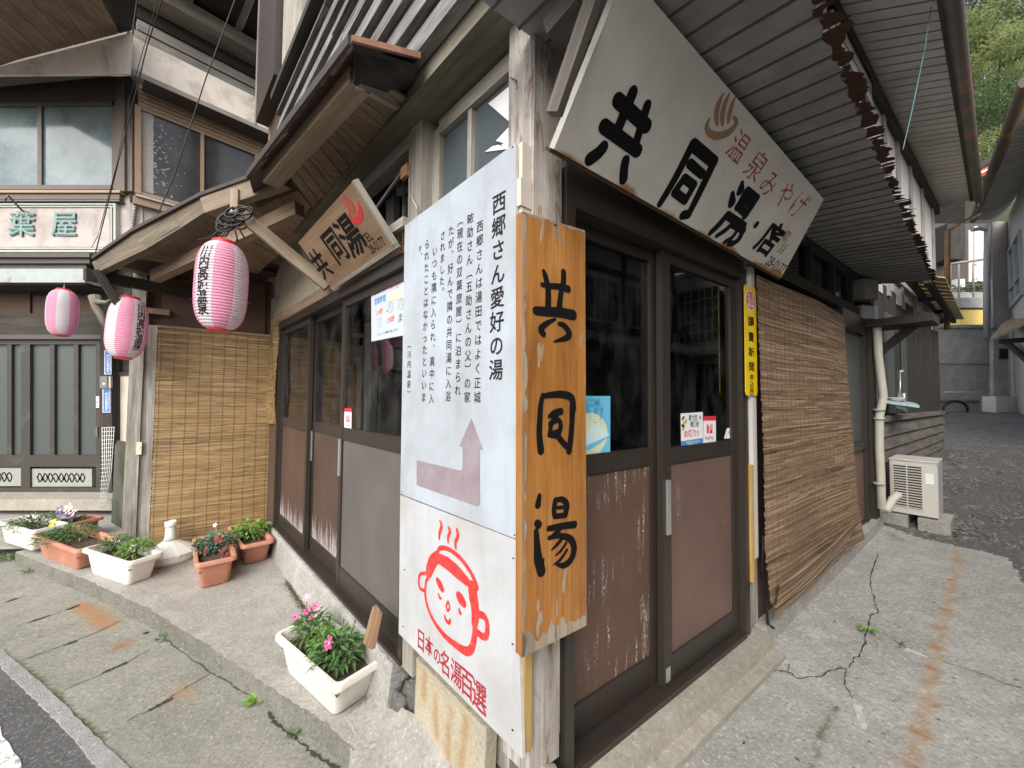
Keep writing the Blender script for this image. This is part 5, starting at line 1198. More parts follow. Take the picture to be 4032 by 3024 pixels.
bm = nb(); a, b = FA.px(*qa(535, 1180), c2); poly(bm, [FA.pt(a + .105 * math.cos(k * .2618), b + .085 * math.sin(k * .2618), c2) for k in range(24)], FA.n * .0004); mk('pale_disc', bm, plain('pale_yellow_print', (.68, .74, .55), .4), N7)
bm = nb(); poly(bm, [FA.p3(*qa(x, y), c2 + .0008) for x, y in ((455, 1250), (500, 1180), (570, 1105), (600, 1130), (662, 1180), (600, 1240), (520, 1285), (470, 1300))], FA.n * .0004); mk('white_shape', bm, M['sticker_pale'], N7)
bm = nb(); poly(bm, [FA.p3(*qa(x, y), c2 + .0015) for x, y in ((460, 1275), (540, 1240), (662, 1185), (600, 1240), (520, 1285))], FA.n * .0004); mk('blue_shape', bm, M['sticker_cyan'], N7)
wr(N7, 'lettering', M['cyan_dark'], [('WELCOME', qa(535, 972), .125, .030, .008), ('환영', qa(592, 1022), .055, .026, .006), ('熱烈', qa(500, 1024), .055, .026, .006), ('ようこそ', qa(552, 1080), .125, .034, .01)], FA, c2 + .0004)
wr(N7, 'small_print', M['white_print'], [('鹿児島県観光連盟', qa(555, 1296), .09, .010, .006)], FA, c2 + .0004)
# paper stacked display seen through the right door
DR = thing('display_stand', 'dim hanging display with four pale folded sheets inside the right doors', 'display', FA.pt(1.0, 1.2, -.35))
bm = nb(); tube(bm, [FA.pt(.93, 2.3, -.3), FA.pt(.93, 1.40, -.3)], .005); mk('rod', bm, M['chrome'], DR)
for i in range(4):
    bm = nb(); z = 1.84 - i * .125; hexa(bm, [FA.pt(.82, z, -.22), FA.pt(1.12, z - .005, -.22), FA.pt(1.1, z + .035, -.40), FA.pt(.84, z + .04, -.40)], (0, 0, .006)); mk('folded_sheet', bm, plain('pale_blue_sheet', (.42, .50, .55), .6), DR)
bm = nb(); tube(bm, [FA.pt(.8, 2.02, -.3), FA.pt(1.45, 1.98, -.3), FA.pt(1.47, 1.5, -.3)], .010); mk('rail', bm, M['drift'], DR)

# ------------------------------------------------------------------ bamboo blinds
def blind(name, label, fr, a0, a1, b0, b1, cfn, mat, pitch=.0075, seg=14, gap=.09, group=None, ragged=.006, header=None, thr=.0011):
    t = thing(name, label, 'blind', fr.pt((a0 + a1) / 2, b0, .05), group)
    bm = nb(); tone = bm.verts.layers.float.new('tone'); uvl = bm.loops.layers.uv[0]
    n = int((b1 - b0) / pitch); L = a1 - a0
    for i in range(n):
        b = b0 + i * pitch; tn = random.gauss(.52, .085); off = random.random() * 9; e0, e1 = random.uniform(-ragged, ragged), random.uniform(-ragged, ragged); ph = random.random() * 6
        rows = [[], [], []]; cuts = sorted(random.random() for _ in range(6)); tones = [tn + random.gauss(0, .17) for _ in range(7)]
        for k in range(seg + 1):
            s = k / seg; a = a0 + e0 + (L + e1 - e0) * s; bb = b + .0006 * math.sin(ph + s * 9) + .0025 * math.sin(s * 5 + b * 3)
            c = cfn(s, (b - b0) / (b1 - b0)); tt = tones[sum(s > q for q in cuts)]
            for r_, (db, dc) in zip(rows, ((0, 0), (pitch * .5, .0012), (pitch * 1.01, 0))):
                v = bm.verts.new(fr.pt(a, bb + db, c + dc)); v[tone] = max(0, min(1, tt)); r_.append(v)
        for r0, r1 in zip(rows, rows[1:]):
            for k in range(seg):
                f = bm.faces.new((r0[k], r0[k + 1], r1[k + 1], r1[k]))
                for l in f.loops: l[uvl].uv = ((l.vert.co - fr.O).dot(fr.u) + off, b * 7 + off)
    mk('reed_mat', bm, mat, t, smooth=True)
    bm = nb(); m = int(L / gap)
    for j in range(m + 1):
        s = min(max((j + .25) / m, .01), .99)
        tube(bm, [fr.pt(a0 + L * s + .002 * math.sin(k), b0 + (b1 - b0) * k / 24, cfn(s, k / 24) + .0035) for k in range(25)], thr, 4)
    mk('binding_thread', bm, M['thread'], t)
    if header:
        bm = nb(); fbox(bm, fr, a0 - .01, a1 + .01, b1 - .002, b1 + .022, cfn(.5, 1) - .012, cfn(.5, 1) + .008); mk('top_slat', bm, M['soffit'], t)
    return t
blind('reed_blind', 'golden reed blind hanging straight behind the large pink lantern', FW, -.875, .06, .0, 2.0, lambda s, u: .035 + .012 * math.sin(s * 4) * (1 - u) + .006 * math.sin(u * 9), M['reed'], seg=20, group='reed blinds on the bathhouse', gap=.088, header=True)
def cR(s, u):
    base = .045 + .012 * (1 - u) + .035 * s * (1 - u) ** 1.5 + .010 * math.sin(s * 7 + u * 4)
    return base + (.030 * (1 - u / .16) if u < .16 else 0)
blind('reed_blind', 'wide reddish brown reed blind right of the yellow enamel plate', FA, 1.610, 3.34, .27, 2.10, cR, M['reed_red'], pitch=.0078, seg=30, group='reed blinds on the bathhouse', gap=.075, ragged=.012, thr=.0006)
blind('reed_blind', 'short torn straw blind left of the left door glass under the lintel', FB, -3.85, -3.44, 1.10, 2.10, lambda s, u: .012 + .012 * math.sin(s * 6 + u * 5), M['reed'], seg=6, group='reed blinds on the bathhouse', ragged=.03, gap=.06)
# loose lower flap of the wide blind
bm = nb(); tone = bm.verts.layers.float.new('tone')
for i in range(24):
    b = .20 + i * .0085; tn = random.gauss(.5, .2); rows = [[], []]
    for k in range(23):
        s = k / 22; a = 1.62 + 1.70 * s
        for r_, db in zip(rows, (0, .0088)):
            v = bm.verts.new(FA.pt(a, b + db + .004 * math.sin(s * 14 + i) + .05 * s, .13 - .0035 * (24 - i) * .4 + .012 * math.sin(s * 5))); v[tone] = max(0, min(1, tn)); r_.append(v)
    for k in range(22): bm.faces.new((rows[0][k], rows[0][k + 1], rows[1][k + 1], rows[1][k]))
mk('loose_flap', bm, M['reed_red'], bpy.data.objects['reed_blind.001'])

# ------------------------------------------------------------------ paper lanterns
def make_lantern():
    t = thing('paper_lantern', 'x', 'lantern'); H, D = .59, .285; Rr = D / 2; h = H / 2 - .02
    rad = lambda u: Rr * (.44 + .56 * max(0, 1 - abs(u) ** 3.4) ** .62)
    prof = []; n = 30
    for i in range(n):
        for f_, k in ((.0, .94), (.14, .985), (.5, 1.0), (.86, .985)):
            u = -1 + 2 * (i + f_) / n; prof.append((rad(u) * k, u * h))
    prof.append((rad(1) * .97, h))
    bm = nb(); lathe(bm, prof, 96, mfn=lambda k, N: int(((k / N) * 8 + .5) % 8) % 2)
    me = mk('shade', bm, [M['lan_white'], M['lan_pink']], t, local=True)
    for sg, nm in ((1, 'top_ring'), (-1, 'bottom_ring')):
        bm = nb(); z = sg * h; r_ = Rr * .47; lathe(bm, [(r_ * .93, z - .012), (r_, z - .012), (r_ * .98, z + .014 * sg + .004), (r_ * .90, z + .014 * sg + .004), (r_ * .86, z - .004)], 40); mk(nm, bm, M['lan_red'], t, local=True)
    bm = nb(); r_ = Rr * .45
    tube(bm, [V((-r_, 0, h + .01)), V((-r_ * .5, 0, h + .05)), V((0, 0, h + .085)), V((r_ * .5, 0, h + .05)), V((r_, 0, h + .01))], .0022, 5); tube(bm, [V((0, 0, h + .08)), V((0, 0, h + .14))], .002, 5); mk('hanging_wire', bm, M['chrome'], t, local=True)
    bm = bmesh.new()
    for side in (0, math.pi):
        for i, ch in enumerate('川内髙城温泉'):
            zc = h * (.68 - 1.30 * i / 5)
            def fn(x, z):
                r_ = rad(max(-.99, min(.99, z / h))) + .0015; an = side + x / r_; return V((math.sin(an) * r_, -math.cos(an) * r_, z))
            put(bm, FA, ch, 0, zc, .072, .082, 0, .016, fn=fn)
    mk('lettering', bm, M['ink'], t, local=True)
    return t
LP = make_lantern()
def copy_tree(o, parent=None):
    c = o.copy(); COL.objects.link(c)
    if parent: c.parent = parent
    for ch in [x for x in bpy.data.objects if x.parent == o]: copy_tree(ch, c)
    return c
# the lettered white stripe sits at angle 0 = facing -Y of the lantern
def place_lantern(o, px, py, d, turn, s, label, tilt=0.0):
    p = at_depth(px, py, d); to = math.atan2(-p.x, p.y)   # rotation that turns -Y toward the camera
    o.location = p; o.rotation_euler = (0, tilt, to + turn); o.scale = (s, s, s); o['label'] = label; o['group'] = 'pink and white lanterns'
L2, L3 = copy_tree(LP), copy_tree(LP)
place_lantern(LP, 873, 1128, 2.45, R(-42), 1.0, 'largest pink and white lantern, hanging under the tangled black cables', R(1.5))
place_lantern(L2, 500, 1292, 3.18, R(38), .90, 'pink and white lantern hanging before the weathered entry post, letters on its right side', R(4))
place_lantern(L3, 247, 1232, 4.45, R(90), .95, 'pink and white lantern without visible letters before the dark panelled entrance', R(1))

# ------------------------------------------------------------------ planters, flowers, parasol foot
def rrect(l, w_, r, z, seg=5, rib=0.0, nl=14, nw=6):
    out = []
    cs = ((l / 2 - r, w_ / 2 - r, 0), (-l / 2 + r, w_ / 2 - r, 90), (-l / 2 + r, -w_ / 2 + r, 180), (l / 2 - r, -w_ / 2 + r, 270)); n = (nl, nw)
    for i, (cx, cy, a) in enumerate(cs):
        for k in range(seg + 1):
            an = R(a + 90 * k / seg); out.append(V((cx + r * math.cos(an), cy + r * math.sin(an), z)))
        nx = cs[(i + 1) % 4]; an = R(a + 90); p = out[-1]; q = V((nx[0] + r * math.cos(R(nx[2])), nx[1] + r * math.sin(R(nx[2])), z)); m = nl if i % 2 == 0 else nw
        nrm = V((math.cos(an), math.sin(an), 0))
        for k in range(1, m): out.append(p.lerp(q, k / m) + nrm * (rib if k % 2 else 0))
    return out
def planter(label, px3, rim_h, mat, hgt=None, taper=.80, group='plastic flower planters', lip=.022, rib=.003, rise=0.0):
    A, B, C = [on_h(x, y, lambda a, b: W_h(a, b) + rim_h + rise) for x, y in px3]
    ctr = (A + C) / 2; l, w5 = (B - A).length, (C - B).length; rot = math.atan2((B - A).y, (B - A).x)
    base = V((ctr.x, ctr.y, W_h(ctr.x, ctr.y) + rise))
    t = thing('planter', label, 'planter', base, group, rot); h = rim_h
    bm = nb(); kw = dict(nl=2 * int(l / .045), nw=2 * int(max(w5, .12) / .05)); lb, wb = l - 2 * lip, w5 - 2 * lip
    loops = [rrect(lb * taper, wb * taper, .03, .0, rib=0, **kw), rrect(lb * (taper + .03), wb * (taper + .03), .03, .012, rib=rib, **kw), rrect(lb * .985, wb * .985, .03, h - .035, rib=rib, **kw), rrect(lb, wb, .03, h - .034, rib=0, **kw),
             rrect(l, w5, .035, h - .030, **kw), rrect(l, w5, .035, h - .008, **kw), rrect(l - .008, w5 - .008, .034, h, **kw), rrect(l - 2 * lip, w5 - 2 * lip, .028, h, **kw), rrect(l - 2 * lip - .012, w5 - 2 * lip - .012, .025, h - .012, **kw), rrect(lb * .93, wb * .93, .024, h - .07, **kw)]
    vs = [[bm.verts.new(p) for p in L] for L in loops]
    for a, b in zip(vs, vs[1:]):
        for k in range(len(a)): bm.faces.new((a[k], a[(k + 1) % len(a)], b[(k + 1) % len(a)], b[k]))
    bm.faces.new(vs[0][::-1]); o = mk('pot', bm, mat, t, local=True)
    for p in o.data.polygons: p.use_smooth = True
    md = o.modifiers.new('e', 'EDGE_SPLIT'); md.split_angle = R(35)
    bm = bmesh.new(); nx, ny = int(l / .02), int(w5 / .02); g = {}; sl, sw = lb * .945, wb * .945
    for i in range(nx + 1):
        for j in range(ny + 1): g[i, j] = bm.verts.new(((i / nx - .5) * sl, (j / ny - .5) * sw, h - .045 + random.uniform(-.006, .009) - .02 * ((2 * i / nx - 1) ** 6 + (2 * j / ny - 1) ** 6)))
    for i in range(nx):
        for j in range(ny): bm.faces.new((g[i, j], g[i + 1, j], g[i + 1, j + 1], g[i, j + 1]))
    mk('soil', bm, M['soil'], t, local=True)
    fr = Frame(base, (math.cos(rot), math.sin(rot), 0), Z); fr.top = h - .045; fr.l, fr.w = sl, sw
    return t, fr
def leaf(bm, lay, p, d, up, L, wd, tone, bend=.25):
    d = d.normalized(); s = d.cross(up)
    if s.length < 1e-3: s = d.cross(V((1, 0, 0)))
    s.normalize(); n = s.cross(d)
    pts = [p, p + d * L * .5 + s * wd / 2 + n * L * .05, p + d * L * .5 - s * wd / 2 + n * L * .05, p + d * L - n * L * bend, p + d * L * .5 - n * L * .02]
    v = [bm.verts.new(q) for q in pts]
    for x in v: x[lay] = max(0, min(1, tone))
    bm.faces.new((v[0], v[1], v[4])); bm.faces.new((v[0], v[4], v[2])); bm.faces.new((v[1], v[3], v[4])); bm.faces.new((v[4], v[3], v[2]))
def rnd_dir(zmin=-1.0):
    while True:
        v = V((random.uniform(-1, 1), random.uniform(-1, 1), random.uniform(zmin, 1)))
        if .1 < v.length < 1: return v.normalized()
def pt_on(fr, u, v): return fr.O + fr.u * (u * fr.l / 2) + (-fr.n) * (v * fr.w / 2) + Z * fr.top
def clump(label, fr, u, v, rx, hz, n, L, wd, mat, name='bedding_plant', stems=14, group=None, tall=0, drop=0.0):
    p0 = pt_on(fr, u, v); t = thing(name, label, 'plant', p0, group)
    bm = bmesh.new(); lay = bm.verts.layers.float.new('tone')
    n = int(n * 1.2); wd *= 1.3
    for i in range(n):
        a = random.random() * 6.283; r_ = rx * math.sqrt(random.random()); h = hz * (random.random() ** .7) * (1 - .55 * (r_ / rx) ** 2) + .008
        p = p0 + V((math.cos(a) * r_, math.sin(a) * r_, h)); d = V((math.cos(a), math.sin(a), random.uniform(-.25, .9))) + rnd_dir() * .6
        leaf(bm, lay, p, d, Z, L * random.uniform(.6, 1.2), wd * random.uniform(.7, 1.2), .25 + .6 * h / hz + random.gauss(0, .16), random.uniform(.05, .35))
    mk('foliage', bm, mat, t)
    bm = nb()
    for i in range(stems):
        a = random.random() * 6.283; r_ = rx * .75 * random.random(); q = p0 + V((math.cos(a) * r_, math.sin(a) * r_, hz * random.uniform(.6, .95)))
        tube(bm, [p0 + V((math.cos(a) * r_ * .3, math.sin(a) * r_ * .3, -.01)), (p0 + q) / 2 + V((0, 0, .01)), q], .0022, 4)
    mk('stem', bm, mat, t)
    return t, p0
def flower(t, p, rad, n, mat, cmat, d=None, name='flower'):
    rad *= 1.3
    d = (d or V((0, -.5, 1))).normalized(); s = d.orthogonal().normalized(); e = d.cross(s); bm = bmesh.new()
    for k in range(n):
        a = 6.283 * k / n + random.uniform(-.1, .1); r_ = s * math.cos(a) + e * math.sin(a); q = d.cross(r_); wd = rad * 2.6 / n
        v = [bm.verts.new(x) for x in (p + r_ * rad * .12, p + r_ * rad * .75 + q * wd * .62 + d * rad * .2, p + r_ * rad * 1.02 + q * wd * .28 + d * rad * .22, p + r_ * rad * .95 + d * rad * .14, p + r_ * rad * 1.02 - q * wd * .28 + d * rad * .22, p + r_ * rad * .75 - q * wd * .62 + d * rad * .2)]
        bm.faces.new(v)
    c = [bm.verts.new(p + (s * math.cos(k) + e * math.sin(k)) * rad * .26 + d * rad * .10) for k in (0, 1.05, 2.1, 3.14, 4.2, 5.24)]; f = bm.faces.new(c); f.material_index = 1
    return mk(name, bm, [mat, cmat], t)
WPh = M['white_plastic']
pl, f1 = planter('white ribbed planter with pink flowers, nearest on the walkway under the left doors', ((1078, 2494), (1325, 2722), (1520, 2586)), .19, WPh)
t, p0 = clump('pink dianthus with many stalked flowers at the far end of the nearest white planter', f1, -.58, .05, .085, .15, 190, .050, .012, M['leaf'], stems=18, group='plants in the planters')
bm = nb()
for px, py, r_, mt in ((345, 545, .017, 'pink_petal2'), (400, 600, .015, 'pink_petal'), (348, 632, .018, 'pink_petal'), (268, 672, .017, 'pink_petal'), (378, 672, .012, 'pink_petal'), (418, 615, .012, 'pink_petal2')):
    q = at_depth(1000 + px / 1.659, 2024 + py / 1.659, p0.y - .02); tube(bm, [p0 + V((random.uniform(-.03, .03), random.uniform(-.03, .03), .04)), q - V((0, 0, .03)), q], .0016, 4); flower(t, q, r_, 6, M[mt], M['darkred_petal'] if mt == 'pink_petal' else M['white_petal'], V((random.uniform(-.4, .3), -.7, .8)))
mk('flower_stalk', bm, M['leaf'], t)
t, p0 = clump('seedy yellowish middle plant of the nearest white planter', f1, -.02, -.05, .075, .15, 130, .035, .010, M['leaf_bright'], stems=26, group='plants in the planters')
t, p0 = clump('leafy dianthus with one bright pink flower at the near end of the nearest white planter', f1, .38, .02, .105, .135, 230, .060, .015, M['leaf'], stems=16, group='plants in the planters')
flower(t, at_depth(1298, 2532, p0.y - .07), .026, 7, M['pink_petal'], M['pink_petal2'], V((-.5, -.75, .35)))
bm = nb()
for px, py in ((585, 700), (660, 700), (655, 740)): q = at_depth(1000 + px / 1.659, 2024 + py / 1.659, p0.y + .02); tube(bm, [p0 + V((.02, 0, .05)), q], .0014, 4); lathe(bm, [(.001, -.012), (.004, -.004), (.0045, .006), (.001, .014)], 6, q)
mk('seed_stalk', bm, M['leaf_bright'], t)
pl, f2 = planter('cream white planter with two feathery green clumps, standing before the parasol foot', ((322, 2160), (508, 2222), (644, 2172)), .20, WPh)
clump('feathery green clump at the left end of the cream white planter', f2, -.62, .3, .10, .13, 260, .040, .011, M['leaf'], group='plants in the planters')
clump('feathery green clump at the right end of the cream white planter', f2, .35, .45, .10, .13, 260, .045, .011, M['leaf_bright'], group='plants in the planters')
pl, f3 = planter('long terracotta planter tucked behind the cream white planter', ((150, 2104), (330, 2176), (462, 2118)), .19, M['terracotta'])
t, p0 = clump('green plant with one yellow bloom in the long terracotta planter', f3, -.3, -.2, .20, .11, 420, .040, .013, M['leaf'], group='plants in the planters')
flower(t, at_depth(211, 2060, p0.y - .03), .026, 5, M['yellow_petal'], M['yellow_petal'], V((0, -1, .5)))
pl, f4 = planter('white planter at the far left end of the walkway', ((6, 2052), (150, 2096), (250, 2058)), .20, WPh, rise=.03)
clump('low green plant in the far left white planter', f4, .0, .1, .17, .10, 300, .042, .012, M['leaf'], group='plants in the planters')
pl, f5 = planter('flat terracotta planter farthest back by the stone block', ((196, 2062), (262, 2074), (398, 2030)), .14, M['terracotta'], rise=.05)
t, p0 = clump('pansy with violet and white blooms in the farthest terracotta planter', f5, -.35, .0, .10, .08, 120, .04, .014, M['leaf'], group='plants in the planters')
for x, y, mt in ((238, 2008, 'purple_petal'), (262, 2018, 'purple_petal'), (290, 2012, 'pink_petal2'), (272, 2000, 'white_petal'), (285, 2030, 'purple_petal')):
    flower(t, at_depth(x, y, p0.y - .02), .034, 5, M[mt], M['yellow_petal'], V((0, -1, .4)))
pl, f6 = planter('square terracotta pot with dark red flowers', ((757, 2112), (768, 2226), (936, 2196)), .215, M['terracotta'], rib=.001)
t, p0 = clump('grey green pansy with dark red blooms in the square terracotta pot', f6, -.15, .1, .135, .13, 330, .045, .018, M['leaf_grey'], group='plants in the planters')
for x, y in ((1418, 160), (1435, 175), (1470, 225), (1345, 240), (1490, 262), (1448, 248), (1325, 262)):
    flower(t, at_depth(x / 1.659, 2024 + y / 1.659, p0.y - .12), .019, 5, M['darkred_petal'], M['darkred_petal'], V((random.uniform(-.3, .3), -1, .6)))
flower(t, at_depth(1406 / 1.659, 2024 + 72 / 1.659, p0.y), .014, 5, M['white_petal'], M['yellow_petal'], V((0, -1, .5)))
pl, f7 = planter('terracotta pot of plain green leaves against the blind and the left doors', ((895, 2068), (950, 2156), (1084, 2126)), .19, M['terracotta'], rib=.001)
clump('mint green bushy plant in the pot against the left doors', f7, -.05, .0, .15, .14, 380, .042, .020, M['leaf_bright'], group='plants in the planters')
# parasol foot
c0 = on_h(676, 2196, W_h); c0 = c0 + V((0, -.02, 0))
PF = thing('parasol_foot', 'aged white plastic parasol foot with hollow post, between the planters before the blind', 'parasol base', c0)
bm = nb(); n = 12
prof = [(.192, 0), (.20, .02), (.198, .07), (.185, .08), (.065, .150), (.05, .165)]
rows = []
for k in range(n * 4):
    a = 2 * math.pi * k / (n * 4); rib = 1 if k % 4 else 1.025
    rows.append([bm.verts.new(c0 + V((math.cos(a) * r_ * (rib if 1 < i < 5 else 1), math.sin(a) * r_ * (rib if 1 < i < 5 else 1), z))) for i, (r_, z) in enumerate(prof)])
for i in range(len(rows)):
    for k in range(5): bm.faces.new((rows[i][k], rows[(i + 1) % len(rows)][k], rows[(i + 1) % len(rows)][k + 1], rows[i][k + 1]))
bm.faces.new([r_[-1] for r_ in rows]); mk('weight', bm, M['umb_white'], PF)
bm = nb(); lathe(bm, [(.052, .16), (.040, .20), (.036, .28), (.036, .285), (.044, .29), (.044, .33), (.028, .335), (.026, .30)], 24, c0); mk('post_socket', bm, M['umb_white'], PF)
bm = bmesh.new()
for i in range(9):
    q = on_h(630 + i * 3, 2232 + random.uniform(-4, 6), W_h); bm.faces.new([bm.verts.new(q + V((math.cos(k) * .02, math.sin(k) * .012, .004 + i * .0002))) for k in (0, 1, 2, 3, 4, 5.2)])
tag(mk('clay_stain', bm, plain('orange_clay_stain', (.42, .17, .08), .95, .3)), kind='structure')
# rotten plank leaning by the foundation
t = thing('plank_stub', 'short rotten brown plank leaning against the foundation behind the nearest white planter', 'plank', FB.p3(1475, 2540, .13))
bm = nb(); hexa(bm, [FB.p3(1443, 2525, .13), FB.p3(1478, 2552, .13), FB.p3(1506, 2412, .06), FB.p3(1482, 2380, .06)], FB.n * .018); mk('plank', bm, wood('rotten_brown_plank', (.07, .03, .012), (.20, .10, .045), (.34, .24, .15), patch=(.40, .36, .30), pamt=(.6, .72)), t)
# weeds in the cracks
def weed(label, c, n, L, mat, wd=.4, name='weed'):
    bm = bmesh.new(); lay = bm.verts.layers.float.new('tone')
    for i in range(n):
        a = random.random() * 6.283; leaf(bm, lay, c + V((math.cos(a), math.sin(a), 0)) * .008 + Z * random.uniform(.004, .02), V((math.cos(a), math.sin(a), random.uniform(.1, .7))), Z, L * random.uniform(.6, 1.1), L * wd * random.uniform(.7, 1.1), random.uniform(.4, 1), .2)
    return tag(mk(name, bm, mat), label, 'weed', 'weeds in the pavement cracks')
weed('small green weed growing in the crack of the alley pavement', gR(800, 770, R_h) if False else gR(800, 775), 13, .055, M['leaf_bright'], .5)
weed('bright weed at the foot of the walkway edge near the nearest planter', gB(20, 1235, S_h), 16, .075, M['leaf_bright'], .42)
weed('tiny weed in the joint below the walkway edge', gB(250, 1455, S_h), 9, .035, M['leaf'], .5)
weed('tiny weed at the drain slab end by the rust stain', gL(1050, 830, S_h), 9, .045, M['leaf'], .5)
weed('grassy weed at the left end of the walkway edge', gL(190, 390, S_h), 16, .09, M['leaf'], .12)
weed('pale weed on the far left of the drain slabs', gL(40, 300, S_h), 16, .10, M['leaf_bright'], .25)
weed('tiny weed beside the white paint spill', gR(1020, 870), 6, .03, M['leaf'], .4)
bm = bmesh.new(); lay = bm.verts.layers.float.new('tone')
for i in range(1100):
    s = random.random(); q = FB.pt(-2.6 + .75 * s, 0, .070 + abs(random.gauss(0, .016))); q.z = W_h(q.x, q.y) + abs(random.gauss(0, .012)); leaf(bm, lay, q, rnd_dir(0), Z, .009, .006, random.random())
o = mk('moss_clump', bm, plain('dark_moss', (.06, .075, .018), .95, .4, 40)); tag(o, 'dark moss along the foot of the foundation beside the nearest white planter', 'moss', kind='stuff')

# ------------------------------------------------------------------ inn on the far left
D0 = 4.9; hc = at_depth(512, 1555, D0); FL = Frame((hc.x, hc.y, 0), (1, 0, 0), Z); FS = Frame((hc.x, hc.y, 0), flat(ray(3400, 1560)), Z)
INN = thing('inn', 'old inn with dark panelled entrance, pink plaster and bronze windows on the far left', 'inn', (hc.x - 1.5, hc.y, .05))
def ipart(nm, items, mat, par=None, fr=FL):
    bm = nb()
    for it in items:
        pts, c0_, c1_ = it[:3]; 
        if len(pts) == 4 and not isinstance(pts[0], tuple): x0, y0, x1, y1 = pts; pts = ((x0, y1), (x1, y1), (x1, y0), (x0, y0))
        fquad(bm, fr, pts, c0_, c1_, it[3] if len(it) > 3 else None)
    return mk(nm, bm, mat, par or INN)
XL = -700
ipart('wall', [((XL, 1015, 530, 2000), -.3, -.08)], M['dark_wood'])
ipart('plaster_wall', [((XL, 730, 560, 1030), -.3, -.03)], M['pink_plaster'])
ipart('upper_wall', [((XL, -300, 500, 745), -.3, -.10)], M['louvre'])
ipart('fascia_wall', [(((XL, 292), (512, 288), (516, 130), (XL, 480 - 700 * .0 - 70)), -.10, .03)] if False else [(((XL, 300), (505, 290), (516, 128), (0, 262)), .39, .42)], M['pale_fascia'])
z_ = FL.px(250, 294, .40)[1]; bm = nb(); hexa(bm, [FL.pt(-4.2, z_, -.1), FL.p3(506, 291, .0) * 1.0, FL.pt(FL.px(506, 291, .40)[0], z_, .395), FL.pt(-4.2, z_, .395)], (0, 0, .015)); mk('fascia_soffit', bm, M['louvre'], INN)
ipart('shutter_box', [((XL, 300, 456, 345), -.1, .02), ((XL, 347, 456, 372), -.1, .015), ((XL, 374, 456, 402), -.1, .01)], M['louvre'])
w1 = ipart('upper_window', [((XL, 402, 450, 415), -.08, .01), ((XL, 728, 445, 745), -.08, .01), ((147, 415, 163, 728), -.06, .005), ((440, 402, 456, 745), -.08, .01)], M['bronze_frame'])
ipart('pane', [((163, 415, 440, 728), -.04, -.02), ((XL, 415, 147, 728), -.05, -.03)], M['win_blue'], w1)
ipart('corner_trim', [((456, 300, 490, 752), -.1, .05), ((492, 300, 520, 752), -.1, .02)], M['bronze_frame'])
ipart('sill_trim', [((XL, 748, 472, 758), -.1, .06)], M['tan_frame']); ipart('sill_band', [((XL, 760, 470, 784), -.1, .035), ((XL, 786, 470, 792), -.1, .05)], M['bronze_frame'])
SG = thing('inn_signboard', 'pinkish plaster signboard with raised verdigris characters in pale green frame above the inn entrance', 'sign', FL.p3(150, 890, .0))
ipart('panel', [((XL, 818, 432, 972), -.03, .005)], M['pink_plaster'], SG)
ipart('frame', [((XL, 800, 455, 806), -.03, .03), ((XL, 810, 455, 815), -.03, .02), ((434, 815, 440, 975), -.03, .02), ((446, 806, 455, 985), -.03, .03), ((XL, 974, 440, 980), -.03, .02), ((XL, 984, 455, 992), -.03, .03)], M['pale_green'], SG)
bm = bmesh.new(); a, b = FL.px(80, 882, .03); s = abs(FL.px(130, 880, .03)[0] - FL.px(30, 880, .03)[0]) * 1.06
for ch, x in (('葉', 82), ('屋', 250), ('双', -86)):
    a, b = FL.px(x, 880, .03)
    for k_ in range(6): put(bm, FL, ch, a + (.006 if k_ % 2 else -.006), b + (.006 if k_ % 3 else -.006), s, s, .008 + .004 * k_, .002)
mk('raised_lettering', bm, M['verdigris'], SG)
bm = nb(); tube(bm, [FL.p3(88, 830, .01), FL.p3(30, 768, .28), FL.p3(20, 790, .28)], .012, 6); mk('lamp_bracket', bm, M['bronze_frame'], SG)
# lower eave with mint gutter
ipart('eave_board', [((XL, 996, 352, 1012), -.1, .30), ((XL, 1014, 352, 1036), -.1, .26), ((XL, 1038, 340, 1058), -.1, .22)], M['louvre'])
ipart('gutter', [((XL, 1058, 335, 1112), .12, .30)], M['mint_metal'])
ipart('eave_shadow_board', [((XL, 1112, 340, 1122), -.1, .26)], M['dark_wood'])
ipart('transom_panel', [((XL, 1150, 118, 1235), -.08, -.06), ((132, 1165, 395, 1235), -.08, -.06)], M['brown_wall'])
# entrance doors
def entrance(x0, x1, panes, carved, ystile):
    d = ipart('entrance_door', [((x0, 1337, x0 + 18, 1964), -.06, .0), ((x1 - 18, 1337, x1, 1964), -.06, .0), ((x0, 1337, x1, 1356), -.06, .002), ((x0, 1792, x1, 1838), -.06, .002), ((x0, 1920, x1, 1966), -.06, .002)] + [((p - 9, 1356, p + 9, 1792), -.05, -.005) for p in ystile], M['alu_grey'])
    ipart('pane', [((p0_, 1358, p1_, 1790), -.05, -.035) for p0_, p1_ in panes], M['frost'], d)
    c = ipart('carved_panel', [((carved[0], carved[2], carved[1], carved[3]), -.06, -.02)], plain('grey_green_relief_panel', (.27, .28, .25), .7, .2, 20), d)
    bm = bmesh.new()
    x, y0, y1 = carved[0] + 30, carved[2] + 14, carved[3] - 14; k = 0
    while x < carved[1] - 36:
        stroke(bm, FL, [(x, (y0 + y1) / 2 + 10 * math.sin(k)), (x + 9, y0 + 4), (x + 19, (y0 + y1) / 2), (x + 10, y1 - 4), (x + 2, (y0 + y1) / 2)], .012, -.017); x += 21; k += 1.7
    if bm.faces:
        bmesh.ops.solidify(bm, geom=bm.faces[:], thickness=.006)
        mk('carving', bm, plain('grey_carving', (.19, .195, .17), .7, .2, 20), c)
    else: bm.free()
    return d
entrance(100, 395, ((118, 198), (212, 292), (306, 378)), (116, 362, 1846, 1916), (205, 299))
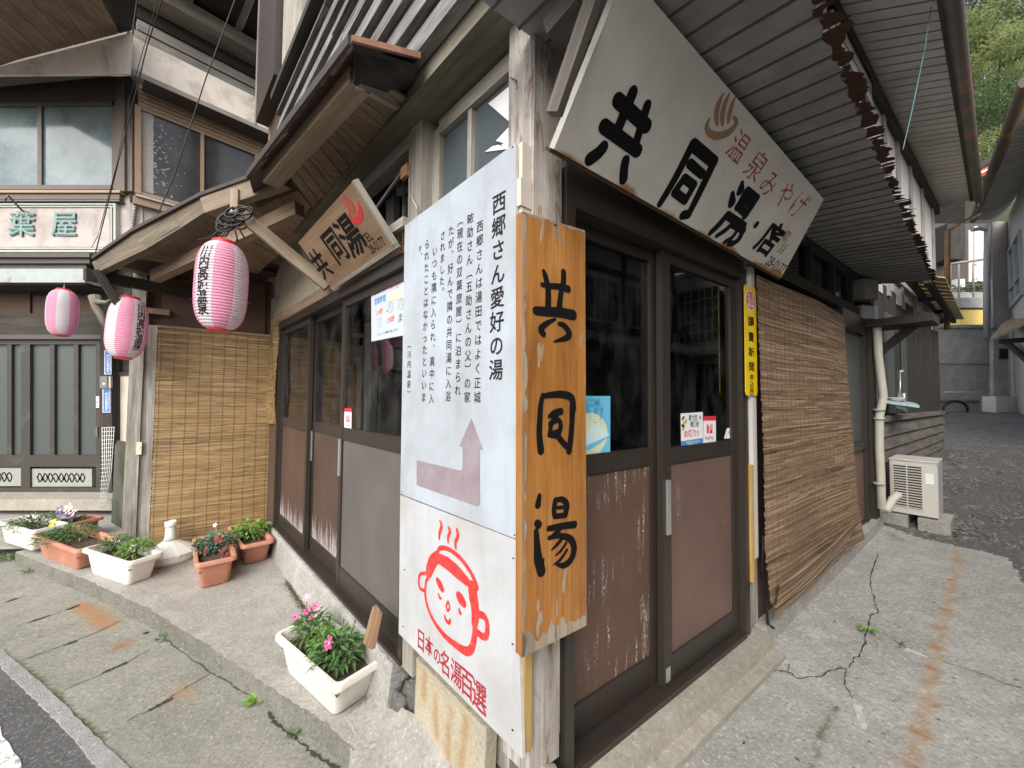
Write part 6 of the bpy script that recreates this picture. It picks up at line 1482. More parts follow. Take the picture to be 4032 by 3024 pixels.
entrance(-220, 100, ((-202, -60), (-46, 30), (42, 84)), (-150, 82, 1842, 1914), (-53, 36))
ipart('door_post', [((396, 1235, 440, 1975), -.08, .05)], M['dark_wood']); ipart('lintel', [((XL, 1235, 440, 1337), -.08, .03)], M['dark_wood']); ipart('head_rail', [((XL, 1318, 440, 1335), -.08, .045)], M['louvre'])
ipart('stucco_strip', [((464, 1478, 512, 1760), -.1, -.05)], M['beige_stucco']); ipart('strip_frame', [((446, 1340, 464, 1800), -.1, -.02), ((464, 1466, 512, 1478), -.1, -.03)], M['dark_wood'])
ipart('door_pull', [((374, 1680, 384, 1722), .0, .012)], M['bronze_frame'])
ipart('door_step', [((XL, 1966, 440, 2010), -.1, .35)], M['sill'])
for i, (bx, lb) in enumerate((((411, 1380, 438, 1474), 'blue enamel plate with white characters above the grey intercom box'), ((404, 1530, 434, 1624), 'blue enamel plate with white characters below the grey intercom box'))):
    t = thing('blue_plate', lb, 'sign', FL.p3((bx[0] + bx[2]) / 2, (bx[1] + bx[3]) / 2, .06), 'blue plates on the inn door post')
    ipart('plate', [(bx, .052, .056)], plain('white_plate_border', (.7, .72, .74), .4), t)
    ipart('blue_field', [((bx[0] + 2.5, bx[1] + 2.5, bx[2] - 2.5, bx[3] - 2.5), .0562, .0575)], plain('blue_enamel', (.06, .16, .42), .35), t)
    bm = bmesh.new(); x = (bx[0] + bx[2]) / 2
    column(bm, FL, '屋外広告物許可', (x, bx[1] + 22), (x, bx[3] - 12), .058, 1.0, 1.0, .01); column(bm, FL, '鹿児島県温泉施設', (x + 8, bx[1] + 18), (x + 8, bx[3] - 20), .058, .6, .7); mk('lettering', bm, M['white_print'], t)
t = thing('intercom_box', 'grey intercom box between the two blue plates', 'intercom', FL.p3(412, 1505, .06)); ipart('case', [((393, 1481, 422, 1528), .05, .09)], plain('grey_plastic_box', (.16, .16, .16), .5), t); ipart('side_case', [((423, 1482, 435, 1528), .05, .075)], M['pipe_cream'], t); ipart('button', [((404, 1507, 413, 1514), .09, .094)], M['white_print'], t)
t = thing('door_label', 'tiny white label on the right edge of the inn entrance door', 'label', FL.p3(384, 1582, .01)); ipart('film', [((378, 1561, 390, 1605), .001, .003)], M['white_print'], t)
bm = bmesh.new(); column(bm, FL, '自動扉', (384, 1570), (384, 1596), .0035, .9, .9); mk('lettering', bm, M['ink_soft'], t)
# second-floor soffit of the inn
def dsof(x, y): return at_depth(x, y, 4.9)
bm = nb(); A0, A1 = FL.p3(-80, 275, .43), FL.p3(470, 132, .43); B0, B1 = at_depth(-900, -300, 2.9), at_depth(230, -300, 2.9); B0, B1 = A0.lerp(B0, .52), A1.lerp(B1, .52)
for i in range(9):
    a, b = i / 9, (i + .95) / 9; hexa(bm, [A0.lerp(A1, a), A0.lerp(A1, b), B0.lerp(B1, b), B0.lerp(B1, a)], (0, 0, .03), B0 - A0)
mk('soffit', bm, M['soffit'], INN)
bm = nb(); beam(bm, FL.p3(-60, 258, .46), FL.p3(185, 174, .46), .05, .07); mk('soffit_batten', bm, M['soffit'], INN)
bm = nb(); hexa(bm, [FL.p3(470, 132, .43), FL.p3(520, 118, .43), at_depth(545, -60, 4.3), at_depth(355, -60, 3.9)], (0, 0, .04)); mk('roof_edge', bm, M['dark_wood'], INN)
# angled right-hand side of the inn
ipart('side_wall', [(((512, 2000), (1150, 1900), (1150, 300), (512, -200)), -.3, -.08)], M['dark_wood'], None, FS)
def sy(y0, x): return 1557 + (y0 - 1557) * (3400 - x) / (3400 - 515)    # follow the side wall's own vanishing point
def spart(nm, items, mat, par=None):
    return ipart(nm, [(((x0, sy(y1, x0)), (x1, sy(y1, x1)), (x1, sy(y0, x1)), (x0, sy(y0, x0))), c0_, c1_, 'u') for x0, x1, y0, y1, c0_, c1_ in items], mat, par, FS)
spart('fascia_wall', [(516, 1060, 140, 284, .30, .33)], M['pale_fascia'])
bm = nb(); z_ = FS.px(700, sy(284, 700), .32)[1]; fbox(bm, FS, -.02, 3.2, z_ - .012, z_, -.08, .30, 'u'); mk('fascia_soffit', bm, M['louvre'], INN); spart('fascia_board', [(516, 1060, 108, 146, -.08, .05), (540, 1060, 60, 100, -.08, .03)], M['grey_wood'])
spart('upper_board', [(512, 1060, -40, 52, -.08, .0)], M['dark_wood']); spart('eave_beam', [(512, 1060, -130, -70, -.05, .30)], M['frame_wood'])
spart('metal_flashing', [(516, 1060, 268, 288, .331, .345)], M['frame_wood'])
spart('shutter_box', [(545, 1060, 318 + k * 17, 332 + k * 17, -.08, .035 - k * .004) for k in range(5)] , M['tan_frame'])
w2 = spart('side_window', [(532, 556, 402, 752, -.08, .02), (556, 1060, 402, 414, -.06, .01), (556, 1060, 742, 754, -.06, .01), (790, 804, 414, 742, -.05, .012), (1005, 1022, 402, 752, -.06, .02)], M['tan_frame'])
spart('pane', [(556, 790, 414, 742, -.04, -.02), (804, 1005, 414, 742, -.05, -.03)], M['win_dark'], w2)
spart('torn_curtain', [(560, 604, 420, 738, -.019, -.016)], plain('torn_paper_film', (.42, .38, .34), .8, .3, 30), w2)
bm = bmesh.new()
for i in range(70):
    x = 600 + abs(random.gauss(0, 60)); y = random.uniform(440, 735)
    if x > 780: continue
    a, b = FS.px(x, sy(y, x), -.015); s = random.uniform(.010, .024) * (1.2 - (x - 600) / 200); an = random.random(); f = []
    for k in range(8): r_ = s if k % 2 == 0 else s * .3; f.append(bm.verts.new(FS.pt(a + r_ * math.cos(an + k * .785), b + r_ * math.sin(an + k * .785), -.0145)))
    bm.faces.new(f)
mk('star_print', bm, plain('pale_star_print', (.42, .42, .39), .7), w2)
spart('sill', [(535, 1060, 756, 764, -.06, .08)], M['chrome']); spart('sill_band', [(525, 1060, 766, 796, -.06, .05)], M['tan_frame'])
spart('plaster_wall', [(512, 1060, 798, 990, -.08, -.02)], M['pink_plaster'])
bm = nb()
for i in range(12): lathe(bm, [(.004, -.02), (.022, -.008), (.022, .008), (.004, .02)], 8, FS.p3(530 - i * 1.2, 815 + i * 9, .0))
mk('rope_moulding', bm, M['pink_plaster'], INN)
bm = nb()
for i in range(7):
    x = 505; a = FL.px(505, 1160, 0)[0]
spart('side_base', [(512, 700, 1000, 1960, -.08, .0)], M['dark_wood'])
b_ = FS.px(700, sy(-75, 700), 0)[1]
bm = nb(); fbox(bm, FS, -.6, 3.2, b_, b_ + .05, -.05, 1.1, 'n'); mk('side_soffit', bm, M['dark_wood'], INN)
bm = nb(); fbox(bm, FS, -.6, 3.2, b_ - .02, b_ + .10, 1.1, 1.16, 'u')
for k_ in range(6): fbox(bm, FS, -.2 + k_ * .55, -.13 + k_ * .55, b_ - .06, b_ - .001, .0, 1.1, 'n')
mk('side_rafter', bm, M['grey_wood'], INN)
# stone block, wire mesh, carved bracket beside the entrance
t = tag((lambda b: (hexa(b, [wv(at_depth(436, 2100, 4.35)) , wv(at_depth(500, 2100, 4.1)), wv(at_depth(520, 2100, 4.5)), wv(at_depth(445, 2100, 4.75))], (0, 0, .86), Z), mk('stone_block', b, M['concrete_dark']))[1])(nb()), 'mossy dark stone block standing beside the inn entrance', 'stone')
t = thing('wire_mesh', 'bent white wire mesh panel leaning beside the inn entrance', 'wire mesh', at_depth(425, 2000, 4.55))
bm = nb()
for i in range(6):
    x0, x1 = 402 + i * 9.5, 392 + i * 4; tube(bm, [at_depth(x0, 1682, 4.5), at_depth(404 + i * 7, 1850, 4.48), at_depth(x1, 2005, 4.45)], .0028, 4)
for j in range(20):
    y = 1685 + j * 16; tube(bm, [at_depth(401 - j * .4, y, 4.5), at_depth(452 - j * 1.6, y - 3, 4.5)], .0025, 4)
mk('wire', bm, M['white_print'], t)
t = thing('wave_carving', 'curled weathered wooden carving under the roof end above the wire mesh', 'carving', at_depth(405, 1250, 3.6))
bm = nb(); tube(bm, [at_depth(372, 1165, 3.6), at_depth(385, 1215, 3.6), at_depth(398, 1240, 3.6), at_depth(408, 1268, 3.6), at_depth(425, 1300, 3.62)], .045, 8, r1=.02); tube(bm, [at_depth(380, 1188, 3.58), at_depth(420, 1192, 3.56), at_depth(436, 1180, 3.56)], .03, 6, r1=.008); mk('carved_wood', bm, M['girt'], t)

# ------------------------------------------------------------------ cables
def cable(label, pts, r=.006, mat='black_rubber', n=6, sag=0.0, name='cable'):
    P = [at_depth(*p) for p in pts]; bm = nb(); Q = []
    for p, q in zip(P, P[1:]):
        for k in range(8): t = k / 8; Q.append(p.lerp(q, t) - Z * sag * 4 * t * (1 - t))
    Q.append(P[-1]); tube(bm, Q, r, n); return tag(mk(name, bm, M[mat]), label, 'cable')
cable('thick black drop cable falling along the corner of the inn', ((545, -40, 4.5), (520, 150, 4.6), (505, 235, 4.75), (498, 290, 4.80)), .009, sag=-.01)
cable('bundle of grey wires falling past the inn corner post to the eave', ((650, -40, 4.2), (580, 180, 4.4), (470, 620, 4.55), (400, 900, 4.62), (375, 1000, 4.62)), .006)
cable('slack thin wire running beside the grey wire bundle', ((632, -40, 4.2), (545, 260, 4.4), (500, 430, 4.5), (462, 640, 4.55), (385, 930, 4.6), (360, 975, 4.62)), .0035)
cable('single black wire crossing in front of the side window of the inn', ((940, -40, 3.6), (810, 310, 3.7), (690, 680, 3.8), (612, 868, 3.8)), .006)
cable('curled loose wires along the lintel of the inn window', ((498, 290, 4.7), (470, 330, 4.7), (420, 352, 4.75), (340, 360, 4.8)), .004)
t = thing('cable_coil', 'tangled coil of black cable hung under the rake board above the largest lantern', 'cable coil', at_depth(925, 870, 2.4))
bm = nb()
for k in range(11):
    c0 = at_depth(920 + random.uniform(-34, 50), 860 + random.uniform(-30, 40), 2.40 + random.uniform(-.03, .05)); rx, rz, ph, tl = random.uniform(.03, .075), random.uniform(.03, .07), random.random() * 6, random.uniform(-.5, .5)
    tube(bm, [c0 + V((rx * math.cos(ph + i * .42), rx * .4 * math.sin(ph + i * .42 + tl), rz * math.sin(ph + i * .42 * .98))) for i in range(15)], .0065, 5)
for a, b in (((930, 880), (962, 935)), ((905, 900), (868, 930)), ((960, 850), (1010, 872)), ((870, 900), (780, 945)), ((925, 905), (932, 950))): tube(bm, [at_depth(*a, 2.40), at_depth((a[0] + b[0]) / 2 + 6, (a[1] + b[1]) / 2 + 12, 2.42), at_depth(*b, 2.43)], .005, 5)
mk('cable_loops', bm, M['black_rubber'], t)
bm = nb(); P = [FA.pt(1.66, .62, .035), FA.pt(1.665, .5, .03), FA.pt(1.655, .44, .028), FA.pt(1.69, .36, .03), FA.pt(1.70, .24, .03), FA.pt(1.695, .12, .04), FA.pt(1.72, .10, .06)]
tube(bm, P, .007, 6); tag(mk('cable', bm, M['black_rubber']), 'short black cable hanging below the yellow enamel plate at the blind edge', 'cable')
cable('thin blue cord strung from the canopy edge up to the rusty gutter', ((3555, 590, 3.2), (3590, 440, 3.3), (3640, 200, 3.4), (3670, 0, 3.4), (3676, -60, 3.4)), .0035, 'cord_teal')

# ------------------------------------------------------------------ along the right alley
ACf = Frame((0, 0, 0), (1, .12, 0), Z)
pb = on_h(3600, 2068, R_h); fr = Frame(pb, (.62, -.785, 0), Z)
AC = thing('air_conditioner', 'ivory outdoor air conditioner unit on concrete blocks beside the long dark wall', 'air conditioner', pb)
wA, hA, dA_ = .33, .53, .46
bm = nb(); fbox(bm, fr, -wA / 2, wA / 2, .10, .10 + hA - .012, -dA_, 0); fbox(bm, fr, -wA / 2 - .006, wA / 2 + .006, .10 + hA - .011, .10 + hA + .004, -dA_ - .004, .006)
bmesh.ops.bevel(bm, geom=bm.edges[:], offset=.004, segments=1, affect='EDGES'); body = mk('casing', bm, M['ac_body'], AC)
bm = nb(); fbox(bm, fr, -wA / 2 + .02, wA / 2 - .10, .16, .10 + hA - .05, .0005, .0035); mk('fan_opening', bm, M['ac_dark'], AC)
bm = nb()
for i in range(17): z = .165 + i * .0255; fbox(bm, fr, -wA / 2 + .018, wA / 2 - .098, z, z + .010, .002, .010)
for a in (-wA / 2 + .02, -.045, wA / 2 - .105): fbox(bm, fr, a, a + .008, .16, .10 + hA - .05, .003, .012)
mk('grille', bm, M['ac_body'], AC)
bm = nb()
for i in range(24): z = .15 + i * .0195; hexa(bm, [fr.pt(wA / 2 + .0008, z, -.03), fr.pt(wA / 2 + .0008, z, -dA_ + .03), fr.pt(wA / 2 + .0008, z + .010, -dA_ + .03), fr.pt(wA / 2 + .0008, z + .010, -.03)], fr.u * .003)
mk('side_fins', bm, M['pipe_grey'], AC)
bm = nb(); fbox(bm, fr, .085, .14, .42, .52, .0008, .0015); mk('rating_label', bm, M['white_print'], AC)
t = thing('concrete_block', 'pale concrete block under the left end of the ivory air conditioner', 'block', fr.pt(-.17, 0, -.1), 'blocks under the air conditioner'); bm = nb(); fbox(bm, fr, -.28, -.04, -.04, .085, -.40, .06); mk('block', bm, M['found'], t)
t = thing('concrete_block', 'pale concrete block under the right end of the ivory air conditioner', 'block', fr.pt(.17, 0, -.1), 'blocks under the air conditioner'); bm = nb(); fbox(bm, fr, .03, .24, -.04, .085, -.42, .06); mk('block', bm, M['found'], t)
t = thing('insulated_pipe', 'cream wrapped pipe running down the wall to the ivory air conditioner', 'pipe', FA.pt(4.5, .3, .1))
dp = lambda x, y, d=3.72: at_depth(x, y, d)
bm = nb(); tube(bm, [dp(3452, 1270), dp(3458, 1400), dp(3470, 1500), dp(3478, 1560), dp(3462, 1640), dp(3462, 1760), dp(3468, 1880), dp(3470, 2000), dp(3492, 2010), dp(3515, 1965), dp(3540, 1945)], .034, 10); mk('pipe', bm, M['pipe_cream'], t)
bm = nb()
for y in (1610, 1645, 1900): tube(bm, [dp(3462, y), dp(3462.5, y + 7)], .046, 10)
mk('clip', bm, M['pipe_grey'], t)
t = thing('meter_box', 'dark electric meter and grey box on the canopy post above the cream pipe', 'meter', at_depth(3420, 1150, 3.7))
bm = nb(); q = at_depth(3430, 1140, 3.66); f_ = Frame(q, (.95, .3, 0), Z); fbox(bm, f_, -.10, .10, -.09, .10, -.14, 0); mk('meter_case', bm, M['grey_steel'], t)
bm = nb(); q = at_depth(3420, 1228, 3.66); f_ = Frame(q, (.95, .3, 0), Z); fbox(bm, f_, -.09, .08, -.06, .06, -.12, 0); mk('lower_box', bm, M['pipe_grey'], t)
t = thing('outdoor_sink', 'pale blue wall sink with an upright metal tap on the long dark wall', 'sink', FA.pt(5.0, 1.0, .2))
dd = 4.2
bm = nb(); hexa(bm, [at_depth(3488, 1588, dd), at_depth(3620, 1606, dd - .1), at_depth(3600, 1595, dd + .35), at_depth(3500, 1580, dd + .45)], (0, 0, .03)); hexa(bm, [at_depth(3530, 1606, dd), at_depth(3570, 1618, dd), at_depth(3590, 1600, dd + .3), at_depth(3530, 1594, dd + .3)], (0, 0, .04)); mk('basin', bm, plain('pale_blue_enamel', (.36, .50, .52), .4), t)
bm = nb(); tube(bm, [at_depth(3542, 1588, dd + .1), at_depth(3540, 1458, dd + .1), at_depth(3556, 1461, dd + .08)], .017, 8); tube(bm, [at_depth(3560, 1590, dd + .1), at_depth(3558, 1548, dd + .1)], .017, 8); mk('tap', bm, M['chrome'], t)
bm = nb(); lathe(bm, [(.03, 0), (.09, .05), (.075, .055), (.05, .03)], 14, at_depth(3528, 1584, dd + .12)); mk('soap_dish', bm, M['pipe_cream'], t)
# yellowed sheet canopy over the far part of the wall
YC = thing('sheet_canopy', 'yellowed corrugated plastic canopy on dark struts past the rusted canopy', 'canopy', at_depth(3700, 1180, 6.0))
bm = nb(); pA, pB, pC, pD = at_depth(3560, 1080, 4.6), at_depth(3722, 1095, 4.6), at_depth(3796, 1258, 7.4), at_depth(3700, 1256, 7.8)
n = 14
for i in range(n): hexa(bm, [pA.lerp(pD, i / n), pB.lerp(pC, i / n), pB.lerp(pC, (i + .93) / n), pA.lerp(pD, (i + .93) / n)], (0, 0, .015))
mk('sheet', bm, M['yellow_sheet'], YC)
bm = nb(); dn_ = V((0, 0, -.05)); beam(bm, pA.lerp(pB, .55) + dn_, pD.lerp(pC, .6) + dn_, .06, .06); beam(bm, pA.lerp(pB, .1) + dn_, pD.lerp(pC, .1) + dn_, .06, .06)
for k in (.3, .62, .95): beam(bm, pA.lerp(pD, k) + dn_ * 2, pB.lerp(pC, k * .98).lerp(pA.lerp(pD, k), .35) + dn_, .05, .06)
mk('strut', bm, M['dark_wood'], YC)
# far end of the alley: retaining wall, balcony building, stucco house
DF = 12.5; FF = Frame((0, DF, 0), (1, 0, 0), Z)
def fpart(nm, items, mat, par, fr=FF):
    bm = nb()
    for (x0, y0, x1, y1), c0_, c1_ in items: fquad(bm, fr, ((x0, y1), (x1, y1), (x1, y0), (x0, y0)), c0_, c1_)
    return mk(nm, bm, mat, par)
RW = thing('retaining_wall', 'streaky grey concrete retaining wall closing the end of the alley', 'wall', FF.p3(3830, 1640, 0))
fpart('concrete_face', [((3690, 1288, 3918, 1680), -.5, .0)], M['farwall'], RW); fpart('coping', [((3690, 1280, 3918, 1290), -.5, .05)], M['found'], RW)
fpart('ledge', [((3690, 1425, 3916, 1432), .0, .03), ((3690, 1568, 3918, 1578), .0, .06)], M['farwall'], RW)
t = thing('yellow_panel', 'bright yellow panel above the concrete retaining wall', 'panel', FF.p3(3840, 1245, -.6)); fpart('panel', [((3780, 1218, 3892, 1278), -1.2, -.7)], M['lit_panel'], t); fpart('top_band', [((3760, 1172, 3892, 1212), -1.3, -.75)], M['farwall'], t); fpart('dark_rail', [((3760, 1211, 3892, 1218), -1.2, -.68)], M['dark_wood'], t)
BB = thing('balcony_house', 'pale house with a railed balcony and pots above the yellow panel', 'house', FF.p3(3820, 1120, -2))
fpart('wall', [((3600, 880, 3905, 1175), -4.0, -2.5)], M['louvre'], BB); fpart('curtain', [((3815, 905, 3880, 1110), -2.49, -2.45), ((3838, 890, 3850, 1040), -2.44, -2.40)], M['drift'], BB)
fpart('roof_soffit', [((3730, 880, 3800, 1020), -2.49, -1.8)], M['dark_wood'], BB); fpart('balcony_floor', [((3735, 1150, 3880, 1175), -2.5, -1.2)], M['farwall'], BB)
bm = nb(); tube(bm, [FF.p3(3738, 1040, -1.2), FF.p3(3800, 1032, -1.2), FF.p3(3868, 1022, -1.2)], .045, 6)
for x in (3742, 3775, 3832): tube(bm, [FF.p3(x, 1036, -1.2), FF.p3(x, 1170, -1.2)], .03, 6)
mk('railing', bm, M['grey_wood'], BB); fpart('appliance', [((3768, 1098, 3800, 1130), -1.8, -1.5)], M['white_print'], BB)
bm = bmesh.new(); lay = bm.verts.layers.float.new('tone'); c0 = FF.p3(3845, 1135, -1.4)
for i in range(240): leaf(bm, lay, c0 + V((random.gauss(0, .35), random.gauss(0, .15), random.gauss(0, .12))), rnd_dir(), Z, .14, .07, random.random())
tag(mk('balcony_shrub', bm, M['leaf']), 'leafy shrub trailing over the balcony floor', 'plant')
SH = thing('stucco_house', 'grey stucco house with downpipe and side windows on the right of the alley', 'house', FF.p3(3990, 1650, .5))
FH = Frame(FF.p3(3912, 1600, .6), (1, .0, 0), Z)
fpart('wall', [((3908, 872, 4000, 1290), .25, .4)], M['stucco'], SH); fpart('lower_wall', [((3912, 1290, 4010, 1690), .25, .35)], M['farwall'], SH)
w0, w1_ = FF.p3(3998, 1690, .4), at_depth(4320, 1690, 6.0); bm = nb(); wd_ = V((w1_.x - w0.x, w1_.y - w0.y, 0)); hexa(bm, [V((w0.x, w0.y, -.2)), V((w0.x + wd_.x, w0.y + wd_.y, -.2)), V((w0.x + wd_.x, w0.y + wd_.y, 7.0)), V((w0.x, w0.y, 7.25))], wd_.cross(Z).normalized() * -.2); mk('side_wall', bm, M['stucco'], SH)
FSH = Frame((w0.x, w0.y, 0), wd_, Z)
FSF = Frame((w1_.x, w1_.y, 0), FA.n, Z); bm = nb(); fbox(bm, FSF, 0, 4.6, -.3, 6.6, -.25, 0); mk('front_wall', bm, M['stucco'], SH)
bm = nb()
for a0 in (.5, 2.5):
    for k in range(8): fbox(bm, FSF, a0 + k * .2, a0 + k * .2 + .03, 3.0, 4.6, .001, .04, 'v')
    for k in range(6): fbox(bm, FSF, a0, a0 + 1.43, 3.0 + k * .31, 3.03 + k * .31, .0, .036, 'u')
fbox(bm, FSF, 0, 4.6, 2.62, 2.74, .0, .3, 'u'); fbox(bm, FSF, 0, 4.6, 5.0, 5.12, .0, .12, 'u'); mk('front_lattice', bm, M['frame_wood'], SH)
bm = nb()
for a0 in (.5, 2.5): fbox(bm, FSF, a0, a0 + 1.43, 3.0, 4.6, .002, .008)
fbox(bm, FSF, 1.4, 3.2, .3, 2.4, .002, .03); mk('front_opening', bm, M['win_dark'], SH)
fpart('vent', [((3938, 1373, 3970, 1412), .35, .38)], M['ac_dark'], SH)
bm = nb()
for q_ in ((.35, .42, 4.3, 6.1), (2.6, 2.67, 4.3, 6.1), (1.45, 1.5, 4.38, 6.02), (.42, 2.6, 4.3, 4.38), (.42, 2.6, 6.02, 6.1), (.42, 2.6, 4.85, 4.9)): fbox(bm, FSH, *q_, .001, .06)
w3 = mk('window', bm, M['pipe_grey'], SH); bm = nb(); fbox(bm, FSH, .42, 2.6, 4.38, 6.02, .002, .02); mk('pane', bm, M['win_blue'], w3)
bm = nb(); tube(bm, [FF.p3(3888, 890, .3), FF.p3(3885, 1095, .3), FF.p3(3884, 1330, .3)], .075, 8); tube(bm, [FF.p3(3828, 905, .3), FF.p3(3860, 900, .3), FF.p3(3888, 905, .3)], .06, 8); tube(bm, [FF.p3(3905, 1100, .45), FF.p3(3912, 1290, .45)], .03, 6); mk('downpipe', bm, M['pipe_grey'], SH)
# its eave, running toward the camera
e0, e1 = at_depth(3832, 868, 12.0), at_depth(4045, 318, 5.2); i0, i1 = at_depth(3925, 868, 12.4), at_depth(4500, 240, 6.0)
bm = nb(); n = 44
for i in range(n): hexa(bm, [e0.lerp(e1, i / n), i0.lerp(i1, i / n), i0.lerp(i1, (i + .85) / n), e0.lerp(e1, (i + .85) / n)], (0, 0, .02))
mk('eave', bm, M['stucco'], SH); bm = nb(); hexa(bm, [e0 + Z * .03, e1 + Z * .03, i1 + Z * .25, i0 + Z * .25], (0, 0, .04)); mk('roof', bm, M['roof_dark'], SH)
bm = nb(); tube(bm, [e0, e1], .085, 8); mk('gutter', bm, M['gutter_rust'], SH)
t = thing('porch_canopy', 'small brown wooden porch canopy low on the stucco house', 'canopy', at_depth(3990, 1200, 10.5))
bm = nb(); hexa(bm, [at_depth(3896, 1346, 9.8), at_depth(4090, 1255, 8.5), at_depth(4140, 1200, 11.5), at_depth(3960, 1262, 12.4)], (0, 0, .06)); mk('roof_sheet', bm, M['soffit'], t)
bm = nb(); beam(bm, at_depth(3940, 1345, 10.2), at_depth(4080, 1335, 9.5), .10, .12); beam(bm, at_depth(3960, 1345, 11.5), at_depth(4060, 1430, 9.5), .10, .12); mk('strut', bm, M['dark_wood'], t)
t = thing('air_conditioner', 'far beige outdoor air conditioner against the stucco house wall', 'air conditioner', FF.p3(3965, 1640, 1.0))
fpart('casing', [((3922, 1560, 4008, 1640), .42, .8)], M['ac_body'], t); fpart('foot', [((3932, 1641, 3950, 1652), .45, .75), ((3982, 1641, 4000, 1652), .45, .75)], M['ac_dark'], t)
fpart('panel_seam', [((3972, 1565, 3974, 1636), .801, .81)], M['pipe_grey'], t)
t = thing('laundry_bar', 'low grey pipe rail before the retaining wall', 'rail', FF.p3(3800, 1600, 1)); bm = nb(); tube(bm, [FF.p3(3720, 1545, .8), FF.p3(3862, 1545, .8), FF.p3(3862, 1630, .8)], .03, 6); mk('pipe', bm, M['pipe_grey'], t)
t = thing('hose_coil', 'dark coiled hose leaning on the retaining wall', 'hose', FF.p3(3765, 1610, .5)); bm = nb(); c0 = FF.p3(3762, 1610, .5); tube(bm, [c0 + V((.38 * math.cos(k * .35), 0, .24 * math.sin(k * .35))) for k in range(38)], .04, 6); mk('hose', bm, M['black_rubber'], t)
bm = nb()
random.seed(21)
for i, (x, y, d, l, lb) in enumerate(((3800, 1655, 11.0, 1.6, 'upper weathered plank lying at the foot of the retaining wall'), (3770, 1672, 10.5, 1.3, 'lower weathered plank lying nearest at the foot of the retaining wall'))):
    bm = nb(); q = at_depth(x, y, d); beam(bm, q - V((l / 2, 0, -.02)), q + V((l / 2, .2, .05)), .22, .06); tag(mk('plank', bm, M['grey_wood']), lb, 'plank', 'planks at the alley end')
# red-fasciaed roof far behind
t = thing('red_roof_house', 'far house with a red fascia showing between the gutter and the stucco house', 'house', at_depth(3860, 700, 17))
bm = nb(); hexa(bm, [at_depth(3800, 728, 17), at_depth(3920, 668, 17), at_depth(3920, 640, 17), at_depth(3800, 700, 17)], (0, .3, 0)); mk('fascia', bm, M['red_roof'], t)
bm = nb(); hexa(bm, [at_depth(3800, 714, 16.9), at_depth(3920, 654, 16.9), at_depth(3920, 648, 16.9), at_depth(3800, 708, 16.9)], (0, -.02, 0)); mk('white_line', bm, M['white_print'], t)
bm = nb(); hexa(bm, [at_depth(3780, 705, 17), at_depth(3960, 615, 17), at_depth(3960, 585, 20), at_depth(3800, 690, 20)], (0, 0, .15)); mk('roof', bm, M['dark_wood'], t)
bm = nb(); hexa(bm, [at_depth(3800, 900, 17.2), at_depth(3925, 900, 17.2), at_depth(3925, 690, 17.2), at_depth(3800, 745, 17.2)], (0, 3, 0)); mk('wall', bm, M['dark_wood'], t)

# ------------------------------------------------------------------ house across the alley (it is what the door glass reflects)
FO = Frame(FA.pt(9.4, 0, 5.0), -dA, Z)
OH = thing('opposite_house', 'dark weatherboarded house with a tiled lean-to roof across the alley, mirrored in the right doors', 'house', FO.pt(4, 0, 0))
bm = nb(); fbox(bm, FO, 0, 12.4, -.5, 5.0, -2.5, 0, 'u'); mk('wall', bm, M['stucco'], OH)
bm = nb()
for i in range(18): fbox(bm, FO, .0, 12.4, .1 + i * .13, .22 + i * .13, .001, .02 + .004 * (i % 3), 'u')
mk('weatherboard', bm, M['grey_wood'], OH)
bm = nb()
for a in (.0, 2.1, 4.3, 7.0, 10.2): fbox(bm, FO, a, a + .14, 2.9, 5.0, .001, .05, 'v')
fbox(bm, FO, 0, 12.4, 3.05, 3.17, .052, .08, 'u'); fbox(bm, FO, 0, 12.4, 4.45, 4.57, .052, .08, 'u'); mk('timber_frame', bm, M['dark_wood'], OH)
bm = nb(); hexa(bm, [FO.pt(-.3, 2.55, .75), FO.pt(12.7, 2.55, .75), FO.pt(12.7, 2.95, 0), FO.pt(-.3, 2.95, 0)], (0, 0, .04))
for i in range(57): a = -.25 + i * .225; tube(bm, [FO.pt(a, 2.585, .78), FO.pt(a, 2.99, .0)], .05, 6)
mk('lean_to_roof', bm, M['grey_steel'], OH)
for a0 in (.4, 2.4, 4.6, 8.0):
    bm = nb(); fbox(bm, FO, a0, a0 + .06, 3.2, 4.3, .0, .06, 'v'); fbox(bm, FO, a0 + 1.5, a0 + 1.56, 3.2, 4.3, .0, .06, 'v'); fbox(bm, FO, a0 + .06, a0 + 1.5, 3.2, 3.26, .0, .06, 'u'); fbox(bm, FO, a0 + .06, a0 + 1.5, 4.24, 4.3, .0, .06, 'u')
    for k in range(1, 7): fbox(bm, FO, a0 + .06 + k * .2, a0 + .085 + k * .2, 3.26, 4.24, .01, .04, 'v')
    for k in range(1, 4): fbox(bm, FO, a0 + .06, a0 + 1.5, 3.26 + k * .245, 3.28 + k * .245, .012, .038, 'u')
    wf = mk('lattice_window', bm, M['frame_wood'], OH); bm = nb(); fbox(bm, FO, a0 + .06, a0 + 1.5, 3.26, 4.24, .002, .008); mk('pane', bm, M['win_dark'], wf)
bm = nb(); hexa(bm, [FO.pt(-.5, 5.0, .6), FO.pt(12.9, 5.0, .6), FO.pt(12.9, 5.6, -2.5), FO.pt(-.5, 5.6, -2.5)], (0, 0, .08)); mk('roof', bm, M['roof_dark'], OH)
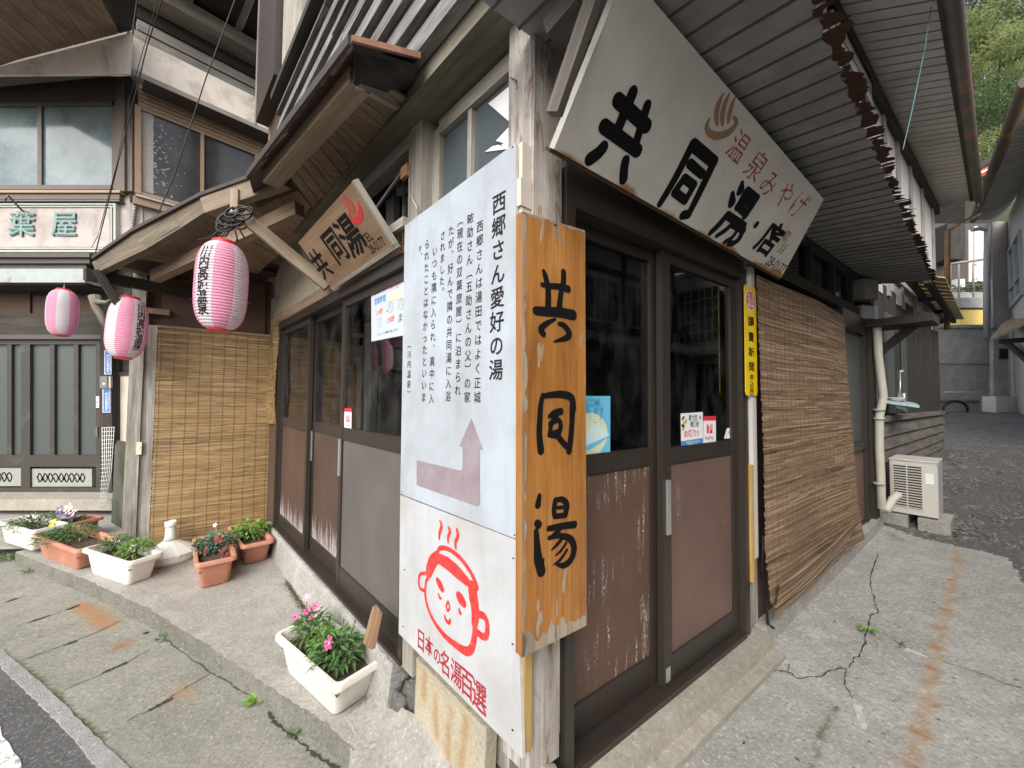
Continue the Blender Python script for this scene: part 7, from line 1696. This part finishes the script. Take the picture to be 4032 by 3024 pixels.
# larger stones, broken concrete and moss along the foot of the long wall
random.seed(31); bm = bmesh.new()
for _ in range(300):
    t_ = random.uniform(4.5, 9.4); o_ = abs(random.gauss(0, .22)) + .08 + (.35 if t_ < 5.4 else 0); p = FA.pt(t_, 0, o_); r_ = random.uniform(.012, .045); z_ = R_h(p.x, p.y) - .025; a = random.random() * 6; k_ = random.choice((4, 5))
    lo = [bm.verts.new(p + V((math.cos(a + k * 6.283 / k_) * r_ * random.uniform(.7, 1.3), math.sin(a + k * 6.283 / k_) * r_ * random.uniform(.7, 1.3), z_))) for k in range(k_)]
    hi = [bm.verts.new(v.co.lerp(V((p.x, p.y, z_)), .35) + V((0, 0, r_ * random.uniform(.35, .7)))) for v in lo]
    bm.faces.new(hi)
    for k in range(k_): bm.faces.new((lo[k], lo[(k + 1) % k_], hi[(k + 1) % k_], hi[k]))
tag(mk('rubble', bm, plain('pale_rubble', (.15, .147, .138), .95, .6, 14, .4, dirt=(.055, .065, .025), damt=(.5, .62), dsc=2.2)), 'pale rubble and mossy stones along the foot of the lapped wall', 'rubble', kind='stuff')
# loose gravel
random.seed(3); bm = bmesh.new()
for _ in range(9000):
    t_ = 4.1 + 9.5 * random.random() ** 1.5; o_ = random.uniform(.05, 3.4); p = FA.pt(t_, 0, o_)
    if inside(P2(p), pg_ap): continue
    r_ = random.uniform(.008, .024); z_ = R_h(p.x, p.y) - .02; a = random.random() * 6
    v = [bm.verts.new(p + V((math.cos(a + k * 2.1) * r_ * random.uniform(.7, 1.2), math.sin(a + k * 2.1) * r_ * random.uniform(.7, 1.2), z_))) for k in range(3)] + [bm.verts.new(p + V((random.uniform(-.3, .3) * r_, random.uniform(-.3, .3) * r_, z_ + r_ * .8)))]
    for f in ((0, 1, 3), (1, 2, 3), (2, 0, 3)): bm.faces.new([v[k] for k in f])
tag(mk('gravel_stones', bm, plain('grey_gravel_stone', (.15, .148, .14), .9, .6, 12)), 'loose grey gravel stones covering the alley past the concrete', 'gravel', kind='stuff')

# ------------------------------------------------------------------ wooded hillside behind the alley
bm = bmesh.new(); g = {}
for i in range(41):
    for j in range(31):
        x, y = 8 + i * 1.7, 20 + j * 1.6; z = -1 + max(0, (y - 20)) * .62 + max(0, x - 14) * .22 + .8 * math.sin(x * .6) * math.sin(y * .45); g[i, j] = bm.verts.new((x, y, z))
for i in range(40):
    for j in range(30): bm.faces.new((g[i, j], g[i + 1, j], g[i + 1, j + 1], g[i, j + 1]))
tag(mk('hill', bm, plain('leafy_hill_soil', (.035, .05, .018), .95, .4, 2), smooth=True), kind='structure')
random.seed(5)
def crown_mesh(R_, n, L, lobes):
    bm = bmesh.new(); lay = bm.verts.layers.float.new('tone')
    cs = [(V((random.gauss(0, .45), random.gauss(0, .45), random.gauss(.1, .42))) * R_, random.uniform(.28, .55) * R_, random.uniform(-.15, .2)) for _ in range(lobes)]
    for i in range(n):
        c, r_, tn = random.choice(cs); d = rnd_dir(); rr = r_ * (.55 + .45 * random.random() ** .5); p = c + V((d.x, d.y, d.z * .8)) * rr
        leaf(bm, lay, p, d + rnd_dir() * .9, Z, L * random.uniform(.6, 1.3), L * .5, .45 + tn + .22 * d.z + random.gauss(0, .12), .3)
    return bm
TREES = []
def make_tree(mat, R_, n, L, lobes, hgt):
    t = thing('woodland_tree', 'x', 'tree')
    bm = nb(); tube(bm, [V((0, 0, -1)), V((.1, .05, hgt * .5)), V((.05, .1, hgt + R_ * .4))], .22, 8, r1=.06)
    for k in range(6):
        a = k * 1.05; z0 = hgt * random.uniform(.55, 1); tube(bm, [V((.08, .05, z0)), V((math.cos(a) * R_ * .4, math.sin(a) * R_ * .4, z0 + R_ * .35)), V((math.cos(a) * R_ * .8, math.sin(a) * R_ * .8, z0 + R_ * .5))], .09, 6, r1=.02)
    mk('trunk', bm, M['bark'], t, local=True)
    o = mk('crown', crown_mesh(R_, n, L, lobes), mat, t, local=True); o.location = (0, 0, hgt)
    return t
protos = [make_tree(M['leaf_tree'], 2.6, 7500, .20, 16, 3.0), make_tree(M['leaf_tree2'], 2.8, 7500, .19, 18, 3.2), make_tree(M['leaf_tree'], 2.0, 5000, .17, 12, 2.2)]
def hz(x, y): return -1 + max(0, (y - 20)) * .62 + max(0, x - 14) * .22
tl_ = [(3800, 560, 22, 1, 'dark green woodland tree just above the red roof edge'), (3930, 380, 25, 0, 'yellowish leafy tree in the middle of the wooded hillside'), (3840, 240, 28, 0, 'pale yellow green tree beside the rusty gutter'), (3990, 480, 23, 1, 'dark tree above the stucco house gutter'),
       (3780, 90, 34, 1, 'high dark tree at the top left of the wooded hillside'), (3960, 170, 32, 2, 'small light green tree high on the hillside'), (4070, 300, 30, 0, 'light tree at the right edge of the wooded hillside'), (3880, 640, 20, 2, 'low bush-like tree peeping over the red roof'),
       (3900, 60, 38, 0, 'topmost tree against the pale sky'), (4060, 100, 36, 1, 'dark tree at the top right corner of the hillside'), (3750, 330, 30, 0, 'tree half hidden behind the rusty gutter'), (4120, 560, 24, 1, 'tree behind the stucco house roof')]
used = set()
for (x, y, d, k, lb) in tl_:
    o = protos[k]
    if k in used: o = copy_tree(o)
    used.add(k); p = at_depth(x, y, d); hgt = (3.0, 3.2, 2.2)[k]
    o.location = (p.x, p.y, p.z - hgt); o.rotation_euler = (0, 0, random.random() * 6.28); s = random.uniform(.92, 1.1); o.scale = (s, s, s); o['label'] = lb; o['group'] = 'trees on the hillside'
